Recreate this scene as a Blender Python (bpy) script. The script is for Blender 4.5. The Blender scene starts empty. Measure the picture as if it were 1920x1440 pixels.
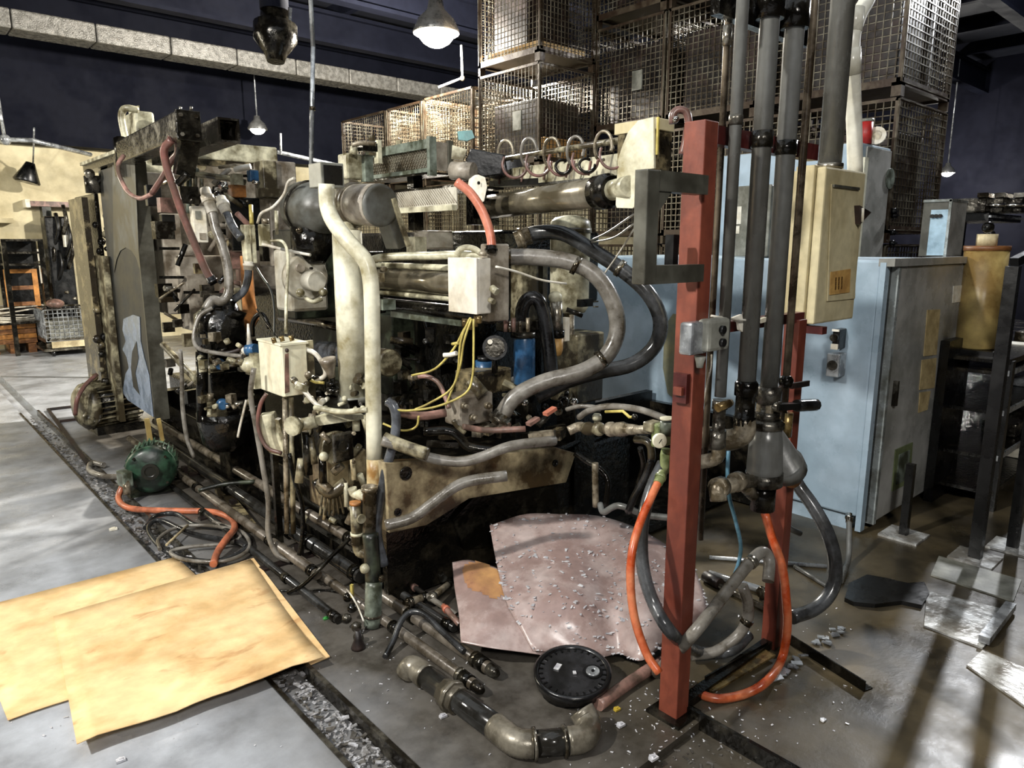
import bpy, math, random
from mathutils import Vector, Matrix
random.seed(7)
R = random.random
def U(a, b): return a + (b - a) * R()
C = bpy.context.scene.collection
# ---------------------------------------------------------------- camera
FPX, PITCH, YAW, HC = 1340., math.radians(11), math.radians(41.7), 1.6
SP, CP, SA, CA = math.sin(PITCH), math.cos(PITCH), math.sin(YAW), math.cos(YAW)
cd = bpy.data.cameras.new('camera'); cam = bpy.data.objects.new('camera', cd); C.objects.link(cam)
cam.location = (0, 0, HC); cam.rotation_euler = (math.pi/2 - PITCH, 0, -YAW)
cd.sensor_width = 36; cd.lens = 36*FPX/1920; cd.clip_end = 200; cd.clip_start = .05
sc = bpy.context.scene; sc.camera = cam
sc.view_settings.view_transform = 'Standard'; sc.view_settings.look = 'None'
sc.view_settings.gamma = 1; sc.view_settings.use_curve_mapping = False
sc.view_settings.exposure = 0.66
# ---------------------------------------------------------------- light
w = bpy.data.worlds.new('world'); sc.world = w; w.use_nodes = True
w.node_tree.nodes['Background'].inputs[0].default_value = (.75, .85, 1, 1)
w.node_tree.nodes['Background'].inputs[1].default_value = .08
def ray(px, py):
    xc = (px-960)/FPX; yc = (720-py)/FPX
    f = CP + SP*yc; z = -SP + CP*yc
    return xc*CA + f*SA, -xc*SA + f*CA, z
def q(px, py, D=None, X=None, Y=None, Z=None):
    """point of the place that lies on a plane (X, Y, Z or forward distance D) behind a photo pixel"""
    r = ray(px, py)
    if X is not None: t = X/r[0]
    elif Y is not None: t = Y/r[1]
    elif Z is not None: t = (Z-HC)/r[2]
    else: t = D/(r[0]*SA + r[1]*CA)
    return Vector((r[0]*t, r[1]*t, HC + r[2]*t))
def area(name, loc, target, size, power, col=(1, 1, 1)):
    l = bpy.data.lights.new(name, 'AREA'); l.size = size; l.energy = power; l.color = col
    o = bpy.data.objects.new(name, l); C.objects.link(o); o.location = loc
    o.rotation_euler = (Vector(target)-Vector(loc)).to_track_quat('-Z', 'Y').to_euler(); return o
def point(name, loc, r, power, col=(1, 1, 1)):
    l = bpy.data.lights.new(name, 'POINT'); l.shadow_soft_size = r; l.energy = power; l.color = col
    o = bpy.data.objects.new(name, l); C.objects.link(o); o.location = loc; return o
LAMP = q(818, 60, D=8.4)
point('high_bay_light', LAMP - Vector((0, 0, .25)), .12, 1500, (1, .94, .84))
point('bay_light_left', (-2.4, 2.5, 4.2), .12, 820, (1, .97, .91))
point('bay_light_behind', (-1.6, -2.4, 4.2), .4, 500, (1, .97, .93))
point('bay_light_right', (8.6, 1.75, 4.2), .07, 430, (.95, .97, 1))
point('bay_light_far_left', (-3.2, 10.9, 3.3), .2, 420, (1, .93, .76))
point('bay_light_far_right', q(1776, 322, D=14) - Vector((0, 0, .3)), .15, 250, (1, .97, .9))
area('overhead_fill', (1.5, 2.5, 4.7), (1.5, 2.6, 0), 5, 55, (.86, .93, 1))  # weak overhead fill added for ambient light, no roof window here
# ---------------------------------------------------------------- materials
def lin(c): return tuple(((v/255)/12.92 if v <= 10 else ((v/255+.055)/1.055)**2.4) for v in c)
MATS = {}
def M(name, col, rough=.5, metal=0., dirt=None, amt=.5, scale=6., bump=.15, spec=.5, dr=None, streak=1., emit=None):
    m = bpy.data.materials.new(name); m.use_nodes = True; nt = m.node_tree; n = nt.nodes; L = nt.links
    b = n['Principled BSDF']; b.inputs['Metallic'].default_value = metal
    b.inputs['Specular IOR Level'].default_value = spec
    c = lin(col)
    tc = n.new('ShaderNodeTexCoord'); mp = n.new('ShaderNodeMapping'); mp.inputs['Scale'].default_value = (1, 1, streak)
    geo = n.new('ShaderNodeNewGeometry'); L.new(geo.outputs['Position'], mp.inputs[0])
    n1 = n.new('ShaderNodeTexNoise'); n1.inputs['Scale'].default_value = scale; n1.inputs['Detail'].default_value = 7; n1.inputs['Roughness'].default_value = .62
    L.new(mp.outputs[0], n1.inputs['Vector'])
    cr = n.new('ShaderNodeValToRGB'); e = cr.color_ramp.elements
    lo = .62 - .34*amt; e[0].position = max(0, lo-.1); e[1].position = min(1, lo+.12)
    d = lin(dirt) if dirt else tuple(v*.6 for v in c)
    e[0].color = (1, 1, 1, 1); e[1].color = (0, 0, 0, 1)
    L.new(n1.outputs['Fac'], cr.inputs[0])
    mix = n.new('ShaderNodeMix'); mix.data_type = 'RGBA'
    mix.inputs[6].default_value = (*d, 1); mix.inputs[7].default_value = (*c, 1)
    L.new(cr.outputs[0], mix.inputs[0])
    # fine mottling
    n2 = n.new('ShaderNodeTexNoise'); n2.inputs['Scale'].default_value = scale*5; n2.inputs['Detail'].default_value = 4
    L.new(geo.outputs['Position'], n2.inputs['Vector'])
    mr = n.new('ShaderNodeMapRange'); mr.inputs[1].default_value = .3; mr.inputs[2].default_value = .7; mr.inputs[3].default_value = .86; mr.inputs[4].default_value = 1.08
    L.new(n2.outputs['Fac'], mr.inputs[0])
    mul = n.new('ShaderNodeVectorMath'); mul.operation = 'SCALE'
    L.new(mix.outputs[2], mul.inputs[0]); L.new(mr.outputs[0], mul.inputs['Scale'])
    L.new(mul.outputs[0], b.inputs['Base Color'])
    rr = n.new('ShaderNodeMapRange'); rr.inputs[3].default_value = dr if dr is not None else max(.08, rough-.15); rr.inputs[4].default_value = rough
    L.new(cr.outputs[0], rr.inputs[0]); L.new(rr.outputs[0], b.inputs['Roughness'])
    if bump:
        bp = n.new('ShaderNodeBump'); bp.inputs['Strength'].default_value = bump; bp.inputs['Distance'].default_value = .01
        L.new(n2.outputs['Fac'], bp.inputs['Height']); L.new(bp.outputs[0], b.inputs['Normal'])
    if emit:
        b.inputs['Emission Color'].default_value = (*lin(emit[0]), 1); b.inputs['Emission Strength'].default_value = emit[1]
    MATS[name] = m; return m
OIL = (22, 20, 15)
M('cream', (214, 210, 182), .45, 0, (92, 84, 58), .36, 7)
M('cream_clean', (222, 219, 196), .4, 0, (150, 140, 105), .22, 5, .08)
M('cream_dirty', (186, 178, 146), .45, 0, (62, 54, 38), .6, 8)
M('cream_oily', (176, 160, 120), .4, 0, (40, 34, 24), .72, 7, .3)
M('jb_cream', (226, 222, 196), .4, 0, (176, 150, 112), .2, 5, .05, streak=.3)
M('jb_white', (226, 220, 206), .4, 0, (190, 180, 160), .2, 5, .05)
M('beige', (200, 189, 152), .45, 0, (168, 154, 116), .3, 5, .05, streak=.4)
M('dark_oil', (50, 45, 35), .35, 0, (12, 11, 9), .7, 9, .5, dr=.12)
M('dark_metal', (66, 62, 52), .38, .5, (20, 18, 14), .7, 9, .3, dr=.15)
M('gun', (112, 108, 98), .35, .6, (34, 30, 24), .6, 10, .25, dr=.2)
M('steel', (170, 164, 150), .3, .8, (70, 62, 48), .5, 10, .15)
M('chrome', (215, 212, 205), .16, 1, (120, 110, 95), .3, 8, .05)
M('platen', (172, 164, 150), .45, 0, (96, 86, 72), .42, 6, .3)
M('grey_paint', (104, 106, 102), .5, 0, (66, 64, 56), .5, 5, .06)
M('frame_grey', (86, 85, 76), .45, 0, (58, 56, 48), .4, 6, .05)
M('door_dark', (48, 50, 48), .6, 0, (40, 39, 35), .5, 4, .05)
M('blue_smear', (150, 164, 184), .35, 0, (120, 134, 152), .4, 9, .05)
M('green_motor', (46, 84, 60), .5, 0, (18, 30, 22), .5, 8, .1)
M('green_grey', (134, 144, 132), .5, 0, (58, 62, 48), .45, 10, .1)
M('green_dark', (70, 78, 60), .5, 0, (22, 24, 18), .7, 7, .1)
M('green_valve', (150, 160, 110), .45, 0, (70, 80, 40), .5, 10, .1)
M('red', (130, 66, 46), .6, 0, (98, 46, 34), .5, 6, .1, streak=.4)
M('red_cross', (92, 42, 38), .45, 0, (60, 22, 20), .5, 8, .1)
M('pipe_grey', (112, 113, 110), .4, .1, (84, 83, 78), .5, 5, .1, streak=.3)
M('pipe_thin', (128, 116, 98), .4, .4, (58, 48, 36), .5, 8, .1)
M('pvc', (222, 220, 206), .35, 0, (190, 186, 168), .3, 4, .02)
M('blue_cab', (176, 194, 208), .38, 0, (148, 168, 182), .36, 1.6, .05)
M('cab_door', (176, 175, 170), .36, 0, (134, 134, 128), .4, 2.5, .04)
M('cab_trim', (176, 184, 184), .3, .4, (110, 110, 100), .3, 6, .05)
M('blue_pale', (170, 198, 214), .4, 0, (140, 165, 180), .3, 6, .03)
M('rubber', (54, 55, 56), .3, 0, (20, 19, 18), .5, 8, .1)
M('rubber_grey', (132, 128, 120), .4, 0, (84, 78, 68), .4, 9, .15)
M('rubber_blue', (94, 98, 104), .28, 0, (48, 48, 48), .4, 9, .1)
M('hose_pink', (168, 128, 116), .45, 0, (96, 78, 68), .5, 9, .1)
M('hose_maroon', (120, 78, 70), .45, 0, (92, 70, 62), .5, 9, .05)
M('salmon', (204, 130, 106), .42, 0, (170, 90, 66), .3, 8, .05)
M('orange', (204, 124, 84), .42, 0, (168, 66, 28), .4, 9, .05)
M('orange_soft', (205, 120, 84), .45, 0, (150, 90, 66), .4, 9, .05)
M('yellow', (206, 190, 104), .5, 0, (150, 134, 70), .4, 10, 0)
M('white_cable', (220, 216, 204), .45, 0, (160, 150, 130), .3, 10, 0)
M('blue', (50, 94, 134), .38, 0, (28, 60, 92), .4, 10, .05)
M('blue_hose', (92, 134, 156), .4, 0, (60, 90, 100), .3, 9, .05)
M('orange_plate', (196, 128, 64), .5, 0, (120, 84, 52), .4, 9, .1)
M('brass', (176, 150, 96), .35, .6, (86, 70, 42), .5, 12, .1)
M('fitting', (168, 158, 138), .4, .3, (84, 74, 56), .5, 14, .25)
M('card', (240, 208, 156), .7, 0, (214, 176, 122), .3, 3.0, .03, spec=.2)
M('card_dark', (206, 160, 96), .7, 0, (160, 116, 66), .4, 5, .05, spec=.2)
M('card_edge', (176, 132, 78), .8, 0, (120, 88, 50), .4, 20, .2, spec=.1)
M('fibre', (188, 172, 167), .34, 0, (148, 126, 120), .55, 5, .08, dr=.25)
M('fibre_tan', (196, 150, 100), .4, 0, (150, 108, 84), .3, 5, .03)
M('wood', (176, 120, 66), .6, 0, (110, 70, 38), .5, 6, .1, streak=3)
M('wood_orange', (206, 140, 66), .5, 0, (150, 100, 50), .3, 8, .05)
M('pale_wood', (214, 200, 160), .6, 0, (160, 144, 110), .4, 8, .1)
M('wire', (122, 117, 102), .42, .4, (70, 60, 46), .5, 6, 0)
M('wire_dark', (96, 88, 70), .45, .4, (48, 40, 32), .5, 6, 0)
M('cage_frame', (88, 78, 62), .5, .3, (56, 42, 30), .6, 8, .1)
M('rust_dark', (58, 40, 34), .6, 0, (26, 20, 18), .6, 5, .2)
M('black', (18, 18, 18), .4, 0, (10, 10, 10), .5, 8, .1)
M('plastic_black', (22, 22, 23), .3, 0, (14, 14, 14), .4, 8, .02)
M('disc_face', (44, 44, 46), .28, 0, (26, 26, 26), .4, 10, .04)
M('paper', (232, 228, 214), .7, 0, (205, 196, 172), .3, 10, 0)
M('label_yellow', (196, 176, 128), .6, 0, (160, 140, 98), .4, 12, 0)
M('label_ochre', (206, 166, 96), .6, 0, (170, 130, 74), .4, 12, 0)
M('label_green', (120, 130, 92), .5, 0, (90, 100, 66), .4, 8, 0)
M('ink', (120, 88, 44), .6)
M('dull_red', (170, 40, 36), .5, 0, (110, 30, 28), .3, 8, 0)
M('tank_ochre', (178, 156, 98), .42, 0, (128, 104, 60), .45, 4, .05)
M('ceiling', (18, 20, 29), .8, 0, (26, 28, 36), .5, 1.2, .1, spec=.2)
M('beam', (13, 15, 25), .8, 0, (18, 20, 30), .5, 2, .1, spec=.08)
M('foil', (132, 130, 124), .4, .2, (96, 94, 88), .5, 14, .6)
M('wall', (216, 206, 172), .7, 0, (176, 164, 130), .42, 1.3, .05, spec=.2)
M('wall_dark', (10, 11, 19), .85, 0, (16, 17, 26), .5, 1.5, .05, spec=.06)
M('galv', (190, 194, 196), .35, .5, (120, 122, 124), .4, 10, .05)
M('bed_cream', (196, 180, 142), .45, 0, (74, 58, 36), .5, 6, .15)
M('barrel', (134, 126, 108), .28, .4, (92, 84, 66), .4, 4, .05)
M('pump_grey', (190, 186, 172), .45, 0, (150, 142, 124), .35, 8, .08)
M('tan_paint', (204, 188, 144), .5, 0, (150, 112, 62), .5, 9, .1)
M('black_pipe', (60, 60, 58), .28, .3, (38, 36, 32), .5, 8, .06)
M('floor_pipe', (122, 114, 102), .4, .15, (74, 66, 54), .5, 9, .12)
M('rubble', (196, 196, 200), .35, .2, (130, 128, 126), .5, 40, 0)
M('hose_dark', (78, 80, 82), .3, 0, (48, 48, 47), .45, 8, .08)
M('elbow_metal', (132, 126, 112), .36, .3, (84, 78, 66), .5, 9, .15)
M('stain_blue', (148, 140, 104), .45, 0, (128, 130, 110), .5, 5, .04)
M('chip', (236, 236, 238), .3, .3, (190, 190, 196), .3, 30, 0)
M('chip_dark', (120, 116, 110), .4, .2, (70, 66, 60), .5, 30, 0)
M('green_scrap', (70, 170, 80), .4)
M('yellow_scrap', (220, 190, 70), .5)
M('teal', (120, 170, 170), .5)
M('plate_and_light', (196, 198, 196), .35, .1, (120, 116, 108), .5, 8, .2)  # pale steel of the foot plates, also the tone of painted floor light
M('screen_grey', (150, 150, 140), .5, 0, (100, 100, 90), .4, 6, .05)
M('lamp_glow', (255, 246, 220), .5, emit=((255, 240, 205), 30))
M('lamp_glow_far', (255, 250, 240), .5, emit=((255, 250, 235), 14))
M('lamp_shell', (150, 150, 148), .4, .6)
def floor_mat():
    m = bpy.data.materials.new('floor_concrete'); m.use_nodes = True; nt = m.node_tree; n = nt.nodes; L = nt.links
    b = n['Principled BSDF']; geo = n.new('ShaderNodeNewGeometry'); sx = n.new('ShaderNodeSeparateXYZ'); L.new(geo.outputs['Position'], sx.inputs[0])
    def noise(s, d=6, r=.6):
        x = n.new('ShaderNodeTexNoise'); x.inputs['Scale'].default_value = s; x.inputs['Detail'].default_value = d; x.inputs['Roughness'].default_value = r
        L.new(geo.outputs['Position'], x.inputs['Vector']); return x.outputs['Fac']
    def ramp(src, a, bb, c0, c1):
        x = n.new('ShaderNodeValToRGB'); e = x.color_ramp.elements; e[0].position = a; e[1].position = bb; e[0].color = (*c0, 1); e[1].color = (*c1, 1); L.new(src, x.inputs[0]); return x.outputs[0]
    def math_(op, a, c=None, v=None):
        x = n.new('ShaderNodeMath'); x.operation = op; L.new(a, x.inputs[0])
        if c is not None: L.new(c, x.inputs[1])
        if v is not None: x.inputs[1].default_value = v
        return x.outputs[0]
    def mix(f, a, c):
        x = n.new('ShaderNodeMix'); x.data_type = 'RGBA'; L.new(f, x.inputs[0]); L.new(a, x.inputs[6]); L.new(c, x.inputs[7]); return x.outputs[2]
    clean = ramp(noise(2.2, 8, .65), .36, .64, lin((128, 130, 133)), lin((180, 184, 190)))
    grime = ramp(noise(5, 8, .7), .35, .6, lin((48, 44, 38)), lin((88, 84, 78)))
    oil = ramp(noise(1.6, 6, .6), .35, .65, lin((24, 21, 14)), lin((88, 78, 58)))
    edge = math_('ADD', sx.outputs['X'], math_('MULTIPLY', noise(1.3, 4), v=.9))      # dirt spreads out from the machine
    fy = n.new('ShaderNodeMapRange'); fy.inputs[1].default_value = 6.8; fy.inputs[2].default_value = 8.6; fy.inputs[4].default_value = -2.5; L.new(sx.outputs['Y'], fy.inputs[0])   # clean aisle beyond the machine
    edge = math_('ADD', edge, fy.outputs[0])
    f1 = n.new('ShaderNodeMapRange'); f1.inputs[1].default_value = 1.0; f1.inputs[2].default_value = 1.75; L.new(edge, f1.inputs[0])
    f2 = n.new('ShaderNodeMapRange'); f2.inputs[1].default_value = 2.0; f2.inputs[2].default_value = 2.7; L.new(edge, f2.inputs[0])
    col = mix(f2.outputs[0], mix(f1.outputs[0], clean, grime), oil)
    L.new(col, b.inputs['Base Color'])
    sp = ramp(noise(34, 3), .62, .7, (0, 0, 0), (1, 1, 1))
    rg = n.new('ShaderNodeMapRange'); L.new(noise(3.1, 5), rg.inputs[0]); rg.inputs[1].default_value = .35; rg.inputs[2].default_value = .65; rg.inputs[3].default_value = .22; rg.inputs[4].default_value = .5
    L.new(rg.outputs[0], b.inputs['Roughness'])
    bp = n.new('ShaderNodeBump'); bp.inputs['Strength'].default_value = .25; bp.inputs['Distance'].default_value = .006; L.new(noise(12, 8, .7), bp.inputs['Height']); L.new(bp.outputs[0], b.inputs['Normal'])
    MATS['floor'] = m
floor_mat()
def stained(name, col, thr, scale):            # brown footprints and oil blots soaked into the board
    m = MATS[name]; nt = m.node_tree; n = nt.nodes; L = nt.links; b = n['Principled BSDF']
    src = b.inputs['Base Color'].links[0].from_socket; geo = n.new('ShaderNodeNewGeometry')
    x = n.new('ShaderNodeTexNoise'); x.inputs['Scale'].default_value = scale; x.inputs['Detail'].default_value = 6; x.inputs['Roughness'].default_value = .6; x.inputs['Distortion'].default_value = .6
    mp = n.new('ShaderNodeMapping'); mp.inputs['Scale'].default_value = (1, 1.7, 1); mp.inputs['Location'].default_value = (3.1, 1.7, 0); L.new(geo.outputs['Position'], mp.inputs[0]); L.new(mp.outputs[0], x.inputs['Vector'])
    r = n.new('ShaderNodeMapRange'); r.inputs[1].default_value = thr; r.inputs[2].default_value = thr+.09; r.inputs[4].default_value = .6; L.new(x.outputs['Fac'], r.inputs[0])
    mx = n.new('ShaderNodeMix'); mx.data_type = 'RGBA'; mx.inputs[7].default_value = (*lin(col), 1); L.new(r.outputs[0], mx.inputs[0]); L.new(src, mx.inputs[6]); L.new(mx.outputs[2], b.inputs['Base Color'])
stained('card', (178, 128, 82), .6, 3.6); stained('bed_cream', (88, 56, 30), .58, 7)
# ---------------------------------------------------------------- mesh builder
class B:
    def __init__(s): s.v = []; s.f = []; s.s = []
    def add(s, vs, fs, smooth=False):
        o = len(s.v); s.v += [Vector(v) for v in vs]
        for f in fs: s.f.append([i+o for i in f]); s.s.append(smooth)
        return s
    def box(s, x0, x1, y0, y1, z0, z1):
        x0, x1 = sorted((x0, x1)); y0, y1 = sorted((y0, y1)); z0, z1 = sorted((z0, z1))
        vs = [(x, y, z) for z in (z0, z1) for y in (y0, y1) for x in (x0, x1)]
        return s.add(vs, [(0, 2, 3, 1), (4, 5, 7, 6), (0, 1, 5, 4), (2, 6, 7, 3), (0, 4, 6, 2), (1, 3, 7, 5)])
    def bx(s, t): return s.box(*t)
    def obox(s, c, h, rot):                       # centre, half sizes, 3x3 matrix or z angle
        if not isinstance(rot, Matrix): rot = Matrix.Rotation(rot, 3, 'Z')
        c = Vector(c); vs = [c + rot @ Vector((x*h[0], y*h[1], z*h[2])) for z in (-1, 1) for y in (-1, 1) for x in (-1, 1)]
        return s.add(vs, [(0, 2, 3, 1), (4, 5, 7, 6), (0, 1, 5, 4), (2, 6, 7, 3), (0, 4, 6, 2), (1, 3, 7, 5)])
    def bar(s, a, b, w, h=None, up=(0, 0, 1)):     # rectangular bar from a to b
        a = Vector(a); b = Vector(b); h = h or w; d = (b-a); L = d.length; d.normalize(); u = Vector(up)
        if abs(d.dot(u)) > .98: u = Vector((0, 1, 0))
        x = d.cross(u).normalized(); z = x.cross(d)
        return s.obox((a+b)/2, (w/2, L/2, h/2), Matrix((x, d, z)).transposed())
    def ring(s, c, ax, r, n, ph=0):
        ax = Vector(ax).normalized(); u = Vector((0, 0, 1)) if abs(ax.z) < .9 else Vector((1, 0, 0))
        x = ax.cross(u).normalized(); y = ax.cross(x)
        return [Vector(c) + x*r*math.cos(2*math.pi*i/n+ph) + y*r*math.sin(2*math.pi*i/n+ph) for i in range(n)]
    def lathe(s, p0, ax, prof, n=20):             # profile (distance along axis, radius)
        ax = Vector(ax).normalized(); p0 = Vector(p0); o = len(s.v)
        for t, r in prof: s.v += s.ring(p0 + ax*t, ax, max(r, 1e-4), n)
        for k in range(len(prof)-1):
            sh = abs(prof[k+1][0]-prof[k][0]) > 1e-6
            for i in range(n):
                j = (i+1) % n; s.f.append([o+k*n+i, o+(k+1)*n+i, o+(k+1)*n+j, o+k*n+j]); s.s.append(sh and prof[k][1] > 0)
        s.f.append([o+i for i in range(n)]); s.s.append(False)
        s.f.append([o+(len(prof)-1)*n+i for i in reversed(range(n))]); s.s.append(False)
        return s
    def cyl(s, a, b, r, r2=None, n=16):
        a = Vector(a); b = Vector(b); L = (b-a).length
        return s.lathe(a, b-a, [(0, r), (L, r if r2 is None else r2)], n)
    def sphere(s, c, r, n=12, sz=1., ax=(0, 0, 1)):
        return s.lathe(Vector(c)-Vector(ax)*r*sz, ax, [(r*sz*(1-math.cos(math.pi*k/8)), r*math.sin(math.pi*k/8)) for k in range(9)], n)
    def tube(s, pts, r, n=8, smooth=True, sub=4, rib=0):
        pts = [Vector(p) for p in pts]
        if smooth and len(pts) > 2:
            P = [pts[0]*2-pts[1]] + pts + [pts[-1]*2-pts[-2]]; out = []
            for i in range(1, len(P)-2):
                for k in range(sub):
                    t = k/sub; a, b, c, d = P[i-1], P[i], P[i+1], P[i+2]
                    out.append(.5*((2*b)+(c-a)*t+(2*a-5*b+4*c-d)*t*t+(3*b-a-3*c+d)*t**3))
            out.append(pts[-1]); pts = out
        o = len(s.v); m = len(pts); tprev = None; x = None
        for i, p in enumerate(pts):
            t = (pts[min(i+1, m-1)]-pts[max(i-1, 0)])
            t = t.normalized() if t.length > 1e-9 else Vector((0, 0, 1))
            if x is None:
                u = Vector((0, 0, 1)) if abs(t.z) < .9 else Vector((1, 0, 0)); x = t.cross(u).normalized()
            else:
                x = (x - t*x.dot(t)); x = x.normalized() if x.length > 1e-6 else t.orthogonal().normalized()
            y = t.cross(x)
            for k in range(n):
                a = 2*math.pi*k/n; s.v.append(p + (x*math.cos(a)+y*math.sin(a))*r)
        for i in range(m-1):
            for k in range(n):
                j = (k+1) % n; s.f.append([o+i*n+k, o+(i+1)*n+k, o+(i+1)*n+j, o+i*n+j]); s.s.append(True)
        s.f.append([o+k for k in range(n)]); s.s.append(False)
        s.f.append([o+(m-1)*n+k for k in reversed(range(n))]); s.s.append(False)
        return s
    def prism(s, poly, vec):
        n = len(poly); vec = Vector(vec); vs = [Vector(p) for p in poly]; vs += [v+vec for v in vs]
        return s.add(vs, [list(range(n))[::-1], list(range(n, 2*n))] + [[i, (i+1) % n, (i+1) % n+n, i+n] for i in range(n)])
    def grid(s, rows, thick):                     # sheet with thickness from rows of points
        a = len(rows); b = len(rows[0]); vs = [Vector(p) for r in rows for p in r]; nrm = []
        for i in range(a):
            for j in range(b):
                u = Vector(rows[min(i+1, a-1)][j])-Vector(rows[max(i-1, 0)][j]); v = Vector(rows[i][min(j+1, b-1)])-Vector(rows[i][max(j-1, 0)])
                nn = u.cross(v); nrm.append(nn.normalized() if nn.length > 0 else Vector((0, 0, 1)))
        N = a*b; vs += [vs[i]-nrm[i]*thick for i in range(N)]; fs = []
        for i in range(a-1):
            for j in range(b-1):
                k = i*b+j; fs.append([k, k+b, k+b+1, k+1]); fs.append([N+k, N+k+1, N+k+b+1, N+k+b])
        for j in range(b-1):
            fs.append([j, j+1, N+j+1, N+j]); k = (a-1)*b+j; fs.append([k+1, k, N+k, N+k+1])
        for i in range(a-1):
            k = i*b; fs.append([k+b, k, N+k, N+k+b]); k = i*b+b-1; fs.append([k, k+b, N+k+b, N+k])
        return s.add(vs, fs, True)
def link(name, b, mat, parent=None, origin=None, bev=0):
    me = bpy.data.meshes.new(name)
    xs = [v.x for v in b.v]; ys = [v.y for v in b.v]; zs = [v.z for v in b.v]
    if origin is None: origin = Vector(((min(xs)+max(xs))/2, (min(ys)+max(ys))/2, min(zs)))
    me.from_pydata([v-origin for v in b.v], [], b.f); me.polygons.foreach_set('use_smooth', b.s); me.materials.append(MATS[mat])
    me.validate(); me.update()
    o = bpy.data.objects.new(name, me); C.objects.link(o)
    if bev:
        md = o.modifiers.new('bevel', 'BEVEL'); md.width = bev; md.segments = 2; md.limit_method = 'ANGLE'
    return o, origin
class T:
    """one thing: an Empty at its base that parents its parts (or one mesh if it has a single part)"""
    all = []
    def __init__(s, name, label, cat, group=None, kind=None):
        s.name, s.label, s.cat, s.group, s.kind, s.parts = name, label, cat, group, kind, []; T.all.append(s)
    def p(s, name, b, mat, sub=None, bev=0, label=None, kind=None):
        s.parts.append((name, b, mat, sub, bev, label, kind)); return len(s.parts)-1
    def done(s):
        if not s.parts: return
        one = len(s.parts) == 1
        if one:
            n, b, mat, sub, bev, lab, kind = s.parts[0]; root, _ = link(s.name, b, mat, bev=bev)
        else:
            vs = [v for p in s.parts for v in p[1].v]
            base = Vector((sum(v.x for v in vs)/len(vs), sum(v.y for v in vs)/len(vs), min(v.z for v in vs)))
            root = bpy.data.objects.new(s.name, None); C.objects.link(root); root.location = base; root.empty_display_size = .1
        if one: root.location = _
        if s.label: root['label'] = s.label
        if s.cat: root['category'] = s.cat
        if s.group: root['group'] = s.group
        if s.kind: root['kind'] = s.kind
        s.root = root
        if one: return
        objs = []; orgs = []
        for n, b, mat, sub, bev, lab, kind in s.parts:
            o, org = link(n, b, mat, bev=bev)
            if sub is None: o.parent = root; o.location = org-base
            else: o.parent = objs[sub]; o.location = org-orgs[sub]
            if lab: o['label'] = lab
            if kind: o['kind'] = kind
            objs.append(o); orgs.append(org)
def S(name, b, mat, bev=0):
    o, org = link(name, b, mat, bev=bev, origin=Vector((0, 0, 0))); o['kind'] = 'structure'; return o
def cb(xl, xc, xr, yt, yb, D, ty=None, tx=None, z0=None, z1=None):
    """axis-aligned box whose nearest upright edge is at pixel column xc, distance D"""
    a = q(xc, yt, D=D); b = q(xc, yb, D=D)
    Y1 = a.y+ty if ty is not None else q(xl, (yt+yb)/2, X=a.x).y
    X1 = a.x+tx if tx is not None else q(xr, (yt+yb)/2, Y=a.y).x
    return (a.x, X1, a.y, Y1, b.z if z0 is None else z0, a.z if z1 is None else z1)
def path(pts, D=None, r=.01):
    out = []; n = len(pts)
    ds = [p[2] if len(p) > 2 else None for p in pts]
    def dist(p): return p.x*SA+p.y*CA
    known = [(i, d) for i, d in enumerate(ds) if isinstance(d, (int, float))]
    for i, p in enumerate(pts):
        if ds[i] == 'f':
            v = q(p[0], p[1], Z=(p[3] if len(p) > 3 else 0)+r)
        else:
            d = ds[i]
            if d is None:
                lo = [k for k in known if k[0] <= i]; hi = [k for k in known if k[0] >= i]
                if lo and hi and lo[-1][0] != hi[0][0]:
                    a, b = lo[-1], hi[0]; d = a[1]+(b[1]-a[1])*(i-a[0])/(b[0]-a[0])
                elif lo: d = lo[-1][1]
                elif hi: d = hi[0][1]
                else: d = D
            v = q(p[0], p[1], D=d)
            if v.z < r: v = q(p[0], p[1], Z=r) if p[1] > 560 else v
        out.append(v)
    return out
def hose(name, label, cat, mat, wpx, pts, D=3., group=None, smooth=True, n=8, ends=None, clamps=None):
    dd = [p[2] for p in pts if len(p) > 2 and isinstance(p[2], (int, float))]
    ref = sum(dd)/len(dd) if dd else D
    if any(len(p) > 2 and p[2] == 'f' for p in pts) and not dd:
        pf = q(pts[0][0], pts[0][1], Z=0); ref = pf.x*SA+pf.y*CA
    zc = ref*CP*1.02; r = wpx/2*zc/FPX
    P = path(pts, D, r); t = T(name, label, cat, group)
    b = B().tube(P, r, n, smooth, 5); k = t.p('tube' if (ends or clamps) else name, b, mat)
    for e in (ends or []):
        i = 0 if e[0] == 0 else -1; j = 1 if e[0] == 0 else -2
        d = (P[j]-P[i]).normalized(); L = e[1] if len(e) > 1 else r*3
        t.p('coupling', B().lathe(P[i]-d*L*.3, d, [(0, r*1.15), (L*.3, r*1.15), (L*.3, r*1.45), (L*.55, r*1.45), (L*.55, r*1.2), (L, r*1.2)], 12), e[2] if len(e) > 2 else 'fitting')
    for c in (clamps or []):
        i = min(int(c*(len(P)-1)), len(P)-2); d = (P[i+1]-P[i]).normalized(); m = P[i]+(P[i+1]-P[i])*(c*(len(P)-1)-i)
        t.p('hose_clamp', B().cyl(m-d*.012, m+d*.012, r*1.18, n=12), 'steel')
    return t
def bolts(t, pts, ax, r, mat='steel', h=.012, name='bolt', sub=None):
    for p in pts: t.p(name, B().cyl(Vector(p), Vector(p)+Vector(ax)*h, r, n=6), mat, sub=sub)
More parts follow.
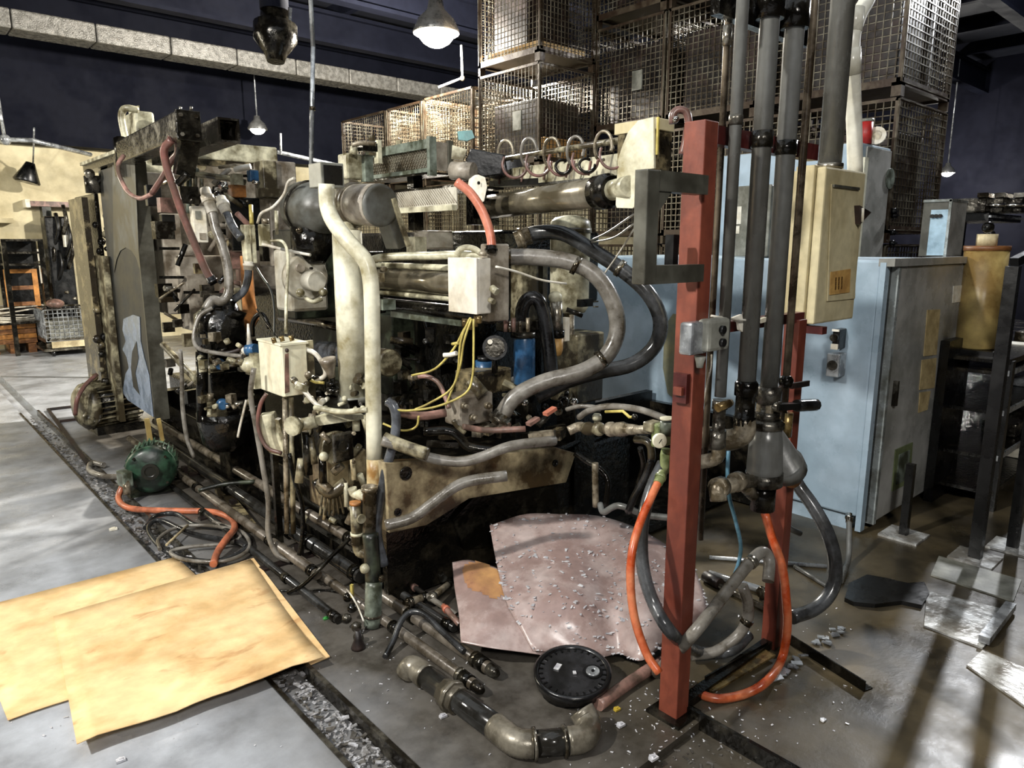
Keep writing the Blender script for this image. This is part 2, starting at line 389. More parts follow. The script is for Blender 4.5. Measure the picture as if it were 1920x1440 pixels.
# ================================================================ setting
# floor with a rubble-filled trench (x .95..1.09) and a shallow pit by the stand (x 1.5..1.93)
b = B(); TX0, TX1 = .93, 1.07
b.box(-9, TX0, -6, 22, -.3, 0); b.box(TX1, 20, 1.2, 22, -.3, 0)
b.box(TX1, 1.5, -6, 1.2, -.3, 0); b.box(1.93, 20, -6, 1.2, -.3, 0)
b.box(TX0, TX1, -6, 22, -.3, -.045); b.box(1.5, 1.93, -6, 1.2, -.3, -.03)
S('floor', b, 'floor')
S('ceiling', B().box(-9, 20, -6, 22, 5.2, 5.35), 'ceiling')
b = B().box(-9, 20, 13.6, 13.8, 0, 5.2); S('wall_back', b, 'wall')
S('wall_right', B().box(17, 17.2, -6, 13.6, 0, 5.2), 'wall_dark')
S('wall_left', B().box(-9, -8.8, -6, 13.6, 0, 5.2), 'wall_dark')
S('wall_front', B().box(-9, 17, -6.2, -6, 0, 5.2), 'wall_dark')
S('trim_1', B().box(-9, 17, 13.3, 13.6, 3.12, 5.2), 'beam')       # dark fascia over the back wall
S('trim_2', B().box(-9, 1.75, 13.35, 13.6, 1.93, 2.0), 'wall')
S('trim_3', B().box(TX1-.006, TX1+.012, -1, 8.2, -.05, .012), 'gun')
S('trim_4', B().box(TX0-.012, TX0+.004, -1, 8.2, -.05, .006), 'gun')
b = B().box(1.925, 1.94, .3, 1.26, -.03, .03).box(1.94, 1.965, .3, 1.26, -.004, .006); S('trim_5', b, 'dark_metal')
for i, y in enumerate((3.2, 5.0, 6.8, 8.6, 10.4, 12.2)):
    S('trim_%d' % (6+i), B().box(-9, 17, y-.09, y+.09, 4.55, 4.6).box(-9, 17, y-.012, y+.012, 4.6, 4.95).box(-9, 17, y-.09, y+.09, 4.95, 5.0), 'beam')
b = B()
for i in range(16): b.box(-8.6+i*1.6, -8.5+i*1.6, -6, 13.6, 5.0, 5.2)
S('trim_12', b, 'beam')
# lit foil-wrapped duct running along x under the ceiling
ya = q(0, 30, Z=4.4).y
t = T('insulated_duct', 'foil-wrapped white insulated duct running under the dark ceiling behind the high bay lamp', 'duct')
for k in range(14):
    x0 = -3+k*.95; t.p('duct_section', B().box(x0, x0+.94, ya, ya+.45, 4.28, 4.52), 'foil', bev=.02)
# grey plastered band on the back wall, dark cornice
# ================================================================ lamps
def lamp(name, label, c, r, glow, hang=None, tilt=None):
    t = T(name, label, 'lamp')
    c = Vector(c)
    t.p('reflector', B().lathe(c, (0, 0, 1), [(-.02, r), (0, r*1.04), (r*.5, r*.8), (r*.9, r*.38), (r*1.3, r*.3)], 20), 'lamp_shell')
    t.p('glass_globe', B().sphere(c-Vector((0, 0, .0)), r*.8, 16, .8), glow)
    if hang: t.p('rod', B().cyl(c+Vector((0, 0, r)), (c.x, c.y, hang), .012, n=8), 'galv')
    return t
lamp('high_bay_lamp', 'bright high bay lamp glowing near the stacked cages', LAMP, .25, 'lamp_glow', 5.2)
c = q(483, 241, D=13); lamp('high_bay_lamp', 'small distant lamp glowing above the cream beam of the machine', c, .16, 'lamp_glow_far', 5.2)
c = q(1776, 323, D=14); lamp('high_bay_lamp', 'small distant lamp glowing low behind the right hand cage stack', c, .13, 'lamp_glow_far', 5.2)
# flood lamp hanging at the back wall
c = q(62, 322, D=11.2)
t = T('hanging_spotlight', 'dark spotlight hanging from a rod before the yellow back wall', 'lamp')
t.p('shade', B().lathe(c-Vector((.1, 0, .16)), (.25, 0, .9), [(0, .17), (.02, .18), (.2, .1), (.3, .06)], 16), 'black')
t.p('rod', B().cyl(q(62, 310, D=11.2), q(64, 240, D=10.6), .012, n=6), 'galv')
t.p('lens', B().cyl(c-Vector((.1, 0, .16)), c-Vector((.098, 0, .15)), .15, n=16), 'gun')
# extractor hanging from ceiling
t = T('ceiling_horn', 'dark flared metal fan housing hanging under the ceiling at upper left', 'fan')
c = q(515, 82, D=7.2)
t.p('housing', B().lathe(c+Vector((0, 0, -.16)), (.1, .1, 1), [(0, .08), (.06, .1), (.2, .2), (.34, .2), (.34, .14), (.5, .13)], 20), 'dark_metal')
t.p('duct_stub', B().cyl(c+Vector((.03, .03, .3)), c+Vector((.05, .05, 1.2)), .13, n=16), 'beam')
t.p('bracket', B().bar(q(545, 15, D=7.2), q(543, 45, D=7.2), .02), 'galv')
# conduit drops
t = T('hanging_conduit', 'thin grey conduit drop hanging from the ceiling to the machine top', 'conduit')
t.p('tube', B().cyl(q(587, 88, D=4.6), q(583, 322, D=4.6), .014, n=8), 'galv')
t.p('tube', B().cyl(q(587, 88, D=4.6), q(587, 88, D=4.6)+Vector((0, 0, 1.7)), .014, n=8), 'galv')
t.p('coupling', B().cyl(q(586, 200, D=4.6), q(586, 207, D=4.6), .019, n=8), 'steel')
t = T('hanging_conduit', 'thin bright conduit elbow hanging from the ceiling beside the bright lamp', 'conduit')
t.p('tube', B().tube([q(865, 85, D=8.8), q(867, 146, D=8.8), q(822, 164, D=8.8)], .016, 8, False), 'galv')
t.p('coupling', B().sphere(q(867, 147, D=8.8), .03), 'steel')
t = T('wall_conduit', 'galvanized conduit with junction knob crossing the upper left by the back wall', 'conduit')
t.p('tube', B().tube([q(0, 265, D=9.8), q(15, 262, D=9.8), q(60, 263, D=9.8), q(170, 290, D=10.8)], .03, 8, False), 'galv')
t.p('drop', B().cyl(q(-4, 180, D=9.8), q(8, 255, D=9.8), .02, n=8), 'galv')
t.p('knob', B().sphere(q(10, 262, D=9.8), .07), 'galv')
t = T('wall_conduit', 'conduit along the cornice behind the cream beam below the distant lamp', 'conduit')
t.p('tube', B().cyl(q(520, 285, D=9), q(640, 312, D=9.4), .025, n=8), 'galv')
t.p('drop', B().cyl(q(526, 250, D=9), q(527, 290, D=9), .014, n=8), 'galv')
t = T('wall_tube', 'long pinkish fluorescent fitting mounted on the back wall', 'lamp')
a = q(55, 383, Y=13.4); e = q(185, 388, Y=13.4)
t.p('housing', B().box(a.x, e.x, 13.34, 13.6, a.z-.03, a.z+.05), 'hose_pink'); t.p('end_cap', B().box(a.x-.06, a.x, 13.32, 13.6, a.z-.05, a.z+.07), 'paper')
# ================================================================ far left background
YB = 12.6
t = T('storage_shelf', 'open dark steel shelf rack against the back wall', 'shelf')
x0, x1 = q(5, 450, Y=YB).x, q(75, 450, Y=YB).x; zt = q(5, 448, Y=YB).z; zz = [zt, q(5, 472, Y=YB).z, q(5, 495, Y=YB).z, .5]
for X in (x0, x1):
    for Y in (YB, YB+.6): t.p('post', B().box(X-.03, X+.03, Y-.03, Y+.03, 0, zt), 'dark_metal')
for z in zz: t.p('shelf_board', B().box(x0, x1, YB, YB+.6, z-.03, z), 'gun')
t.p('back_panel', B().box(x0, x1, YB+.58, YB+.6, .3, zt), 'black')
t = T('roller_screen', 'pale plastered partition panel standing at the left edge by the back wall', 'partition')
t.p('panel', B().bx(cb(-60, -60, 6, 430, 600, 11.8, ty=.1)), 'wall')
t.p('head_rail', B().bx(cb(-60, -60, 84, 405, 432, 12.3, ty=.2)), 'wall')
t = T('wooden_frame_box', 'tall orange wooden framed crate with slatted sides', 'crate')
k = cb(-2, 14, 68, 505, 585, 10.9); X0, X1, Y0, Y1, Z0, Z1 = k
X0 = q(14, 540, D=10.9).x; Z0 = .68
t.p('back_board', B().box(X0, X1, Y0+.55, Y0+.58, Z0, Z1), 'wood')
for x in (X0, X1):
    for y in (Y0, Y0+.55): t.p('post', B().box(x-.035, x+.035, y-.035, y+.035, Z0, Z1), 'wood_orange')
for z in (Z0+.04, (Z0+Z1)/2, Z1-.03): t.p('rail', B().box(X0, X1, Y0-.03, Y0, z-.03, z+.03), 'wood' if z < Z1-.1 else 'wood_orange')
t.p('side_board', B().box(X1-.02, X1+.01, Y0, Y0+.55, Z0+.1, Z1-.1), 'wood')
t.p('floor_board', B().box(X0, X1, Y0, Y0+.55, Z0-.03, Z0), 'wood')
FX = (X0, X1, Y0)
t = T('wooden_crate', 'brown wooden crate on skids at the left edge of the photo', 'crate')
k = cb(-30, -30, 75, 612, 668, 10.4, ty=.5); X0, X1, Y0, Y1, Z0, Z1 = k
for i in range(4):
    h = (Z1-.14)/4; t.p('plank', B().box(X0, X1, Y0, Y0+.03, .14+i*h+.008, .14+(i+1)*h), 'wood_orange' if i % 2 else 'wood')
    t.p('plank', B().box(X1-.03, X1, Y0, Y1, .14+i*h+.008, .14+(i+1)*h), 'wood')
t.p('lid', B().box(X0-.02, X1+.02, Y0-.02, Y1, Z1, Z1+.03), 'gun')
for x in (X0+.1, (X0+X1)/2, X1-.1): t.p('skid', B().box(x-.05, x+.05, Y0, Y1, 0, .14), 'wood')
TOPZ = Z1+.03; CX = (X0+X1)/2; CY = Y0
t = T('support_box', 'dark crate carrying the orange framed crate behind the cable coil', 'crate')
t.p('support_box', B().box(FX[0]-.1, FX[1]+.1, FX[2]+.0, FX[2]+.36, 0, .65), 'cage_frame')
c = q(35, 592, D=10.7)
t = T('cable_coil', 'loose coil of white cable piled on the brown wooden crate', 'cable')
for i in range(7):
    r0 = .34*U(.75, 1.05); ph = U(0, 6); P = [(c.x+U(-.05, .05)+r0*1.15*math.cos(a*.524+ph), c.y+.3+r0*.9*math.sin(a*.524+ph), TOPZ+.03+i*.028+.05*math.sin(a*.524+i)*1) for a in range(13)]
    t.p('loop', B().tube(P, .012, 6), 'white_cable')
t = T('paper_sheet', 'pale sheet lying on the front edge of the brown crate', 'sheet')
e = q(12, 616, D=10.5); t.p('paper_sheet', B().box(e.x-.4, e.x+.22, CY-.02, CY+.2, TOPZ, TOPZ+.02), 'paper')
# machine silhouette at the back: stand of dark tooling
t = T('background_press', 'dark upright press with hanging hoses before the back wall', 'machine')
k = cb(82, 82, 140, 405, 600, 11.2, ty=.35, z0=0); t.p('body', B().bx(k), 'black', bev=.03)
k2 = cb(78, 78, 100, 385, 470, 11.4, ty=.2); t.p('green_post', B().bx(k2), 'green_dark')
for i, (x, y) in enumerate(((104, 430), (118, 415), (126, 450), (96, 480), (110, 500), (131, 470))):
    t.p('hose', B().tube([q(x, y-30, D=11.3), q(x+6, y, D=11.25), q(x-3, y+34, D=11.3)], .03, 6), 'gun' if i % 2 else 'black')
for x, y in ((75, 478), (128, 452), (72, 505), (78, 520)): t.p('cloth_tag', B().obox(q(x, y, D=11.3), (.07, .02, .09), .4), 'paper')
for x, y in ((95, 560), (103, 563), (140, 560), (125, 548)): t.p('fitting', B().sphere(q(x, y, D=11.2), .03), 'steel')
# ---- wire cages
def wires(b, o, u, v, nu, nv, w=.005):
    """wire mesh in the rectangle o, o+u, o+v"""
    o, u, v = Vector(o), Vector(u), Vector(v); nn = u.cross(v).normalized()
    for i in range(nu+1): b.bar(o+u*i/nu, o+u*i/nu+v, w, w, up=nn)
    for j in range(nv+1): b.bar(o+v*j/nv+nn*w*.6, o+v*j/nv+u+nn*w*.6, w, w, up=nn)
    return b
def cage(label, x0, x1, y0, y1, z0, z1, cat='cage', group=None, sp=.052, mat='wire', frame='cage_frame', tag=False, w=.006, floor=True):
    t = T('wire_cage', label, cat, group); f = .03
    zf = z0+.1
    for x in (x0, x1-f):
        for y in (y0, y1-f):
            t.p('corner_post', B().box(x, x+f, y, y+f, zf, z1), frame)
            t.p('foot', B().box(x, x+.07 if x == x0 else x+f, y, y+.07 if y == y0 else y+f, z0, zf), frame)
    nx = max(3, round((x1-x0)/sp)); ny = max(3, round((y1-y0)/sp)); nz = max(3, round((z1-zf)/sp))
    t.p('mesh_side', wires(B(), (x0+.005, y0, zf), (0, y1-y0, 0), (0, 0, z1-zf), ny, nz, w), mat, kind='stuff')
    t.p('mesh_side', wires(B(), (x1-.005, y0, zf), (0, y1-y0, 0), (0, 0, z1-zf), ny, nz, w), mat, kind='stuff')
    t.p('mesh_side', wires(B(), (x0, y0+.005, zf), (x1-x0, 0, 0), (0, 0, z1-zf), nx, nz, w), mat, kind='stuff')
    t.p('mesh_side', wires(B(), (x0, y1-.005, zf), (x1-x0, 0, 0), (0, 0, z1-zf), nx, nz, w), mat, kind='stuff')
    t.p('top_rim', B().box(x0, x1, y0, y0+.025, z1-.012, z1+.012).box(x0, x1, y1-.025, y1, z1-.012, z1+.012).box(x0, x0+.025, y0, y1, z1-.012, z1+.012).box(x1-.025, x1, y0, y1, z1-.012, z1+.012), frame)
    t.p('base_frame', B().box(x0, x1, y0, y0+.04, zf-.025, zf+.03).box(x0, x1, y1-.04, y1, zf-.025, zf+.03).box(x0, x0+.04, y0, y1, zf-.025, zf+.03).box(x1-.04, x1, y0, y1, zf-.025, zf+.03), frame)
    if floor: t.p('cage_floor', B().box(x0+.02, x1-.02, y0+.02, y1-.02, zf-.005, zf+.005), frame)
    if tag: t.p('tag_plate', B().box(x0-.012, x0, y0+.25, y0+.37, z0+.4, z0+.58), 'screen_grey')
    return t
def load(label, name, cat, k, mat, ins=.05):
    t = T(name, label, cat); t.p(name, B().bx(k), mat, bev=.01); return t
# far-left floor cage on a pallet
k = cb(70, 80, 168, 582, 672, 10.3); X0, X1, Y0, Y1, Z0, Z1 = k; X1 = q(172, 600, Y=Y0).x; Y1 = Y0+.8
cage('low mesh cage on a wheeled pallet beside the brown crate at far left', X0, X1, Y0, Y1, .12, Z1, sp=.06, w=.008, mat='galv', frame='steel')
t = T('pallet_cart', 'low flat cart with pale boards under the mesh cage at far left', 'cart')
t.p('deck', B().box(X0-.05, X1+.1, Y0-.05, Y1, .08, .118), 'steel'); t.p('board', B().box(X0+.05, X1, Y0-.09, Y0-.055, .13, .22), 'pale_wood')
for x in (X0+.05, X1): t.p('wheel', B().cyl((x, Y0, .045), (x+.04, Y0, .045), .045, n=12), 'black'); t.p('wheel', B().cyl((x, Y1-.1, .045), (x+.04, Y1-.1, .045), .045, n=12), 'black')
load('pile of beige cartons inside the low mesh cage at far left', 'carton', 'carton', (X0+.08, X1-.1, Y0+.1, Y1-.1, .24, .5), 'screen_grey')
t = T('plastic_bag', 'crumpled pinkish bag resting on the rim of the low mesh cage at far left', 'bag')
c = Vector((X0+.18, Y0+.1, Z1+.02)); t.p('plastic_bag', B().sphere(c+Vector((0, 0, .06)), .12, 10, .6), 'hose_pink')
# slim rails standing beside the machine's far left
for i, (xa, m, lab) in enumerate(((150, 'galv', 'slim grey upright rail nearest the back shelves'), (160, 'cab_trim', 'slim pale upright rail standing left of the grubby column'))):
    t = T('upright_rail', lab, 'rail'); a = q(xa-6+i*4, 425, D=8.6); e = q(xa+14+i*4, 660, D=8.6)
    t.p('rail', B().box(a.x, a.x+.06, a.y, a.y+.05, .02, a.z), m); t.p('foot', B().box(a.x-.04, a.x+.1, a.y-.04, a.y+.09, 0, .02), 'gun')
# ================================================================ stacks of wire cages behind the machine
xa = 5.8; YC = q(1688, 180, X=xa).y; zc1 = q(1688, 168, X=xa).z-.04; H_ = 1.06; W_ = .95
XR = q(1815, 150, Y=YC).x
names = {0: 'nearest the right', 1: 'in the middle', 2: 'at the left'}
segs = [(YC, YC+1.12), (YC+1.15, YC+2.1), (YC+2.13, YC+3.0)]
tiers = [(zc1, 'second tier'), (zc1-H_, 'third tier'), (zc1+H_, 'top tier'), (zc1-2*H_, 'bottom tier')]
for zi, (z, zn) in enumerate(tiers):
    for si, (ya_, yb_) in enumerate(segs):
        if z < .5: zz0 = max(.0, z)
        else: zz0 = z
        cage('rusty wire cage of the big stack, %s, %s of its row' % (zn, ('right end', 'middle', 'left end')[si]),
             xa, min(XR, xa+1.0), ya_, yb_, zz0, z+H_-.02, group=None, tag=(si == 2 and zi == 0), sp=.055, w=.0075)
        if zi < 2 or (zi == 2 and si > 0):
            load('dark load of castings filling the %s cage, %s of the big stack' % (zn, ('right end', 'middle', 'left end')[si]), 'casting_load', 'castings',
                 (xa+.14, xa+.85, ya_+.1, yb_-.1, zz0+.11, z+H_*.8), 'rust_dark')
z = tiers[3][0]
if z > .05:
    t = T('cage_plinth', 'dark steel plinth carrying the big cage stack', 'plinth'); t.p('cage_plinth', B().box(xa, xa+1, segs[0][0], segs[2][1], 0, z), 'rust_dark')
# second row B (left)
xb = 5.0; c = q(1012, 112, X=xb); YBc = c.y; zb = c.z
for i, (z0, z1, nm) in enumerate(((zb, zb+1.1, 'upper'), (zb-1.0, zb-.02, 'middle'), (zb-2.0, zb-1.02, 'lower'), (max(zb-3.0, 0), zb-2.02, 'bottom'))):
    cage('%s wire cage in the narrow stack left of the big stack' % nm, xb, xb+.78, YBc, YBc+.92, z0, z1, sp=.05, w=.006, tag=(i == 1), frame='cage_frame')
t = T('plinth', 'dark plinth carrying the narrow cage stack', 'plinth'); t.p('plinth', B().box(xb, xb+.78, YBc, YBc+.92, 0, .3), 'rust_dark')
load('tan cardboard sheet lying in the upper cage of the narrow stack', 'cardboard', 'cardboard', (xb+.04, xb+.7, YBc+.06, YBc+.85, zb+.11, zb+.2), 'card')
load('tan cardboard lining low in the middle cage of the narrow stack', 'cardboard', 'cardboard', (xb+.1, xb+.72, YBc+.03, YBc+.1, zb-.98+.11, zb-.68), 'card_dark')
load('dark load of castings in the middle cage of the narrow stack', 'casting_load', 'castings', (xb+.12, xb+.7, YBc+.14, YBc+.8, zb-.98+.11, zb-.3), 'rust_dark')
load('dark load of castings in the upper cage of the narrow stack', 'casting_load', 'castings', (xb+.12, xb+.7, YBc+.3, YBc+.8, zb+.22, zb+.8), 'rust_dark')
# row C further left, lower stacks
XR_ = 5.0; names_ = (('distant wire cage just below the bright lamp', (886, 163), 1), ('distant wire cage with shiny rods, second left of the lamp', (790, 190), 1), ('distant wire cage at the left end of the stacks', (722, 208), 0))
for i, (nm, px, rod) in enumerate(names_):
    a = q(px[0], px[1], X=XR_); y0 = a.y; y1 = (q(names_[i+1][1][0], names_[i+1][1][1], X=XR_).y-.03) if i < 2 else y0+1.1
    zt_ = a.z; x1 = XR_+.78
    cage(nm+', top tier', XR_, x1, y0, y1, zt_-.95, zt_, sp=.045, w=.0055)
    cage(nm+', lower tier', XR_, x1, y0, y1, zt_-1.93, zt_-.97, sp=.045, w=.0055)
    t = T('plinth', 'dark plinth under the '+nm, 'plinth'); t.p('plinth', B().box(XR_, x1, y0, y1, 0, zt_-1.94), 'rust_dark')
    for j in range(6 if rod else 3):
        t = T('steel_rod', ('topmost', 'second', 'third', 'fourth', 'fifth', 'lowest')[j]+' shiny rod in the '+nm.replace(' with shiny rods', ''), 'rod', 'rods in the distant cages')
        t.p('steel_rod', B().cyl((XR_+.015, y0+.02+.0*j, zt_-.1-j*.1), (x1-.02, y0+.02, zt_-.1-j*.1), .011, n=6), 'chrome')
# ================================================================ blue cabinets
XC = 3.97; ZT = 1.52
t = T('electrical_cabinet', 'large light blue electrical cabinet with grey door at right', 'cabinet')
yc0, yc1 = 1.52, 3.75; XE = 5.2
t.p('body', B().box(XC, XE, yc0+.03, yc1, .1, ZT), 'blue_cab', bev=.012)
t.p('plinth', B().box(XC+.04, XE-.04, yc0+.08, yc1-.04, 0, .1), 'blue_cab')
t.p('corner_trim', B().box(XC-.004, XC+.05, yc0-.0, yc0+.03, .02, ZT-.01), 'blue_cab')
t.p('door_gap', B().box(XC+.05, XC+.11, yc0+.012, yc0+.03, .05, ZT-.03), 'black')
t.p('door_rail', B().box(XC+.11, XC+.14, yc0-.025, yc0+.03, .04, ZT-.035), 'cab_trim')
d = t.p('door', B().box(XC+.14, XE-.01, yc0-.02, yc0+.03, .05, ZT-.03), 'cab_door', bev=.008)
t.p('top_lip', B().box(XC, XE+.01, yc0-.04, yc0+.04, ZT-.03, ZT+.01), 'cab_door')
YD = yc0-.021
def sticker(poly, name='label', mat='label_yellow', th=.004, sub=d):
    P = [q(x, y, Y=YD) for x, y in poly]; t.p(name, B().prism(P, (0, -th, 0)), mat, sub=sub)
sticker([(1738, 581), (1762, 580), (1755, 665), (1731, 668)]); sticker([(1728, 675), (1755, 671), (1751, 727), (1723, 731)]); sticker([(1724, 736), (1744, 733), (1738, 768), (1721, 774)])
sticker([(1787, 536), (1803, 535), (1799, 566), (1785, 568)], 'maker_plate', 'paper')
sticker([(1678, 843), (1710, 829), (1704, 905), (1671, 921)], 'vent_grille', 'label_green', .006)
P = [q(x, y, Y=YD) for x, y in ((1683, 852), (1703, 843), (1698, 898), (1677, 908))]; t.p('grille_mesh', B().prism(P, (0, -.012, 0)), 'green_grey', sub=d)
for z in (.35, 1.2): t.p('hinge', B().cyl((XE+.004, yc0-.02, z), (XE+.004, yc0-.02, z+.09), .014, n=8), 'cab_trim', sub=d)
t.p('handle', B().box(XC+.2, XC+.225, yc0-.045, yc0-.02, .72, .86), 'gun', sub=d)
t.p('rust_stain', B().prism([q(x, y, X=XC-.001) for x, y in ((1246, 612), (1262, 588), (1292, 594), (1294, 740), (1270, 752), (1252, 738), (1243, 690))], (-.001, 0, 0)), 'stain_blue')
# control boxes on the cabinet side
for nm, px, lab in (('switch_box', (1560, 1573, 1596, 617, 655), 'black faced switch box on the blue cabinet side'), ('socket_box', (1549, 1573, 1583, 662, 706), 'light grey socket box below the switch box on the blue cabinet')):
    a = q(px[0], (px[3]+px[4])/2, X=XC-.09); e = q(px[1], (px[3]+px[4])/2, X=XC-.09)
    z1 = q(px[0]+5, px[3], X=XC-.09).z; z0 = q(px[0]+5, px[4], X=XC-.09).z
    t = T(nm, lab, 'switch box')
    t.p('housing', B().box(XC-.09, XC, e.y, a.y, z0, z1), 'galv' if nm == 'socket_box' else 'black', bev=.006)
    m = ((e.y+a.y)/2, (z0+z1)/2)
    if nm == 'switch_box':
        t.p('frame', B().box(XC-.1, XC-.09, e.y, a.y, z1-.012, z1).box(XC-.1, XC-.09, e.y, a.y, z0, z0+.03), 'paper')
        t.p('knob', B().cyl((XC-.12, m[0], m[1]+.01), (XC-.09, m[0], m[1]+.01), .02, n=12), 'gun')
    else: t.p('socket_ring', B().lathe((XC-.098, m[0], m[1]), (1, 0, 0), [(0, .026), (.008, .028), (.008, .018), (.004, .016)], 16), 'gun')
# small blue box on top of low cabinet
a = q(1748, 376, D=4.6)
g_ = q(1785, 430, Y=1.6); k = cb(1727, 1785, 1815, 374, 487, g_.x*SA+g_.y*CA, z0=ZT+.01)
k = list(k); X0, X1, Y0, Y1, Z0, Z1 = k
t = T('indicator_box', 'small pale blue box with three dark knobs standing on the cabinet top', 'control box')
X1 = min(X1, X0+.3)
t.p('housing', B().box(X0+.02, X1, Y0, Y1, Z0, Z1), 'cab_door', bev=.004)
t.p('frame', B().box(X0, X0+.02, Y0, Y1, Z0, Z1), 'frame_grey'); t.p('rim', B().box(X0-.012, X1, Y0-.004, Y1, Z1-.012, Z1+.004), 'cab_trim')
t.p('front_panel', B().box(X0-.006, X0, Y0+.012, Y1-.05, Z0+.005, Z1-.06), 'blue_pale')
t.p('edge_strip', B().box(X0-.012, X0, Y0-.006, Y0+.01, Z0, Z1), 'cab_trim')
for i in range(3): y = Y0+.05+i*(Y1-Y0-.1)/2.6; t.p('knob', B().cyl((X0-.03, y, Z1-.1), (X0-.006, y, Z1-.1), .012, n=10), 'black')
# tall cabinet behind
k = cb(1345, 1613, 1700, 266, 470, 4.74, z0=0); X0, X1, Y0, Y1, Z0, Z1 = k; Y0 = max(Y0, 1.97); Y1 = min(Y1, 3.3)
X0 = 5.215; f = q(1613, 266, X=X0); Y0, Z1 = f.y, f.z; Y1 = q(1345, 290, X=X0).y; X1 = min(5.75, q(1700, 285, Y=Y0).x)
t = T('control_cabinet', 'tall pale blue cabinet with rotary knobs rising behind the beige box', 'cabinet')
t.p('body', B().box(X0, X1, Y0, Y1, 0, Z1), 'blue_cab', bev=.01); t.p('front_panel', B().box(X0+.1, X1-.01, Y0-.012, Y0, 1.3, Z1-.02), 'cab_door', bev=.004)
t.p('trim_strip', B().box(X0+.03, X0+.09, Y0-.03, Y0, 1.2, Z1-.1), 'cream_clean')
for y in (396, 404+0, 436, 456):
    c = q(1668+(y % 7), y, Y=Y0-.012); t.p('rotary_knob', B().cyl(c, c-Vector((0, .03, 0)), .022, n=10).box(c.x-.035, c.x+.035, c.y-.04, c.y-.03, c.z-.006, c.z+.006), 'black')
c = q(1668, 335, Y=Y0-.012); t.p('oval_window', B().lathe((c.x, c.y, c.z), (0, -1, 0), [(0, .075), (.008, .075)], 20), 'green_grey')
# things on it
c = q(1622, 262, X=X0+.15); zt = Z1
t = T('red_can', 'small red can with pale lid standing on the tall cabinet behind the white conduit', 'can')
c.z = zt; t.p('can_body', B().cyl(c, c+Vector((0, 0, .15)), .045, n=14), 'dull_red'); t.p('lid', B().cyl(c+Vector((0, 0, .15)), c+Vector((0, 0, .17)), .047, n=14), 'screen_grey')
t = T('tape_roll', 'white tape ring standing on the tall cabinet right of the red can', 'tape'); c = q(1643, 262, X=X0+.2)
c.z = zt+.06; t.p('tape_roll', B().lathe(c, (1, .3, 0), [(0, .035), (0, .06), (.03, .06), (.03, .035), (0, .035)], 16), 'paper')
# grey box with labels on low cabinet (behind pipes)
k = cb(1366, 1366, 1447, 345, 455, 4.7, ty=.25, z0=ZT); X0, X1, Y0, Y1, Z0, Z1 = k
X0 = 4.3; e = q(1447, 345, X=X0); g = q(1372, 345, X=X0)
t = T('transformer_box', 'grey box with two paper labels on the blue cabinet behind the vertical pipes', 'box')
t.p('housing', B().box(X0, X0+.4, e.y, g.y, ZT+.005, e.z), 'screen_grey', bev=.01)
for (x, y0, y1) in ((1380, 388, 420), (1377, 424, 438)):
    A_ = q(x-9, y0, X=X0-.002); B_ = q(x+9, y1, X=X0-.002); t.p('label', B().box(X0-.005, X0, B_.y, A_.y, B_.z, A_.z), 'paper')
# ================================================================ red stand and pipes
YS = 1.25
t = T('red_pipe_stand', 'red painted steel post stand with cross channels carrying the vertical pipes', 'stand')
x0 = q(1283, 1000, Y=YS).x; f = q(1275, 1352, Z=0)
xp = q(1300, 700, Y=YS).x; pw = .075
t.p('post', B().box(xp, xp+.07, YS, YS+pw, 0, q(1320, 222, Y=YS).z), 'red', bev=.004)
t.p('base_plate', B().box(xp-.03, xp+pw+.03, YS-.03, YS+pw+.03, 0, .012), 'dark_metal')
xq = q(1498, 620, Y=YS).x; zq1 = q(1515, 612, Y=YS).z; zq0 = .0
t.p('post', B().box(xq, xq+.06, YS, YS+.06, 0, 1.33), 'red', bev=.003)
zt0, zt1 = q(1345, 268, Y=YS).z, q(1345, 232, Y=YS).z
t.p('cross_channel', B().box(xp+.07, q(1542, 270, Y=YS).x, YS+.012, YS+.05, zt0, zt1), 'red_cross')
zc0, zc1 = q(1420, 617, Y=YS).z, q(1420, 598, Y=YS).z
t.p('cross_channel', B().box(xp+.07, xq+.06, YS+.012, YS+.05, zc0, zc1), 'red_cross')
t.p('bottom_rail', B().bar((xp+.05, YS+.03, .02), (xq, YS+.03, .02), .04, .03), 'dark_metal')
t.p('lug', B().bx((xp-.018, xp, YS+.01, YS+.06, q(1285, 760, Y=YS).z, q(1285, 705, Y=YS).z)), 'red_cross')
t.p('lug', B().box(xp-.03, xp-.018, YS+.02, YS+.05, q(1285, 745, Y=YS).z, q(1285, 730, Y=YS).z), 'red')
ZX = zt0
# dark grey window bracket
A1 = q(1190, 318, D=2.0)
Y0 = YS-.03; xg0 = q(1215, 330, Y=Y0).x; yg1 = q(1190, 330, X=xg0).y
xg1 = xp+pw*.35; zg1 = q(1215, 316, Y=Y0).z; zg0 = q(1215, 534, Y=Y0).z
wz1 = q(1240, 358, Y=Y0).z; wz0 = q(1240, 498, Y=Y0).z; wx0 = q(1234, 450, Y=Y0).x; wx1 = q(1312, 450, Y=Y0).x
t = T('window_bracket', 'dark grey steel box frame with a window opening fixed to the red post', 'bracket')
yk = yg1
t.p('left_stile', B().box(xg0, wx0, Y0, yk, zg0, zg1), 'frame_grey', bev=.004)
t.p('top_rail', B().box(wx0, wx1+.03, Y0, yk-.0, wz1, zg1), 'frame_grey')
t.p('bottom_rail', B().box(wx0, wx1+.03, Y0, yk-.0, zg0, wz0), 'frame_grey')
t.p('corner_gusset', B().prism([(wx0, Y0+.005, wz1), (wx0+.06, Y0+.005, wz1), (wx0, Y0+.005, wz1-.06)], (0, .02, 0)), 'frame_grey')
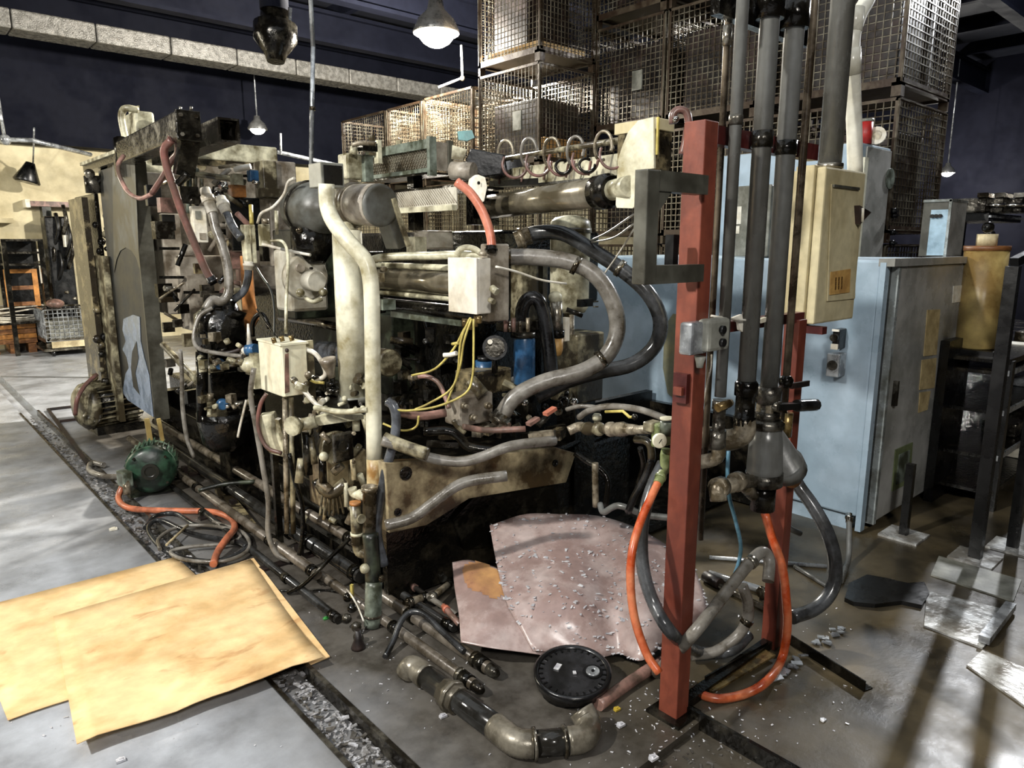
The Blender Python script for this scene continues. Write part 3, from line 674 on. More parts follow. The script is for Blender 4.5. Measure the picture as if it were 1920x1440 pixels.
t.p('reed_switch', B().box(q(1253, 440, Y=Y0+.08).x, q(1263, 440, Y=Y0+.08).x, Y0+.06, Y0+.09, q(1258, 490, Y=Y0+.08).z-.035, q(1258, 440, Y=Y0+.08).z), 'black')
# vertical pipes
def vpipe(label, xt, yt, xb, yb, wpx, mat, Y, top=None, extra=()):
    """straight upright pipe: its place comes from one mid pixel, top and bottom heights from the others"""
    ym = 450; xm = xt+(xb-xt)*(ym-yt)/(yb-yt); c = q(xm, ym, Y=Y)
    D = c.x*SA+c.y*CA; r = wpx/2*D/FPX
    zt = c.z+2.6 if top is None else top; zb = q(xb, yb, Y=Y).z
    t = T('vertical_pipe', label, 'pipe', None)
    t.p('tube', B().cyl((c.x, c.y, zb), (c.x, c.y, zt), r, n=20), mat)
    return t, c.x, c.y, r, zb
YP = YS-.03
ztop = 4.5
t, *V1 = vpipe('thin brownish conduit standing closest behind the red post', 1345, 240, 1338, 1000, 12, 'pipe_thin', YS+.07, ztop); V1 = V1
t.p('coupling', B().cyl((V1[0], V1[1], 2.2), (V1[0], V1[1], 2.26), V1[2]*1.3, n=12), 'steel')
t, *V2 = vpipe('first thick grey pipe from the left in the pipe row', 1383, 240, 1345, 745, 22, 'pipe_grey', YP, ztop)
t.p('coupling', B().lathe((V2[0], V2[1], ZX+.05), (0, 0, 1), [(0, V2[2]*1.08), (.02, V2[2]*1.15), (.03, V2[2]*1.08)], 20), 'gun')
t.p('fitting', B().lathe((V2[0], V2[1], V2[3]-.01), (0, 0, -1), [(0, V2[2]*1.3), (.03, V2[2]*1.35), (.03, V2[2]*1.1), (.1, V2[2]*1.1), (.1, V2[2]*1.4), (.16, V2[2]*1.4)], 16), 'gun')
t.p('elbow', B().tube([(V2[0], V2[1], V2[3]-.15), (V2[0], V2[1], V2[3]-.2), (V2[0]-.02, V2[1]+.06, V2[3]-.23)], V2[2]*1.3, 12), 'fitting')
t, *V3 = vpipe('second thick grey pipe from the left with elbow at its foot', 1427, 240, 1400, 810, 34, 'pipe_grey', YP, ztop)
t.p('coupling', B().lathe((V3[0], V3[1], ZX), (0, 0, 1), [(0, V3[2]*1.12), (.05, V3[2]*1.12)], 20), 'dark_metal')
r = V3[2]
t.p('fitting', B().lathe((V3[0], V3[1], V3[3]+.03), (0, 0, 1), [(0, r*1.25), (.03, r*1.25), (.03, r*1.1), (.1, r*1.1), (.1, r*1.3), (.14, r*1.3), (.15, r*1.05)], 16), 'dark_metal')
t.p('elbow', B().tube([(V3[0], V3[1], V3[3]+.05), (V3[0], V3[1], V3[3]-.0), (V3[0]-.01, V3[1]+.04, V3[3]-.03), (V3[0]-.03, V3[1]+.11, V3[3]-.035)], r*1.25, 14), 'fitting')
t.p('elbow_collar', B().cyl((V3[0]-.03, V3[1]+.1, V3[3]-.035), (V3[0]-.036, V3[1]+.13, V3[3]-.035), r*1.4, n=14), 'fitting')
t, *V4 = vpipe('third thick grey pipe from the left, feeding the cone shaped strainer', 1475, 240, 1440, 800, 34, 'pipe_grey', YP, ztop)
t.p('coupling', B().lathe((V4[0], V4[1], ZX-.01), (0, 0, 1), [(0, V4[2]*1.12), (.045, V4[2]*1.12)], 20), 'dark_metal')
t, *V5 = vpipe('thin rusty conduit right of the third thick pipe', 1503, 240, 1478, 800, 14, 'pipe_thin', YP-.0, ztop)
t.p('valve_body', B().sphere((V5[0], V5[1], q(1475, 715, Y=YP).z), V5[2]*2, 12), 'dark_metal')
t.p('small_lever', B().bar((V5[0], V5[1]-.02, q(1475, 722, Y=YP).z), (V5[0]+.11, V5[1]-.03, q(1475, 722, Y=YP).z-.002), .01, .02), 'rust_dark')
t.p('drain_cock', B().cyl((V5[0]+.01, V5[1]-.01, V5[3]-.03), (V5[0]+.01, V5[1]-.01, V5[3]+.06), V5[2]*1.5, n=10), 'brass')
# strainer under pipe 4
t = T('pipe_strainer', 'grey cast Y strainer hanging below the third pipe beside the rear red post', 'strainer')
c0 = Vector((V4[0], V4[1], q(1437, 792, Y=YP).z)); D4 = c0.x*SA+c0.y*CA; s = D4/FPX
c1 = q(1432, 905, Y=YP); c2 = q(1478, 885, Y=YP)
t.p('top_collar', B().lathe(c0+Vector((0, 0, .012)), (0, 0, -1), [(0, 26*s), (.01, 33*s), (.03, 33*s), (.035, 29*s)], 18), 'gun')
ax = (c1-c0).normalized(); L = (c1-c0).length
t.p('body', B().lathe(c0, ax, [(0, 27*s), (L*.35, 32*s), (L*.75, 34*s), (L*.95, 33*s)], 20), 'pipe_grey')
ax2 = (c2-(c0+ax*L*.1)).normalized(); L2 = (c2-(c0+ax*L*.1)).length
t.p('branch', B().lathe(c0+ax*L*.08, ax2, [(0, 22*s), (L2*.8, 34*s), (L2*.8, 38*s), (L2, 38*s)], 20), 'pipe_grey')
t.p('bottom_collar', B().lathe(c0+ax*L*.82, ax, [(0, 36*s), (L*.2, 36*s)], 20), 'gun')
t.p('outlet_neck', B().cyl(c1, c1+Vector((0, 0, -.1)), 24*s, n=14), 'dark_metal')
t.p('branch_neck', B().cyl(c2, c2+ax2*.06, 18*s, n=14), 'orange_plate')
zf = q(1437, 745, Y=YP).z
t.p('union', B().lathe((V4[0], V4[1], c0.z+.01), (0, 0, 1), [(0, 24*s), (.03, 24*s), (.03, 19*s), (.06, 19*s), (.06, 24*s), (.12, 24*s)], 12), 'gun')
t = T('lever_valve', 'ball valve with long black rubber grip pointing right across the rear red post', 'valve')
zv = q(1460, 762, Y=YP-.06).z; v0 = Vector((V4[0]-.01, V4[1]-.035, zv-.01)); v1 = q(1530, 759, Y=YP-.07)
t.p('lever', B().bar(v0, v0+(v1-v0)*.55, .035, .022), 'black'); t.p('grip', B().tube([v0+(v1-v0)*.5, v0+(v1-v0)*.7, v1], .022, 10), 'rubber')
t.p('stem', B().cyl(v0-Vector((0, -.03, 0)), v0-Vector((0, .012, 0)), .02, n=8), 'steel')
t.p('body', B().obox((V4[0], V4[1], zv), (.032, .03, .04), 0), 'fitting', bev=.006)
# front pair valve (brass T piece) left of strainer
t = T('pipe_tee', 'dirty cast tee fitting with elbow left of the strainer outlet', 'fitting')
a, m, e = q(1345, 915, Y=YP), q(1378, 905, Y=YP), q(1408, 903, Y=YP)
t.p('run', B().cyl(a, e, .026, n=14), 'fitting'); t.p('collar', B().cyl(a-Vector((.005, 0, 0)), a+Vector((.03, 0, 0)), .034, n=14), 'fitting'); t.p('collar', B().cyl(m, m+Vector((.03, 0, 0)), .034, n=14), 'fitting')
t.p('elbow', B().tube([a+Vector((.01, 0, 0)), a+Vector((-.0, -.0, -.0)), a+Vector((-.005, -.01, -.04))], .028, 12), 'fitting')
t.p('branch', B().cyl(m+Vector((.03, 0, 0)), q(1412, 928, Y=YP), .022, n=12), 'fitting')
# small fittings on pipe 2/3
t = T('drain_valve', 'small brass drain cock between the first and second thick pipes', 'valve')
a = q(1345, 765, Y=YP-.02); t.p('body', B().cyl(a, a+Vector((.05, -.01, .01)), .014, n=10), 'brass'); t.p('tip', B().sphere(a+Vector((.055, -.01, .01)), .012), 'fitting')
# right thick pipe into the beige box and the white conduit
yb_ = 1.42
k = cb(1482, 1547, 1616, 307, 613, 2.86); X0, X1, Y0, Y1, Z0, Z1 = k
Y1 = Y0+min(.34, Y1-Y0)
t = T('beige_enclosure', 'tall beige steel enclosure mounted on the red stand right of the pipes', 'cabinet')
t.p('body', B().bx((X0, X1-.03, Y0+.04, Y1, Z0, Z1)), 'beige', bev=.006)
d = t.p('door', B().bx((X0+.012, X1-.02, Y0, Y0+.037, Z0+.008, Z1-.008)), 'beige', bev=.008)
P = [q(x, y, Y=Y0-.001) for x, y in ((1557, 345), (1608, 352), (1601, 560), (1549, 565))]
t.p('door_panel', B().prism(P, (0, -.006, 0)), 'beige', sub=d, bev=.002)
P = [q(x, y, Y=Y0-.008) for x, y in ((1557, 510), (1594, 504), (1592, 548), (1555, 553))]
t.p('warning_label', B().prism(P, (0, -.003, 0)), 'label_ochre', sub=d)
P = [q(x, y, Y=Y0-.012) for x, y in ((1566, 519), (1583, 517), (1582, 541), (1565, 543))]
b = B()
for i in range(3):
    a, c_ = P[0].lerp(P[3], i/3+.05), P[1].lerp(P[2], i/3+.05)
    for j in range(3): u = a.lerp(c_, j/3+.03); b.box(u.x, u.x+.011, u.y-.001, u.y, u.z-.016, u.z)
t.p('label_print', b, 'ink', sub=d)
P = [q(x, y, Y=Y0-.001) for x, y in ((1558, 346), (1606, 352), (1606, 357), (1558, 351))]
t.p('painted_shadow_strip', B().prism(P, (0, -.014, 0)), 'frame_grey', sub=d)  # grey strip paints the shade along the panel's top edge
t.p('rib', B().box(X0-.012, X0, Y0+.1, Y0+.13, Z0+.02, Z1-.02), 'beige')
a = q(1612, 385, Y=Y0-.03); e = q(1634, 398, Y=Y0-.03); g = q(1614, 420, Y=Y0-.03)
t.p('handle', B().prism([a, e, g], (0, .03, 0)), 'rust_dark', sub=d)
t.p('handle_plate', B().cyl(q(1618, 390, Y=Y0-.035), q(1617, 416, Y=Y0-.035), .006, n=6), 'paper', sub=d)
t.p('mounting_strut', B().box(X0+.02, X0+.06, YS+.05, Y1, Z0-.03, Z0), 'red_cross')
EB = (X0, X1, Y0, Y1, Z0, Z1)
c = q(1557, 290, Y=(Y0+Y1)/2+.02); rr = 16*c.length/FPX
t = T('vertical_pipe', 'thick grey pipe running down into the top of the beige enclosure', 'pipe')
t.p('tube', B().cyl((c.x, c.y, Z1+.0), (c.x+.0, c.y, ztop), rr, n=20), 'pipe_grey'); t.p('locknut', B().cyl((c.x, c.y, Z1), (c.x, c.y, Z1+.02), rr*1.25, n=8), 'steel')
t = T('white_conduit', 'off-white plastic conduit with a swan bend entering the beige enclosure', 'conduit')
Dw = 3.05; w0 = q(1604, 318, Y=Y0+.1)
zz = lambda x, y: q(x, y, Y=Y0+.1)
t.p('tube', B().tube([(w0.x, w0.y, Z1), zz(1602, 250), zz(1598, 140), zz(1597, 90), zz(1600, 60), zz(1612, 25), zz(1626, 0), zz(1650, -60), zz(1680, -160)], 14*Dw/FPX, 16), 'pvc')
t.p('coupling', B().cyl(zz(1598, 140), zz(1597, 90), 15.5*Dw/FPX, n=16), 'pvc'); t.p('coupling', B().cyl(zz(1604, 30)+Vector((0, 0, .03)), zz(1600, 60), 15*Dw/FPX, n=16), 'pvc')
# pendant push-button station on the red post
t = T('push_button_station', 'grimy grey cast push-button box with two black buttons strapped beside the red post', 'switch box')
k = cb(1331, 1331, 1370, 600, 662, 2.1, ty=.045); X0, X1, Y0, Y1, Z0, Z1 = k
t.p('housing', B().bx(k), 'screen_grey', bev=.012)
for y in (618, 642): c = q(1352, y, Y=Y0); t.p('button', B().cyl(c, c-Vector((0, .012, 0)), .0125, n=14), 'black')
t = T('switch_block', 'pale grey terminal block wrapped around the red post beside the push-button box', 'switch box')
k = cb(1298, 1298, 1327, 606, 668, 2.08, ty=.045); t.p('block', B().bx(k), 'galv', bev=.008)
c = q(1313, 668, D=2.15); t.p('gland', B().lathe(c, (0, 0, -1), [(0, .018), (.02, .012), (.035, .01)], 12), 'screen_grey')
t = T('cable', 'thin pale cable tying round the pipes at the lower cross channel', 'cable')
t.p('cable', B().tube([q(1333, 592, Y=YS-.02), q(1345, 594, Y=YS-.03), q(1366, 597, Y=YS-.03), q(1390, 600, Y=YS-.03), q(1412, 600, Y=YS-.02)], .004, 6), 'white_cable')
t = T('cable', 'thin pale cable hanging down from the push-button box', 'cable')
t.p('cable', B().tube([q(1334, 665, D=2.12), q(1333, 690, D=2.15), q(1326, 720, D=2.3), q(1318, 760, D=2.35)], .003, 6), 'white_cable')
t = T('rag', 'white rag scrap tucked behind the push-button box on the cross channel', 'rag')
t.p('rag', B().prism([q(1366, 597, Y=YS-.01), q(1386, 589, Y=YS-.01), q(1389, 605, Y=YS-.01), q(1388, 622, Y=YS-.01), q(1382, 618, Y=YS-.01), q(1380, 604, Y=YS-.01)], (0, -.01, 0)), 'paper')
t = T('rag', 'second white rag scrap at the right on the cross channel', 'rag'); t.p('rag', B().prism([q(1416, 600, Y=YS-.01), q(1431, 594, Y=YS-.01), q(1430, 603, Y=YS-.01), q(1420, 606, Y=YS-.01)], (0, -.012, 0)), 'paper')
# upper cross plate between pipes at top (dark junction)
t = T('pipe_clamp_bar', 'dark clamp bar joining the pipes at the top edge of the photo', 'bracket')
za = q(1440, 14, Y=YP).z
t.p('bar', B().box(V2[0]-.04, V4[0]+.2, YP+.05, YP+.08, za-.04, za+.05), 'dark_metal')
t.p('clamp', B().cyl((V3[0], YP, za-.03), (V3[0], YP, za+.06), V3[2]*1.4, n=14), 'dark_metal'); t.p('clamp', B().cyl((V4[0], YP, za-.03), (V4[0], YP, za+.06), V4[2]*1.4, n=14), 'dark_metal')
# ================================================================ right background
t = T('ochre_cylinder', 'ochre painted cylinder tank standing on a dark bench right of the cabinet', 'tank')
c = q(1850, 470, D=4.5); r = 34*4.6/FPX; zb = q(1845, 652, D=4.5).z
t.p('shell', B().lathe((c.x, c.y, zb), (0, 0, 1), [(0, r*.92), (.01, r), (c.z-zb, r*1.04)], 24), 'tank_ochre'); t.p('lid', B().cyl((c.x, c.y, c.z), (c.x, c.y, c.z+.03), r*1.08, n=24), 'wood')
t.p('cap', B().cyl((c.x-.02, c.y, c.z+.03), (c.x-.02, c.y, c.z+.1), r*.5, n=12), 'pale_wood'); t.p('valve', B().sphere((c.x-.03, c.y, c.z+.14), .035), 'dark_metal')
TK = (c.x, c.y, zb, r)
t = T('rack_bench', 'dark steel bench frame with shelves behind the right hand uprights', 'rack')
Xr0, Xr1, Yr0, Yr1 = TK[0]-.25, TK[0]+2.6, TK[1]-.25, TK[1]+.5
for x in (Xr0+.03, (Xr0+Xr1)/2, Xr1):
    for y in (Yr0, Yr1): t.p('leg', B().box(x-.025, x+.025, y-.025, y+.025, 0, zb-.03), 'black')
for i, z in enumerate((zb-.03, .86, .62, .34, .12)):
    t.p('shelf_board', B().box(Xr0, Xr1, Yr0, Yr1, z-.02, z), 'dark_oil'); t.p('shelf_rail', B().box(Xr0, Xr1, Yr0-.012, Yr0, z-.02, z+.012), 'galv' if i in (1, 2, 3) else 'dark_metal')
t.p('tank_stand', B().box(TK[0]-.14, TK[0]+.14, TK[1]-.14, TK[1]+.14, zb-.03, zb-.0), 'black')
for i, (x, z) in enumerate(((1.0, .12), (1.5, .12), (.7, .34), (1.3, .34), (2.0, .34), (1.1, .62), (1.7, .62), (2.2, .62), (1.2, .86), (1.9, .86), (.9, .86))):
    t = T('tool_block', 'steel tool block on the %s of the dark bench, %s' % ({.12: 'lowest shelf', .34: 'second shelf', .62: 'third shelf', .86: 'top shelf'}[z], ('first', 'second', 'third', 'second', 'first')[i % 5] if 0 else ('near end', 'far end', 'near end', 'middle', 'far end', 'near end', 'middle', 'far end', 'middle', 'far end', 'near end')[i]), 'tool', 'tool blocks on the dark bench')
    X = Xr0+x; h = U(.05, .14); t.p('tool_block', B().box(X-U(.05, .1), X+U(.05, .12), Yr0+.05, Yr0+.25, z+.002, z+h), random.choice(['steel', 'galv', 'paper', 'gun']), bev=.008)
t = T('vise_row', 'row of dark machine vises with shiny jaws on the upper right bench', 'vise')
zv = q(1880, 400, D=5).z
for i, x in enumerate((1838, 1870, 1905)):
    a = q(x, 395, D=5); t.p('vise_body', B().box(a.x-.08, a.x+.09, a.y-.05, a.y+.15, zv-.0, zv+.1), 'gun', bev=.01); t.p('jaw', B().box(a.x-.1, a.x+.1, a.y-.06, a.y+.0, zv+.1, zv+.13), 'chrome')
    t.p('spindle', B().cyl((a.x-.02, a.y-.15, zv+.05), (a.x-.02, a.y+.0, zv+.05), .012, n=8), 'chrome')
a = q(1822, 408, D=5); e = q(1960, 396, D=5)
t.p('bench_rail', B().box(a.x, e.x+.4, a.y-.1, a.y+.3, zv-.05, zv), 'black'); t.p('front_rail', B().box(a.x, e.x+.4, a.y-.115, a.y-.1, zv-.03, zv-.015), 'galv')
for x in (a.x+.05, e.x+.2): t.p('leg', B().box(x-.02, x+.02, a.y+.2, a.y+.24, 0, zv-.05), 'black')
t = T('air_gun', 'small dark gun shaped tool hanging on a stem at the upper right bench', 'tool')
a = q(1855, 440, D=4.7); t.p('body', B().sphere(a, .035, 10), 'black'); t.p('barrel', B().cyl(a, q(1857, 412, D=4.7), .012, n=8), 'black'); t.p('handle', B().cyl(a, q(1845, 462, D=4.7), .014, n=8), 'black'); t.p('stem', B().cyl(a, (TK[0], TK[1], q(1850, 470, D=4.5).z+.1), .008, n=8), 'black')
# dark uprights with foot plates
def upright(label, x, yb, D, w, mat='black', tilt=(0, 0), top=1.45, foot=True):
    f = q(x, yb, Z=0); t = T('rack_upright', label, 'post'); a = f+Vector((0, 0, .012)); e = f+Vector((tilt[0], tilt[1], top))
    t.p('post', B().bar(a, e, w, w), mat)
    if foot: t.p('foot_plate', B().box(f.x-.1, f.x+.1, f.y-.1, f.y+.1, 0, .012), 'plate_and_light')
    return f
u1 = upright('dark square upright on a square foot plate, nearest one right of the cabinet', 1828, 1048, 3.4, .055, top=1.5)
u2 = upright('dark square upright on a foot plate at the right edge', 1898, 1028, 3.4, .05, top=1.6)
u3 = upright('dark square upright close to the cabinet door corner', 1694, 1005, 3.6, .04, top=.42)
t = T('rack_beam', 'dark beam joining the uprights right of the cabinet', 'beam')
t.p('rack_beam', B().bar(u1+Vector((0, 0, 1.52)), u2+Vector((0, 0, 1.62)), .04), 'black')
t = T('wall_rack', 'dark upright slab post between the ochre tank and the right edge', 'post')
k = cb(1782, 1782, 1800, 640, 1000, 4.3, ty=.05, z0=0); t.p('wall_rack', B().bx(k), 'black')
# lamp light on the floor painted as pale plates; small foot plate is real
def plate(label, poly, mat='plate_and_light', h=.008, name='plate_or_light_patch', cat='plate'):
    P = [q(x, y, Z=0) for x, y in poly]; P = [Vector((p.x, p.y, .001)) for p in P]; t = T(name, label, cat); t.p(name, B().prism(P, (0, 0, h)), mat); return t
plate('large white patch of lamp light painted on the oily floor at right', [(1738, 1110), (1900, 1150), (1842, 1218), (1732, 1176)])
plate('long pale strip of painted light beyond the white patch at the right edge', [(1760, 1045), (1915, 1090), (1900, 1130), (1745, 1080)], 'screen_grey')
plate('pale patch of painted light at the lower right edge of the photo', [(1842, 1222), (1935, 1262), (1925, 1330), (1812, 1250)])
plate('small square pale foot plate in front of the cabinet door', [(1672, 1000), (1690, 988), (1738, 1008), (1720, 1018)], 'plate_and_light')
t = T('steel_channel', 'thin bright channel along the edge of the white light patch', 'channel')
t.p('steel_channel', B().bar(q(1845, 1200, Z=.03), q(1895, 1135, Z=.03), .04, .03), 'galv')
t = T('pallet', 'low pallet with pale roll under the dark bench', 'pallet'); a = q(1745, 895, D=5.2)
t.p('roll', B().cyl((a.x-.05, a.y, .16), (a.x+.9, a.y, .16), .07, n=14), 'paper'); t.p('board', B().box(a.x-.1, a.x+1, a.y-.15, a.y+.15, .06, .088), 'rust_dark'); t.p('block', B().box(a.x-.1, a.x, a.y-.15, a.y+.15, 0, .06).box(a.x+.8, a.x+.9, a.y-.15, a.y+.15, 0, .06), 'rust_dark')
# ================================================================ die casting machine body
def cbx(*a, **k): return B().bx(cb(*a, **k))
m = T('casting_machine', 'large oily die casting machine with cream platens and dark bed in the middle', 'machine')
m.p('bed', B().box(1.85, 3.3, 2.62, 6.6, 0, .5), 'dark_oil', bev=.02)
m.p('bed_rail', B().box(1.72, 1.84, 2.6, 6.6, .12, .3), 'dark_metal', bev=.01)
m.p('bed_foot', B().box(1.68, 1.86, 3.6, 3.9, 0, .12), 'dark_oil'); m.p('bed_foot', B().box(1.68, 1.86, 5.4, 5.7, 0, .12), 'dark_oil')
P = [q(x, y, Y=2.52) for x, y in ((722, 868), (860, 862), (1040, 838), (1080, 850), (1062, 905), (880, 935), (800, 985), (730, 1000))]
e = m.p('end_plate', B().prism(P, (0, .06, 0)), 'bed_cream', bev=.004)
for x, y, r in ((760, 887, .02), (745, 960, .012), (1040, 868, .012)): c = q(x, y, Y=2.515); m.p('bolt_hole', B().lathe(c, (0, -1, 0), [(0, r*1.5), (.008, r*1.5), (.008, r), (.002, r)], 16), 'dark_oil', sub=e)
m.p('lower_end_plate', B().box(1.56, 2.6, 2.585, 2.62, .02, .46), 'dark_oil')
P = [q(x, y, Y=2.56) for x, y in ((850, 975), (905, 915), (1035, 888), (1060, 1010), (870, 1030))]
m.p('gusset', B().prism(P, (0, .02, 0)), 'dark_metal')
m.p('drip_tray', B().box(2.62, 3.9, 2.3, 2.9, .02, .06), 'dark_oil')
m.p('trough_wall', B().box(2.7, 3.92, 2.95, 3.0, .02, .62), 'black'); m.p('trough_side', B().box(3.9, 3.95, 2.0, 3.0, .02, .55), 'dark_oil')
m.p('trough_lip', B().tube([q(1010, 850, Y=2.6), q(1060, 838, Y=2.6), q(1110, 815, Y=2.65), q(1160, 812, Y=2.65), q(1230, 822, Y=2.5)], .022, 8), 'dark_metal')
# dark core
m.p('core', B().box(2.45, 3.3, 3.15, 6.4, .5, 1.25), 'dark_oil', bev=.02)
m.p('core_top', B().box(2.6, 3.4, 3.0, 5.2, 1.25, 1.68), 'dark_oil', bev=.02)
m.p('rear_wall', B().box(3.1, 3.4, 3.45, 6.4, .5, 1.5), 'black')
k = cb(588, 735, 845, 592, 745, 4.25); m.p('frame_block', B().bx(k), 'green_dark', bev=.01)
for (args, mat, nm) in (
    ((262, 272, 350, 322, 470, 5.6), 'platen', 'platen'), ((272, 300, 345, 400, 590, 5.45), 'platen', 'platen'),
    ((350, 362, 520, 300, 560, 5.9), 'platen', 'platen'), ((335, 345, 425, 480, 620, 5.3), 'platen', 'platen'),
    ((515, 545, 640, 430, 600, 4.6), 'green_dark', 'platen'), ((480, 500, 560, 300, 500, 5.2), 'platen', 'platen')):
    k = list(cb(*args)); k[1] = k[0]+min(k[1]-k[0], 1.0); k[3] = k[2]+min(max(k[3]-k[2], .08), .3); m.p(nm, B().bx(k), mat, bev=.01)
for x0, x1, y0, y1 in ((274, 303, 346, 386), (303, 329, 402, 432), (398, 420, 355, 380), (360, 374, 428, 462)):
    k = cb(x0, x0, x1, y0, y1, 5.1, ty=.06); m.p('mounting_block', B().bx(k), 'black', bev=.004)
# horizontal joints & edges on the platens
for x0, x1, y, D in ((300, 345, 466, 5.28), (345, 420, 548, 5.2), (300, 345, 520, 5.28), (365, 520, 330, 5.75)):
    a, e_ = q(x0, y, D=D), q(x1, y, D=D); m.p('edge_strip', B().bar(a, Vector((e_.x, e_.y, a.z)), .02, .02), 'dark_metal')
# tie bars along y
for px, py, X, r, mat in ((300, 330, 2.1, .035, 'steel'), (560, 600, 2.3, .03, 'steel'), (640, 560, 2.6, .04, 'gun')):
    a = q(px, py, X=X); m.p('tie_bar', B().cyl((X, a.y-1.1, a.z), (X, a.y+.3, a.z), r, n=14), mat)
# lower cross members on side
for y in (3.0, 4.1, 5.2, 6.2): m.p('cross_member', B().box(1.7, 2.45, y, y+.12, .3, .42), 'dark_metal')
m.p('oil_pan', B().box(1.62, 1.85, 2.7, 6.5, .02, .1), 'dark_oil')
# ---------------------------------------------------------------- far side column, guard door and gantry
t = T('guard_column', 'grubby brown upright column with grease at the far left of the machine', 'column')
k = cb(166, 176, 210, 362, 845, 6.15); k = list(k); k[4] = .05; t.p('channel', B().bx(k), 'dark_metal', bev=.008)
k2 = cb(158, 164, 172, 370, 720, 6.1); t.p('edge_rail', B().bx(k2), 'cream_oily')
k2 = cb(200, 203, 209, 480, 790, 5.95); t.p('edge_rail', B().bx(k2), 'cream_dirty')
for i in range(26):
    a = q(U(176, 205), U(380, 790), Y=k[2]-.02); t.p('grease_lump', B().sphere(a, U(.015, .04), 6), random.choice(['cream_oily', 'dark_oil', 'dark_metal', 'cream_dirty']))
t.p('foot', B().box(k[0]-.05, k[1]+.1, k[2]-.05, k[3]+.05, 0, .05), 'dark_oil')
t.p('clamp', B().cyl(q(172, 330, D=6.0), q(176, 362, D=6.0), .06, n=10), 'gun'); t.p('clamp_knob', B().sphere(q(168, 326, D=5.95), .04), 'steel')
t.p('clamp_arm', B().tube([q(176, 345, D=6.0), q(190, 335, D=6.0), q(196, 315, D=6.0)], .025, 8), 'dark_metal')
t = T('guard_door', 'tall dark grey sliding guard door smeared with blue paint', 'door')
X0 = 1.5; ya_, yb_ = q(263, 500, X=X0).y, q(203, 500, X=X0).y
zt = q(255, 298, X=X0).z; zl0, zl1 = q(232, 745, X=X0).z, q(292, 786, X=X0).z
yb0 = q(232, 745, X=X0).y; ya0 = ya_
P = [(X0, ya_, zl1), (X0, yb_, zl0+.02), (X0, yb_, zt), (X0, ya_, zt)]
t.p('panel', B().prism(P, (.09, 0, 0)), 'door_dark', bev=.004)
t.p('front_edge', B().box(X0-.006, X0+.1, ya_-.02, ya_, zl1-.01, zt), 'frame_grey')
def onX(pts): return [q(x, y, X=X0-.003) for x, y in pts]
t.p('paint_smear', B().prism(onX([(232, 598), (250, 590), (262, 594), (264, 640), (270, 668), (280, 705), (288, 782), (262, 765), (240, 750), (230, 735), (236, 700), (242, 690), (238, 670), (230, 655), (236, 640), (230, 618)]), (-.002, 0, 0)), 'blue_smear')
t.p('paint_smear', B().prism([q(x, y, X=X0-.006) for x, y in ((248, 660), (256, 640), (260, 672), (254, 700), (262, 740), (250, 725), (246, 690))], (-.002, 0, 0)), 'door_dark')
t.p('paint_smear', B().prism([q(x, y, X=X0-.004) for x, y in ((211, 300), (253, 298), (262, 505), (256, 484), (247, 470), (236, 464), (226, 470), (219, 486), (214, 512))], (-.002, 0, 0)), 'grey_paint')
t.p('bottom_bracket', B().bar(q(275, 785, D=5.0), q(283, 835, D=5.0), .03), 'tank_ochre'); t.p('bottom_bracket', B().bar(q(297, 785, D=5.1), q(305, 830, D=5.1), .025), 'tank_ochre')
t = T('door_track', 'slim cream and dark track channel sloping above the guard door', 'rail')
a = q(166, 318, X=1.5); e_ = q(242, 278, X=1.5)
t.p('channel', B().box(1.46, 1.6, e_.y-.3, a.y, zt+.01, zt+.06), 'dark_metal'); t.p('top_strip', B().box(1.44, 1.52, e_.y-.3, a.y, zt+.06, zt+.085), 'cream'); t.p('top_strip', B().box(1.55, 1.6, e_.y-.3, a.y, zt+.06, zt+.08), 'cream_dirty')
t.p('bracket', B().box(1.44, 1.5, e_.y+.15, e_.y+.2, zt-.1, zt+.05), 'gun')
t = T('gantry_rail', 'heavy dark twin channel gantry rail jutting toward the camera at upper left', 'rail')
p1 = q(352, 236, D=4.1); p0 = q(236, 288, D=5.2); d = (p1-p0)
t.p('main_channel', B().bar(p0, p1, .12, .15), 'gun', bev=.012)
off = Vector((.17, 0, .0))
t.p('side_channel', B().bar(p0+off, p1+off, .012, .13).bar(p0+off+Vector((.11, 0, 0)), p1+off+Vector((.11, 0, 0)), .012, .13).bar(p0+off+Vector((.055, 0, .06)), p1+off+Vector((.055, 0, .06)), .12, .012).bar(p0+off+Vector((.055, 0, -.06)), p1+off+Vector((.055, 0, -.06)), .12, .012), 'gun')
t.p('end_plate', B().obox(p1+Vector((.0, -.01, 0)), (.065, .01, .08), 0), 'dark_metal', bev=.004)
bolts(t, [p1+Vector((x, -.02, z)) for x in (-.04, .04) for z in (-.05, .05)], (0, -1, 0), .011)
t.p('top_stud', B().cyl(q(338, 200, D=4.15), q(338, 208, D=4.15), .008, n=6), 'steel'); t.p('top_stud', B().cyl(q(358, 200, D=4.15), q(358, 208, D=4.15), .008, n=6), 'steel')
t.p('hanger_post', B().bar(q(356, 258, D=4.2), q(344, 330, D=4.2), .1, .07, up=(0, 1, 0)), 'dark_metal')
t.p('hook_arm', B().tube([q(352, 325, D=4.15), q(340, 338, D=4.15), q(333, 345, D=4.15)], .022, 8), 'dark_metal')
t.p('hose_clip', B().cyl(q(318, 250, D=4.25), q(334, 246, D=4.25), .03, n=10), 'steel')
t.p('rear_clamp', B().cyl(q(226, 262, D=5.25), q(232, 300, D=5.2), .05, n=10), 'dark_metal')
t = T('cream_cover_box', 'upright cream sheet metal cover with a looped pipe behind the gantry rail', 'cover')
k = cb(240, 252, 293, 206, 300, 5.9, ty=.3); k = list(k); k[4] = zt-.3
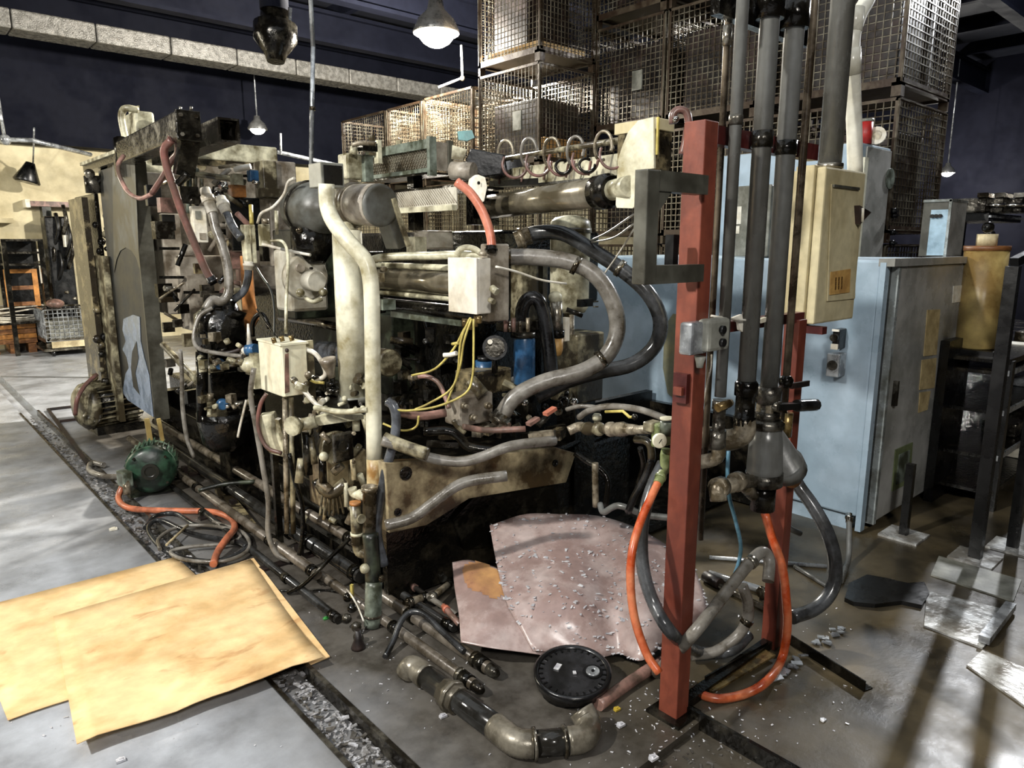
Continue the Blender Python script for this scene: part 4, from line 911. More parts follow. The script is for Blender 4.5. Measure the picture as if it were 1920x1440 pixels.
t.p('cover', B().bx(k), 'cream', bev=.02); t.p('cap', B().box(k[0]+.03, k[1]-.1, k[2]+.02, k[3]-.02, k[5], k[5]+.04), 'cream')
t.p('pipe_loop', B().tube([q(238, 270, D=5.7), q(228, 225, D=5.7), q(231, 206, D=5.7), q(241, 203, D=5.7), q(258, 206, D=5.75)], .026, 8), 'cream')
k2 = cb(262, 272, 330, 288, 350, 5.75, ty=.2); t.p('lower_cover', B().bx(k2), 'cream', bev=.01)
# cream portal beam
t = T('portal_beam', 'cream painted portal beam with a right leg above the left half of the machine', 'beam')
k = cb(348, 362, 520, 262, 297, 5.2, ty=.16); t.p('beam', B().bx(k), 'cream', bev=.01)
k2 = list(cb(488, 492, 520, 300, 372, 5.15, ty=.14)); t.p('leg', B().bx(k2), 'cream_dirty', bev=.006)
t.p('under_strip', B().box(k[0]+.02, k[1]-.05, k[2]+.01, k[2]+.06, k[4]-.04, k[4]), 'cream_oily')
k3 = cb(486, 492, 526, 352, 368, 5.05, ty=.1); t.p('leg_plate', B().bx(k3), 'cream_dirty')
k3 = cb(262, 272, 330, 400, 470, 5.3, ty=.1)
# things hanging under portal
t = T('sprayer_tool', 'small spray head with blue body hanging under the cream portal beam', 'tool')
c = q(474, 330, D=5.0); t.p('blue_body', B().bx(cb(466, 468, 486, 318, 340, 5.0, ty=.06)), 'blue', bev=.008); t.p('head', B().cyl(q(440, 318, D=5.0), q(470, 312, D=5.0), .02, n=8), 'white_cable')
t.p('nozzle', B().cyl(q(474, 340, D=5.0), q(486, 345, D=5.0), .015, n=8), 'chrome')
t = T('solenoid_box', 'orange and cream solenoid block under the sprayer head', 'box')
t.p('upper', B().bx(cb(436, 438, 456, 325, 346, 5.0, ty=.07)), 'cream'); t.p('lower', B().bx(cb(430, 433, 462, 346, 369, 5.0, ty=.08)), 'orange_plate', bev=.005)
t.p('mount', B().bx(cb(428, 430, 490, 369, 470, 5.05, ty=.08)), 'black', bev=.006)
for x in (450, 463): c = q(x, 378, D=4.98); t.p('bolt', B().sphere(c, .012), 'steel')
t = T('manifold_pipework', 'cluster of thin cream pipes and clamps under the portal beam', 'pipework')
for pts, r, mt in (([(345, 325), (380, 328), (430, 335), (460, 342)], .02, 'cream_dirty'), ([(355, 332), (354, 400)], .018, 'green_grey'), ([(366, 332), (367, 370)], .014, 'cream_dirty'), ([(378, 335), (378, 365)], .014, 'cream'), ([(345, 325), (352, 318), (372, 320)], .016, 'green_grey'), ([(410, 314), (440, 310), (470, 312)], .012, 'fitting')):
    t.p('pipe', B().tube([q(x, y, D=5.1) for x, y in pts], r, 8, False), mt)
t.p('knob', B().sphere(q(349, 331, D=5.05), .03), 'cream_dirty')
t = T('hose_cluster', 'shiny cluster of hose couplings behind the white switch box', 'fitting')
for i in range(12): a = q(U(390, 425), U(350, 375), D=U(4.7, 4.9)); t.p('coupling', B().cyl(a, a+Vector((U(-.05, .05), U(-.05, .05), U(-.04, .05))), U(.012, .022), n=8), random.choice(['chrome', 'steel', 'dark_metal']))
# white boxes
def ebox(label, args, mat, name='junction_box', ty=None, extra=None, bev=.006, lid=True):
    t = T(name, label, 'box'); k = list(cb(*args, ty=ty)); t.p('housing', B().bx(k), mat, bev=bev)
    return t, k
t, k = ebox('slim white switch box with two dark marks beside the maroon hose', (355, 360, 389, 386, 455, 4.6), 'paper', ty=.06)
t.p('switch', B().box(k[0]+.015, k[0]+.05, k[2]-.006, k[2], k[5]-.08, k[5]-.03), 'screen_grey'); t.p('mark', B().box(k[0]+.03, k[0]+.07, k[2]-.006, k[2], k[4]+.02, k[4]+.06), 'platen')
t, k = ebox('narrow beige connector box right of the black solenoid mount', (453, 458, 481, 421, 494, 4.4), 'cream', ty=.07)
t.p('groove', B().box(k[0]+.03, k[0]+.036, k[2]-.003, k[2], k[4]+.01, k[5]-.01), 'cream_dirty')
t, k = ebox('small beige valve body beside the narrow connector box', (484, 490, 508, 420, 462, 4.4), 'cream', ty=.06, name='pilot_valve')
t.p('spigot', B().cyl(q(497, 420, D=4.4), q(497, 410, D=4.4), .02, n=10), 'fitting'); t.p('foot', B().bx(cb(488, 492, 505, 463, 490, 4.42, ty=.05)), 'dark_metal')
# flange pump
t = T('pump_head', 'grey flanged pump head with round boss and two lugs in the machine centre left', 'pump')
c = q(573, 520, D=4.1); s = 4.15/FPX
t.p('block', B().bx(cb(526, 540, 615, 468, 586, 4.22, ty=.22)), 'pump_grey', bev=.02)
t.p('flange', B().lathe(c, (0, -1, 0), [(-.03, 42*s), (.015, 42*s), (.02, 39*s)], 24), 'pump_grey')
c2 = q(586, 527, D=4.05); t.p('boss', B().lathe(c2, (0, -1, 0), [(-.03, 19*s), (.05, 18.5*s), (.055, 17*s)], 24), 'pump_grey')
c3 = q(562, 502, D=4.05); t.p('small_boss', B().lathe(c3, (0, -1, 0), [(-.03, 8*s), (.015, 8*s), (.015, 5*s)], 16), 'platen')
for x, y in ((563, 549), (606, 548)): a = q(x, y, D=4.0); t.p('lug', B().sphere(a, 8*s, 12), 'cream')
t.p('skirt', B().tube([q(572, 558, D=4.02), q(587, 566, D=4.0), q(604, 560, D=4.02)], 4*s, 8), 'cream')
for x, y in ((582, 488), (545, 532), (604, 492), (582, 503)): a = q(x, y, D=4.04); t.p('bolt', B().cyl(a, a-Vector((0, .02, 0)), .008, n=6), 'dark_metal')
# accumulator dome
t = T('accumulator', 'large dark grey domed accumulator end behind the cream post', 'tank'); s = 4.1/FPX
c = q(600, 395, D=4.1)
ax = Vector((-.15, -1, -.1)).normalized()
t.p('shell', B().lathe(c-ax*.25, ax, [(0, 50*s), (.2, 50*s), (.26, 46*s), (.31, 38*s), (.345, 24*s), (.36, 8*s)], 28), 'grey_paint')
t.p('band', B().lathe(c-ax*.14, ax, [(0, 53*s), (.035, 53*s)], 28), 'gun')
t.p('lower_casing', B().lathe(q(585, 425, D=4.15), (0, .1, -1), [(0, 40*s), (.14, 36*s), (.2, 24*s)], 20), 'dark_metal')
t.p('valve', B().sphere(q(562, 432, D=3.95), .02), 'steel')
# swivel elbow unit
t = T('swivel_elbow', 'grey flanged swivel cylinder with flat arm hanging down right of the cream post', 'joint'); s = 3.6/FPX
c = q(655, 383, D=3.6); e_ = q(712, 385, D=3.42); ax = (e_-c).normalized()
t.p('flange', B().lathe(c-ax*.03, ax, [(0, 40*s), (.02, 44*s), (.05, 44*s), (.06, 38*s), (.085, 40*s), (.1, 36*s)], 28), 'cream_dirty')
t.p('drum', B().lathe(c, ax, [(.0, 35*s), ((e_-c).length, 37*s)], 28), 'platen')
t.p('end_cap', B().lathe(e_, ax, [(0, 37*s), (.012, 36*s), (.014, 30*s)], 28), 'grey_paint')
t.p('clamp_band', B().lathe(c-ax*.05, ax, [(0, 34*s), (.03, 34*s)], 24), 'black')
t.p('arm', B().bar(q(716, 385, D=3.5), q(742, 465, D=3.55), .045, .115, up=(0, 1, 0)), 'grey_paint', bev=.006)
t.p('arm_edge', B().bar(q(737, 372, D=3.45), q(766, 462, D=3.5), .018, .02), 'cream_dirty')
# tall cream cylinder
t = T('lift_cylinder', 'tall cream vertical cylinder standing behind the bent cream post', 'cylinder'); s = 3.55/FPX
c0 = q(664, 752, D=3.55); c1 = q(664, 432, D=3.55)
t.p('barrel', B().cyl(c0, (c0.x, c0.y, c1.z), 27*s, n=28), 'cream_clean')
t.p('top_cap', B().lathe((c0.x, c0.y, c1.z), (0, 0, 1), [(0, 25*s), (.01, 14*s), (.04, 13*s), (.05, 9*s)], 16), 'cream')
t.p('base_block', B().bx(cb(640, 655, 700, 752, 768, 3.45, ty=.12)), 'dark_metal'); t.p('base_rim', B().cyl(c0, c0+Vector((0, 0, .03)), 29*s, n=28), 'screen_grey')
CYL = c0
# bent cream post
t = T('bent_cream_post', 'long bent cream pipe post with a square box on top in front of the machine', 'post')
P = [(612, 345, 3.28), (614, 385, 3.28), (625, 415, 3.25), (655, 455, 3.2), (682, 485, 3.18), (692, 510, 3.17), (697, 560, 3.16), (699, 700, 3.14), (702, 860, 3.1), (703, 960, 3.08), (704, 1035, 3.06)]
pts_ = path(P); t.p('tube', B().tube(pts_[:9], 15*3.2/FPX, 16), 'cream_clean'); t.p('lower_tube', B().tube(pts_[8:], 15*3.2/FPX, 16), 'tan_paint', label='yellowed rusty lower length')
k = cb(583, 601, 645, 303, 350, 3.25, ty=.12); t.p('top_box', B().bx(k), 'screen_grey', bev=.004)
t.p('box_grille', B().box(k[0]+.012, k[1]-.01, k[2]-.004, k[2], k[4]+.012, k[5]-.012), 'black')
f = path(P)[-1]; t.p('foot', B().cyl((f.x, f.y, 0.0), (f.x, f.y, f.z+.02), .03, n=12), 'dark_metal')
# ---------------------------------------------------------------- top mesh guard structure
t = T('mesh_guard', 'greenish steel frame guard with expanded metal mesh above the machine', 'guard')
k = cb(688, 806, 848, 260, 322, 3.7); X0, X1, Y0, Y1, Z0, Z1 = k
t.p('top_rail', B().box(X0-.01, X0+.03, Y0, Y1, Z1-.045, Z1), 'green_grey'); t.p('bottom_rail', B().box(X0-.01, X0+.02, Y0, Y1, Z0, Z0+.02), 'green_grey')
t.p('corner_angle', B().box(X0-.012, X0+.03, Y0-.012, Y0+.012, Z0-.02, Z1+.01), 'green_grey'); t.p('rear_angle', B().box(X1-.03, X1, Y0-.01, Y0+.012, Z0, Z1), 'frame_grey')
b = B()
n_ = 26
for i in range(n_):
    y = Y0+(Y1-Y0)*i/n_; dy = (Y1-Y0)/n_*3; y2 = min(Y1, y+dy); y3 = max(Y0, y-dy)
    b.bar((X0+.005, y, Z0+.02), (X0+.005, y2, Z1-.045), .004); b.bar((X0+.008, y, Z0+.02), (X0+.008, y3, Z1-.045), .004)
t.p('mesh_panel', b, 'wire', kind='stuff'); t.p('back_sheet', B().box(X0+.02, X0+.024, Y0, Y1, Z0, Z1-.02), 'pump_grey')
t.p('end_sheet', B().box(X0+.03, X1-.03, Y0, Y0+.004, Z0+.01, Z1-.01), 'platen'); t.p('floor_sheet', B().box(X0, X1, Y0, Y1, Z0-.01, Z0), 'dark_metal')
t.p('support', B().box(X0+.1, X0+.16, Y0+.3, Y0+.36, 1.68, Z0), 'dark_metal')
MG = k
t = T('mesh_tray', 'light sloping expanded metal tray below the mesh guard', 'tray')
k = cb(738, 856, 872, 350, 392, 3.55); X0, X1, Y0, Y1, Z0, Z1 = k; X1 = X0+.3
t.p('side_sheet', B().box(X0, X0+.006, Y0, Y1, Z0, Z1), 'pump_grey'); t.p('lower_lip', B().box(X0-.03, X0, Y0, Y1-.1, Z0-.006, Z0+.02), 'cream')
b = B()
for i in range(28):
    y = Y0+(Y1-Y0)*i/28; b.bar((X0-.002, y, Z0+.03), (X0-.002, min(Y1, y+.08), Z1), .004)
t.p('mesh_ribs', b, 'platen', kind='stuff'); t.p('top_plate', B().box(X0, X1, Y0, Y1, Z1, Z1+.012), 'dark_metal')
t = T('clamp_head', 'cream upright clamp casting with lever beside the mesh guard', 'casting')
t.p('body', B().bx(cb(644, 650, 682, 286, 335, 3.75, ty=.1)), 'cream', bev=.01); t.p('lever', B().tube([q(660, 272, D=3.7), q(680, 268, D=3.7), q(705, 270, D=3.7)], .012, 8), 'fitting'); t.p('lever_block', B().bx(cb(676, 680, 708, 266, 282, 3.72, ty=.05)), 'dark_metal')
t.p('stem', B().cyl(q(662, 290, D=3.75), q(664, 275, D=3.75), .02, n=10), 'cream'); t.p('strut', B().bx(cb(682, 684, 700, 290, 340, 3.78, ty=.05)), 'green_grey')
for x, y, w_, h_, mt in ((708, 262, 8, 30, 'cream'), (750, 262, 5, 26, 'cream_dirty'), (698, 252, 6, 25, 'cream_dirty')):
    t.p('upright_bar', B().bx(cb(x, x, x+w_, y, y+h_+14, 3.95, ty=.04)), mt)
t = T('black_cover', 'black folded rubber cover lying between the mesh guard and coil rail', 'cover')
t.p('cover', B().prism([q(x, y, D=3.75) for x, y in ((882, 278), (945, 290), (952, 325), (905, 332), (885, 318), (872, 300))], (.25, .1, 0)), 'black', bev=.006)
t.p('end_roll', B().cyl(q(848, 320, D=3.7), q(888, 322, D=3.65), .045, n=12), 'platen')
t.p('cream_flap', B().prism([q(x, y, D=3.72) for x, y in ((848, 272), (876, 280), (868, 300), (846, 298))], (.02, .02, 0)), 'cream')
t = T('limit_box', 'grey metal box standing behind the pale bent pipe in the machine centre', 'box'); k = cb(790, 800, 850, 432, 468, 3.75, ty=.12); t.p('housing', B().bx(k), 'platen', bev=.006); t.p('cover', B().box(k[0]+.01, k[1]-.01, k[2]-.006, k[2], k[4]+.01, k[5]-.01), 'pump_grey'); t.p('mount', B().bx(cb(775, 778, 800, 444, 476, 3.7, ty=.08)), 'cream')
t = T('pedestal_box', 'beige steel box behind the big grey hose beside the blue cabinet', 'box'); k = list(cb(1078, 1082, 1132, 628, 760, 3.75, ty=.2)); t.p('housing', B().bx(k), 'cream_dirty', bev=.01); t.p('stand', B().box(k[0]+.03, k[1]-.03, k[2]+.03, k[3]-.03, .06, k[4]), 'dark_metal')
t = T('teal_rag', 'teal rag draped in the wires above the black rubber cover', 'rag'); t.p('rag', B().prism([q(x, y, D=4.4) for x, y in ((858, 246), (885, 244), (890, 258), (876, 264), (860, 262))], (.02, .03, 0)), 'teal')
# ---------------------------------------------------------------- long cylinder, coil rail and end plate
t = T('shot_cylinder', 'long polished dark cylinder reaching to the beige end plate', 'cylinder')
a = q(905, 390, D=4.0); e_ = q(1128, 360, D=3.0); ax = (e_-a).normalized(); L = (e_-a).length
t.p('barrel', B().cyl(a, e_, .061, n=24), 'barrel'); t.p('end_collar', B().lathe(e_-ax*.02, ax, [(0, .06), (.0, .07), (.07, .07), (.08, .06), (.1, .058)], 24), 'dark_metal')
t.p('rod', B().cyl(e_+ax*.06, q(1180, 349, D=2.8), .04, n=20), 'cream'); t.p('gland_plate', B().obox(a, (.09, .03, .09), 0), 'dark_metal')
for x, y in ((1108, 350), (1112, 362), (1110, 373)): t.p('screw', B().sphere(q(x, y, D=2.98), .006, 6), 'chrome')
t = T('lift_lug', 'white painted lifting lug with an eye hole at the far end of the long cylinder', 'lug')
P = [q(x, y, D=3.5) for x, y in ((882, 360), (886, 335), (897, 327), (910, 332), (914, 350), (908, 378), (895, 382))]
t.p('plate', B().prism(P, (.0, .03, 0)), 'paper', bev=.003); t.p('eye', B().cyl(q(897, 343, D=3.49)+Vector((0, -.004, 0)), q(897, 343, D=3.49), .008, n=10), 'black')
t = T('coil_rail', 'pale rail beam with a hanging rod carrying coiled air hoses', 'rail')
a1, e1 = q(925, 337, D=4.0), q(1185, 306, D=3.02)
t.p('beam', B().bar(a1, e1, .04, .085), 'cream'); t.p('beam_base', B().bar(q(925, 345, D=4.0)+Vector((.03, 0, 0)), q(1185, 330, D=3.02)+Vector((.03, 0, 0)), .1, .03), 'black')
t.p('hanging_rod', B().cyl(q(903, 305, D=4.0), q(1185, 259, D=2.92), .012, n=10), 'cream_dirty')
t.p('rod_bracket', B().bar(q(1178, 262, D=2.93), q(1184, 300, D=2.95), .02), 'fitting')
t.p('rod_bracket', B().bar(q(925, 303, D=3.92), q(930, 335, D=3.95), .02), 'fitting')
for i in range(5): a_, b_ = q(940+i*42, 322-i*5, D=3.9-i*.2), q(935+i*42, 345-i*4, D=3.9-i*.2); t.p('clip', B().bar(a_, b_, .008), 'hose_maroon')
t = T('coil_hose', 'reddish and grey spiral air hose looped over the rail rod', 'hose')
cx = [(948, 292, 3.75), (992, 288, 3.55), (1035, 287, 3.38), (1080, 284, 3.2), (1133, 274, 2.98)]
for i, (x, y, D) in enumerate(cx):
    s = D/FPX; c = q(x, y-4, D=D); rt = Vector((CA, -SA, 0)); up = Vector((0, 0, 1)); fw = Vector((SA, CA, 0))
    P = [c+rt*(14*s*math.cos(a_))+up*(24*s*math.sin(a_))+fw*(.02*a_) for a_ in [k*math.pi/6-.6 for k in range(12)]]
    t.p('upper_loop', B().tube(P, 3*s, 8), 'rubber_grey' if i % 2 else 'fitting')
    c = q(x+18, y+14, D=D-.14); P = [c+rt*(22*s*math.cos(a_))-up*(24*s*math.sin(a_))+fw*(.012*a_) for a_ in [k*math.pi/6 for k in range(8)]]
    t.p('lower_loop', B().tube(P, 2.6*s, 8), 'hose_maroon')
    if i in (2, 3):
        c = q(x+22, y+24, D=D-.16); P = [c+rt*(13*s*math.cos(a_))-up*(12*s*math.sin(a_))+fw*(.012*a_) for a_ in [k*math.pi/6 for k in range(11)]]
        t.p('inner_loop', B().tube(P, 2.6*s, 8), 'dark_metal')
t = T('end_plate_box', 'beige shaped end plate with a boxed side standing at the end of the rail', 'plate'); XP = 2.2
ff = [(1196, 226), (1225, 219), (1226, 316), (1191, 319), (1189, 388), (1186, 391), (1156, 390), (1154, 384), (1158, 300), (1166, 275), (1177, 248)]
pp = [q(x, y, X=XP) for x, y in ff]; t.p('plate', B().prism(pp, (.012, 0, 0)), 'cream_clean', bev=.002)
yy = q(1226, 260, X=XP).y; zt_, zb_ = q(1226, 219, X=XP).z, q(1226, 316, X=XP).z
x2 = q(1264, 260, Y=yy).x
t.p('side_box', B().box(XP+.012, x2, yy, yy+.2, zb_+.14, zt_), 'beige', bev=.003); t.p('edge_fold', B().box(XP+.012, XP+.02, yy-.008, yy, zb_+.05, zt_), 'yellow'); t.p('lower_box', B().box(XP+.012, x2, yy+.01, yy+.18, zb_-.02, zb_+.138), 'cream_oily')
t = T('eye_hook', 'maroon hose ring with a bright clamp above the red post', 'hose')
t.p('ring', B().tube([q(x, y, D=2.6) for x, y in ((1262, 232), (1262, 215), (1272, 206), (1286, 210), (1291, 228), (1288, 246), (1284, 270), (1279, 290))], .014, 8), 'hose_maroon'); t.p('clamp', B().sphere(q(1267, 224, D=2.58), .012), 'chrome')
# ---------------------------------------------------------------- side cylinders, box 2
t = T('side_cylinder_unit', 'bank of horizontal rods and cylinders between dark flanges behind the white box', 'cylinder'); X = 2.08
def ybar(px0, px1, py, r, mat, X=X, name='rod', n=14):
    a = q(px0, py, X=X); b_ = q(px1, py, X=X); b_.z = a.z; t.p(name, B().cyl(a, b_, r, n=n), mat)
ybar(706, 930, 497, .016, 'cream', name='rod'); ybar(712, 925, 523, .056, 'barrel', name='cylinder_barrel', n=24); ybar(712, 935, 548, .014, 'cream'); ybar(718, 925, 570, .035, 'dark_metal')
a, e_ = q(735, 586, X=X), q(868, 603, X=X); t.p('angle_bar', B().bar(a, Vector((X, e_.y, a.z)), .02, .045), 'green_grey')
for px in (700, 928): c = q(px, 530, X=X); t.p('flange', B().obox(c, (.06, .03, .17), 0), 'dark_metal' if px < 800 else 'platen', bev=.008)
for px, y in ((700, 488), (700, 560), (716, 505), (716, 572)): c = q(px, y, X=X-.07); t.p('nut', B().cyl(c, c-Vector((.0, .03, 0)), .016, n=6), 'fitting')
t.p('label_plate', B().box(X-.056, X-.05, q(738, 515, X=X).y, q(728, 515, X=X).y, q(738, 528, X=X).z, q(738, 512, X=X).z), 'steel')
t.p('bracket', B().bx(cb(712, 718, 742, 562, 582, 3.6, ty=.06)), 'green_grey')
t = T('junction_box', 'white square junction box bristling with yellow wires in the machine centre', 'box')
k = cb(840, 893, 921, 484, 590, 3.1); X0, X1, Y0, Y1, Z0, Z1 = k
t.p('housing', B().box(X0+.012, X1, Y0, Y1, Z0, Z1), 'jb_white', bev=.006); t.p('lid', B().box(X0, X0+.012, Y0, Y1, Z0, Z1), 'jb_white', bev=.003)
t.p('gland', B().cyl(q(922, 540, D=3.05), q(932, 548, D=3.03), .016, n=10), 'cream'); t.p('gland', B().cyl(q(918, 562, D=3.08), q(926, 566, D=3.06), .012, n=10), 'cream_dirty')
for i in range(4): c = Vector((X0+.04+i*.025, Y0+.05+i*.03, Z0)); t.p('gland', B().cyl(c, c-Vector((0, 0, .03)), .014, n=8), 'brass')
t.p('top_gland', B().cyl(q(905, 480, D=3.12), q(905, 472, D=3.12), .018, n=10), 'fitting')
t = T('junction_box', 'cream box with rusty streak and cables at the left of the cream post', 'box')
k = cb(487, 527, 578, 645, 746, 3.4); X0, X1, Y0, Y1, Z0, Z1 = k
t.p('housing', B().box(X0+.0, X1, Y0+.012, Y1, Z0, Z1-.01), 'jb_cream', bev=.006); d = t.p('door', B().box(X0+.004, X1-.004, Y0, Y0+.012, Z0+.005, Z1-.008), 'jb_cream', bev=.002)
t.p('top_lid', B().box(X0-.006, X1+.006, Y0-.006, Y1, Z1-.01, Z1), 'jb_cream'); P = [q(x, y, Y=Y0-.001) for x, y in ((534, 664), (541, 662), (543, 735), (534, 738))]; t.p('rust_streak', B().prism(P, (0, -.001, 0)), 'hose_pink', sub=d)
t.p('latch', B().sphere(q(538, 657, Y=Y0-.004), .01, 8), 'rust_dark'); t.p('back_plate', B().bx(cb(560, 566, 590, 640, 748, 3.5, ty=.02)), 'cream_dirty')
t.p('gland', B().lathe(q(550, 711, Y=Y0), (0, -1, 0), [(0, .014), (.012, .014), (.012, .01), (.03, .01)], 10), 'steel')
for x, y in ((515, 641), (530, 638), (548, 637)): t.p('top_gland', B().cyl(q(x, y+2, D=3.45), q(x-3, y-8, D=3.45), .012, n=8), 'brass')
for x in (534, 546): t.p('stand_pipe', B().cyl(q(x, 745, D=3.46), q(x+4, 1000, D=3.4), .013, n=10), 'fitting' if x < 540 else 'cream_dirty')
# tank, regulators, filters
t = T('air_tank', 'cream dome topped tank behind the big grey hoses', 'tank'); s = 3.9/FPX
c = q(1067, 585, D=3.9); z1 = q(1067, 408, D=3.9).z
t.p('shell', B().lathe(c, (0, 0, 1), [(0, 30*s), (.03, 36*s), (z1-c.z-.05, 37*s), (z1-c.z-.02, 36*s), (z1-c.z, 28*s), (z1-c.z+.012, 10*s)], 26), 'cream'); t.p('rim', B().lathe(c+Vector((0, 0, z1-c.z-.08)), (0, 0, 1), [(0, 39*s), (.025, 39*s)], 26), 'cream_dirty')
t.p('neck', B().cyl(c, c-Vector((0, 0, .15)), 10*s, n=12), 'cream_dirty'); t.p('side_pipe', B().cyl(q(1072, 590, D=3.8), q(1072, 700, D=3.8), .014, n=10), 'fitting')
t = T('small_tank', 'cream square column behind the junction of the big hoses', 'column')
t.p('column', B().bx(cb(975, 978, 1028, 470, 605, 3.95, ty=.1)), 'cream_dirty', bev=.01); t.p('stripe', B().bx(cb(1012, 1012, 1018, 480, 590, 3.93, ty=.01)), 'dark_metal'); t.p('foot_strut', B().box(q(1000, 600, D=3.95).x, q(1000, 600, D=3.95).x+.1, q(1000, 600, D=4.0).y, q(1000, 600, D=4.0).y+.1, .6, q(1000, 600, D=4).z), 'dark_metal')
t = T('filter_regulator', 'filter regulator with clear bowl and amber cup below the cream tank', 'regulator')
t.p('dome', B().sphere(q(1041, 558, D=3.5), .035, 14, .9), 'cream'); t.p('body', B().cyl(q(1043, 565, D=3.5), q(1045, 618, D=3.5), .03, n=14), 'steel'); t.p('collar', B().cyl(q(1045, 618, D=3.5), q(1045, 632, D=3.5), .036, n=14), 'dark_metal')
t.p('bowl', B().lathe(q(1045, 634, D=3.5), (0, 0, -1), [(0, .03), (.06, .028), (.085, .02), (.09, .006)], 14), 'label_ochre')
t.p('mounting_plate', B().bx(cb(1058, 1060, 1068, 596, 640, 3.52, ty=.03)), 'paper'); t.p('side_port', B().cyl(q(1062, 580, D=3.5), q(1092, 592, D=3.5), .012, n=8), 'dark_metal')
t = T('blue_filter', 'tall blue filter canister in the machine centre right', 'filter')
t.p('canister', B().lathe(q(983, 722, D=3.35), (0, 0, 1), [(0, .04), (.012, .052), (.22, .052), (.245, .042), (.25, .03)], 20), 'blue'); t.p('head', B().cyl(q(981, 632, D=3.35), q(981, 622, D=3.35), .06, n=16), 'dark_metal')
t.p('head_block', B().bx(cb(945, 955, 1012, 606, 624, 3.35, ty=.1)), 'gun', bev=.005)
for i, (x, mt) in enumerate(((948, 'hose_pink'), (956, 'chrome'), (963, 'hose_pink'), (975, 'steel'), (990, 'fitting'))): t.p('fitting', B().cyl(q(x, 622, D=3.28), q(x, 596+(i % 2)*6, D=3.28), .01, n=8), mt)
t = T('blue_filter', 'small dim blue canister left of the tall blue filter', 'filter'); t.p('canister', B().cyl(q(910, 712, D=3.5), q(910, 676, D=3.5), .05, n=16), 'blue'); t.p('cap', B().cyl(q(910, 676, D=3.5), q(910, 668, D=3.5), .04, n=16), 'black')
t = T('pressure_gauge', 'black round gauge with painted white glint tilted beside the blue filter', 'gauge'); c = q(928, 652, D=3.3); ax = Vector((-.6, -.75, .15)).normalized()
t.p('case', B().lathe(c, ax, [(-.05, .05), (0, .06), (.012, .058)], 20), 'black'); t.p('dial', B().cyl(c+ax*.012, c+ax*.014, .045, n=20), 'gun'); t.p('painted_glint', B().cyl(c+ax*.0+Vector((-.03, 0, .03)), c+ax*.018+Vector((-.03, 0, .03)), .012, n=8), 'paper'); t.p('stem', B().cyl(c-ax*.05, c-ax*.05-Vector((0, 0, .12)), .015, n=8), 'dark_metal')  # white disc paints a glint on the gauge rim
t = T('hose_guard', 'black rounded hose hump arching in front of the cream column', 'hose'); t.p('hump', B().tube([q(x, y, D=3.45) for x, y in ((978, 630), (980, 580), (992, 560), (1008, 562), (1020, 590), (1030, 660), (1035, 720))], .035, 10), 'rubber')
t = T('valve_manifold', 'grey manifold block with flange bolts below the blue filters', 'manifold')
t.p('block', B().bx(cb(853, 862, 925, 745, 802, 3.15, ty=.12)), 'platen', bev=.01); t.p('upper_block', B().bx(cb(880, 886, 960, 700, 745, 3.3, ty=.14)), 'cream_oily', bev=.01)
for x, y in ((884, 782), (868, 760), (912, 760)): a = q(x, y, D=3.13); t.p('bolt', B().lathe(a, (0, -1, 0), [(0, .016), (.02, .016), (.02, .009), (.035, .009)], 8), 'fitting')
t.p('spool', B().cyl(q(882, 712, D=3.22), q(906, 740, D=3.2), .03, n=12), 'cream_dirty')
t = T('lower_cylinder', 'blue grey horizontal cylinder with cream end cap behind the cream posts', 'cylinder')
a, e_ = q(602, 660, D=4.15), q(722, 679, D=3.6); ax = (e_-a).normalized(); t.p('barrel', B().cyl(a, e_, .068, n=24), 'rubber_blue'); t.p('end_cap', B().lathe(e_-ax*.05, ax, [(0, .07), (.1, .07), (.112, .062)], 24), 'cream_dirty')
t = T('funnel', 'small grey funnel on a ribbed neck beside the lower cylinder', 'funnel'); t.p('cone', B().lathe(q(622, 708, D=3.5), (-.2, 0, 1), [(0, .018), (.03, .022), (.08, .04), (.1, .042)], 14), 'platen'); t.p('neck', B().lathe(q(624, 735, D=3.5), (0, 0, 1), [(0, .03), (.02, .03), (.02, .018), (.035, .018), (.035, .028), (.05, .028), (.05, .016), (.08, .016)], 12), 'dark_metal')
# ---------------------------------------------------------------- vertical valve stack at left
t = T('valve_stack', 'dark oily vertical valve stack with cream fittings and blue caps left of the cream box', 'valve')
D = 4.35
t.p('motor', B().lathe(q(415, 655, D=D), (0, 0, 1), [(0, .14), (.1, .15), (.22, .14), (.26, .09), (.34, .08)], 22), 'dark_oil')
t.p('mid_body', B().bx(cb(392, 398, 470, 655, 690, D, ty=.2)), 'dark_metal', bev=.01); t.p('lower_body', B().bx(cb(388, 394, 472, 700, 755, D, ty=.2)), 'dark_oil', bev=.01); t.p('base_body', B().lathe(q(425, 840, D=D), (0, 0, 1), [(0, .1), (.05, .14), (.18, .16), (.24, .16)], 20), 'dark_oil')
t.p('column_pipe', B().cyl(q(378, 660, D=D-.1), q(380, 790, D=D-.1), .035, n=12), 'dark_metal'); t.p('support', B().box(q(420, 700, D=D+.1).x, q(420, 700, D=D+.1).x+.25, q(420, 700, D=D+.1).y, q(420, 700, D=D+.1).y+.2, .12, 1.0), 'dark_oil')
for (x, y) in ((395, 640), (402, 684), (394, 762), (455, 684), (470, 690)):
    t.p('cream_fitting', B().bx(cb(x-9, x-6, x+12, y-12, y+14, D-.12, ty=.05)), 'cream_dirty', bev=.006); t.p('fitting_neck', B().cyl(q(x, y-12, D=D-.1), q(x+1, y-24, D=D-.1), .02, n=10), 'fitting')
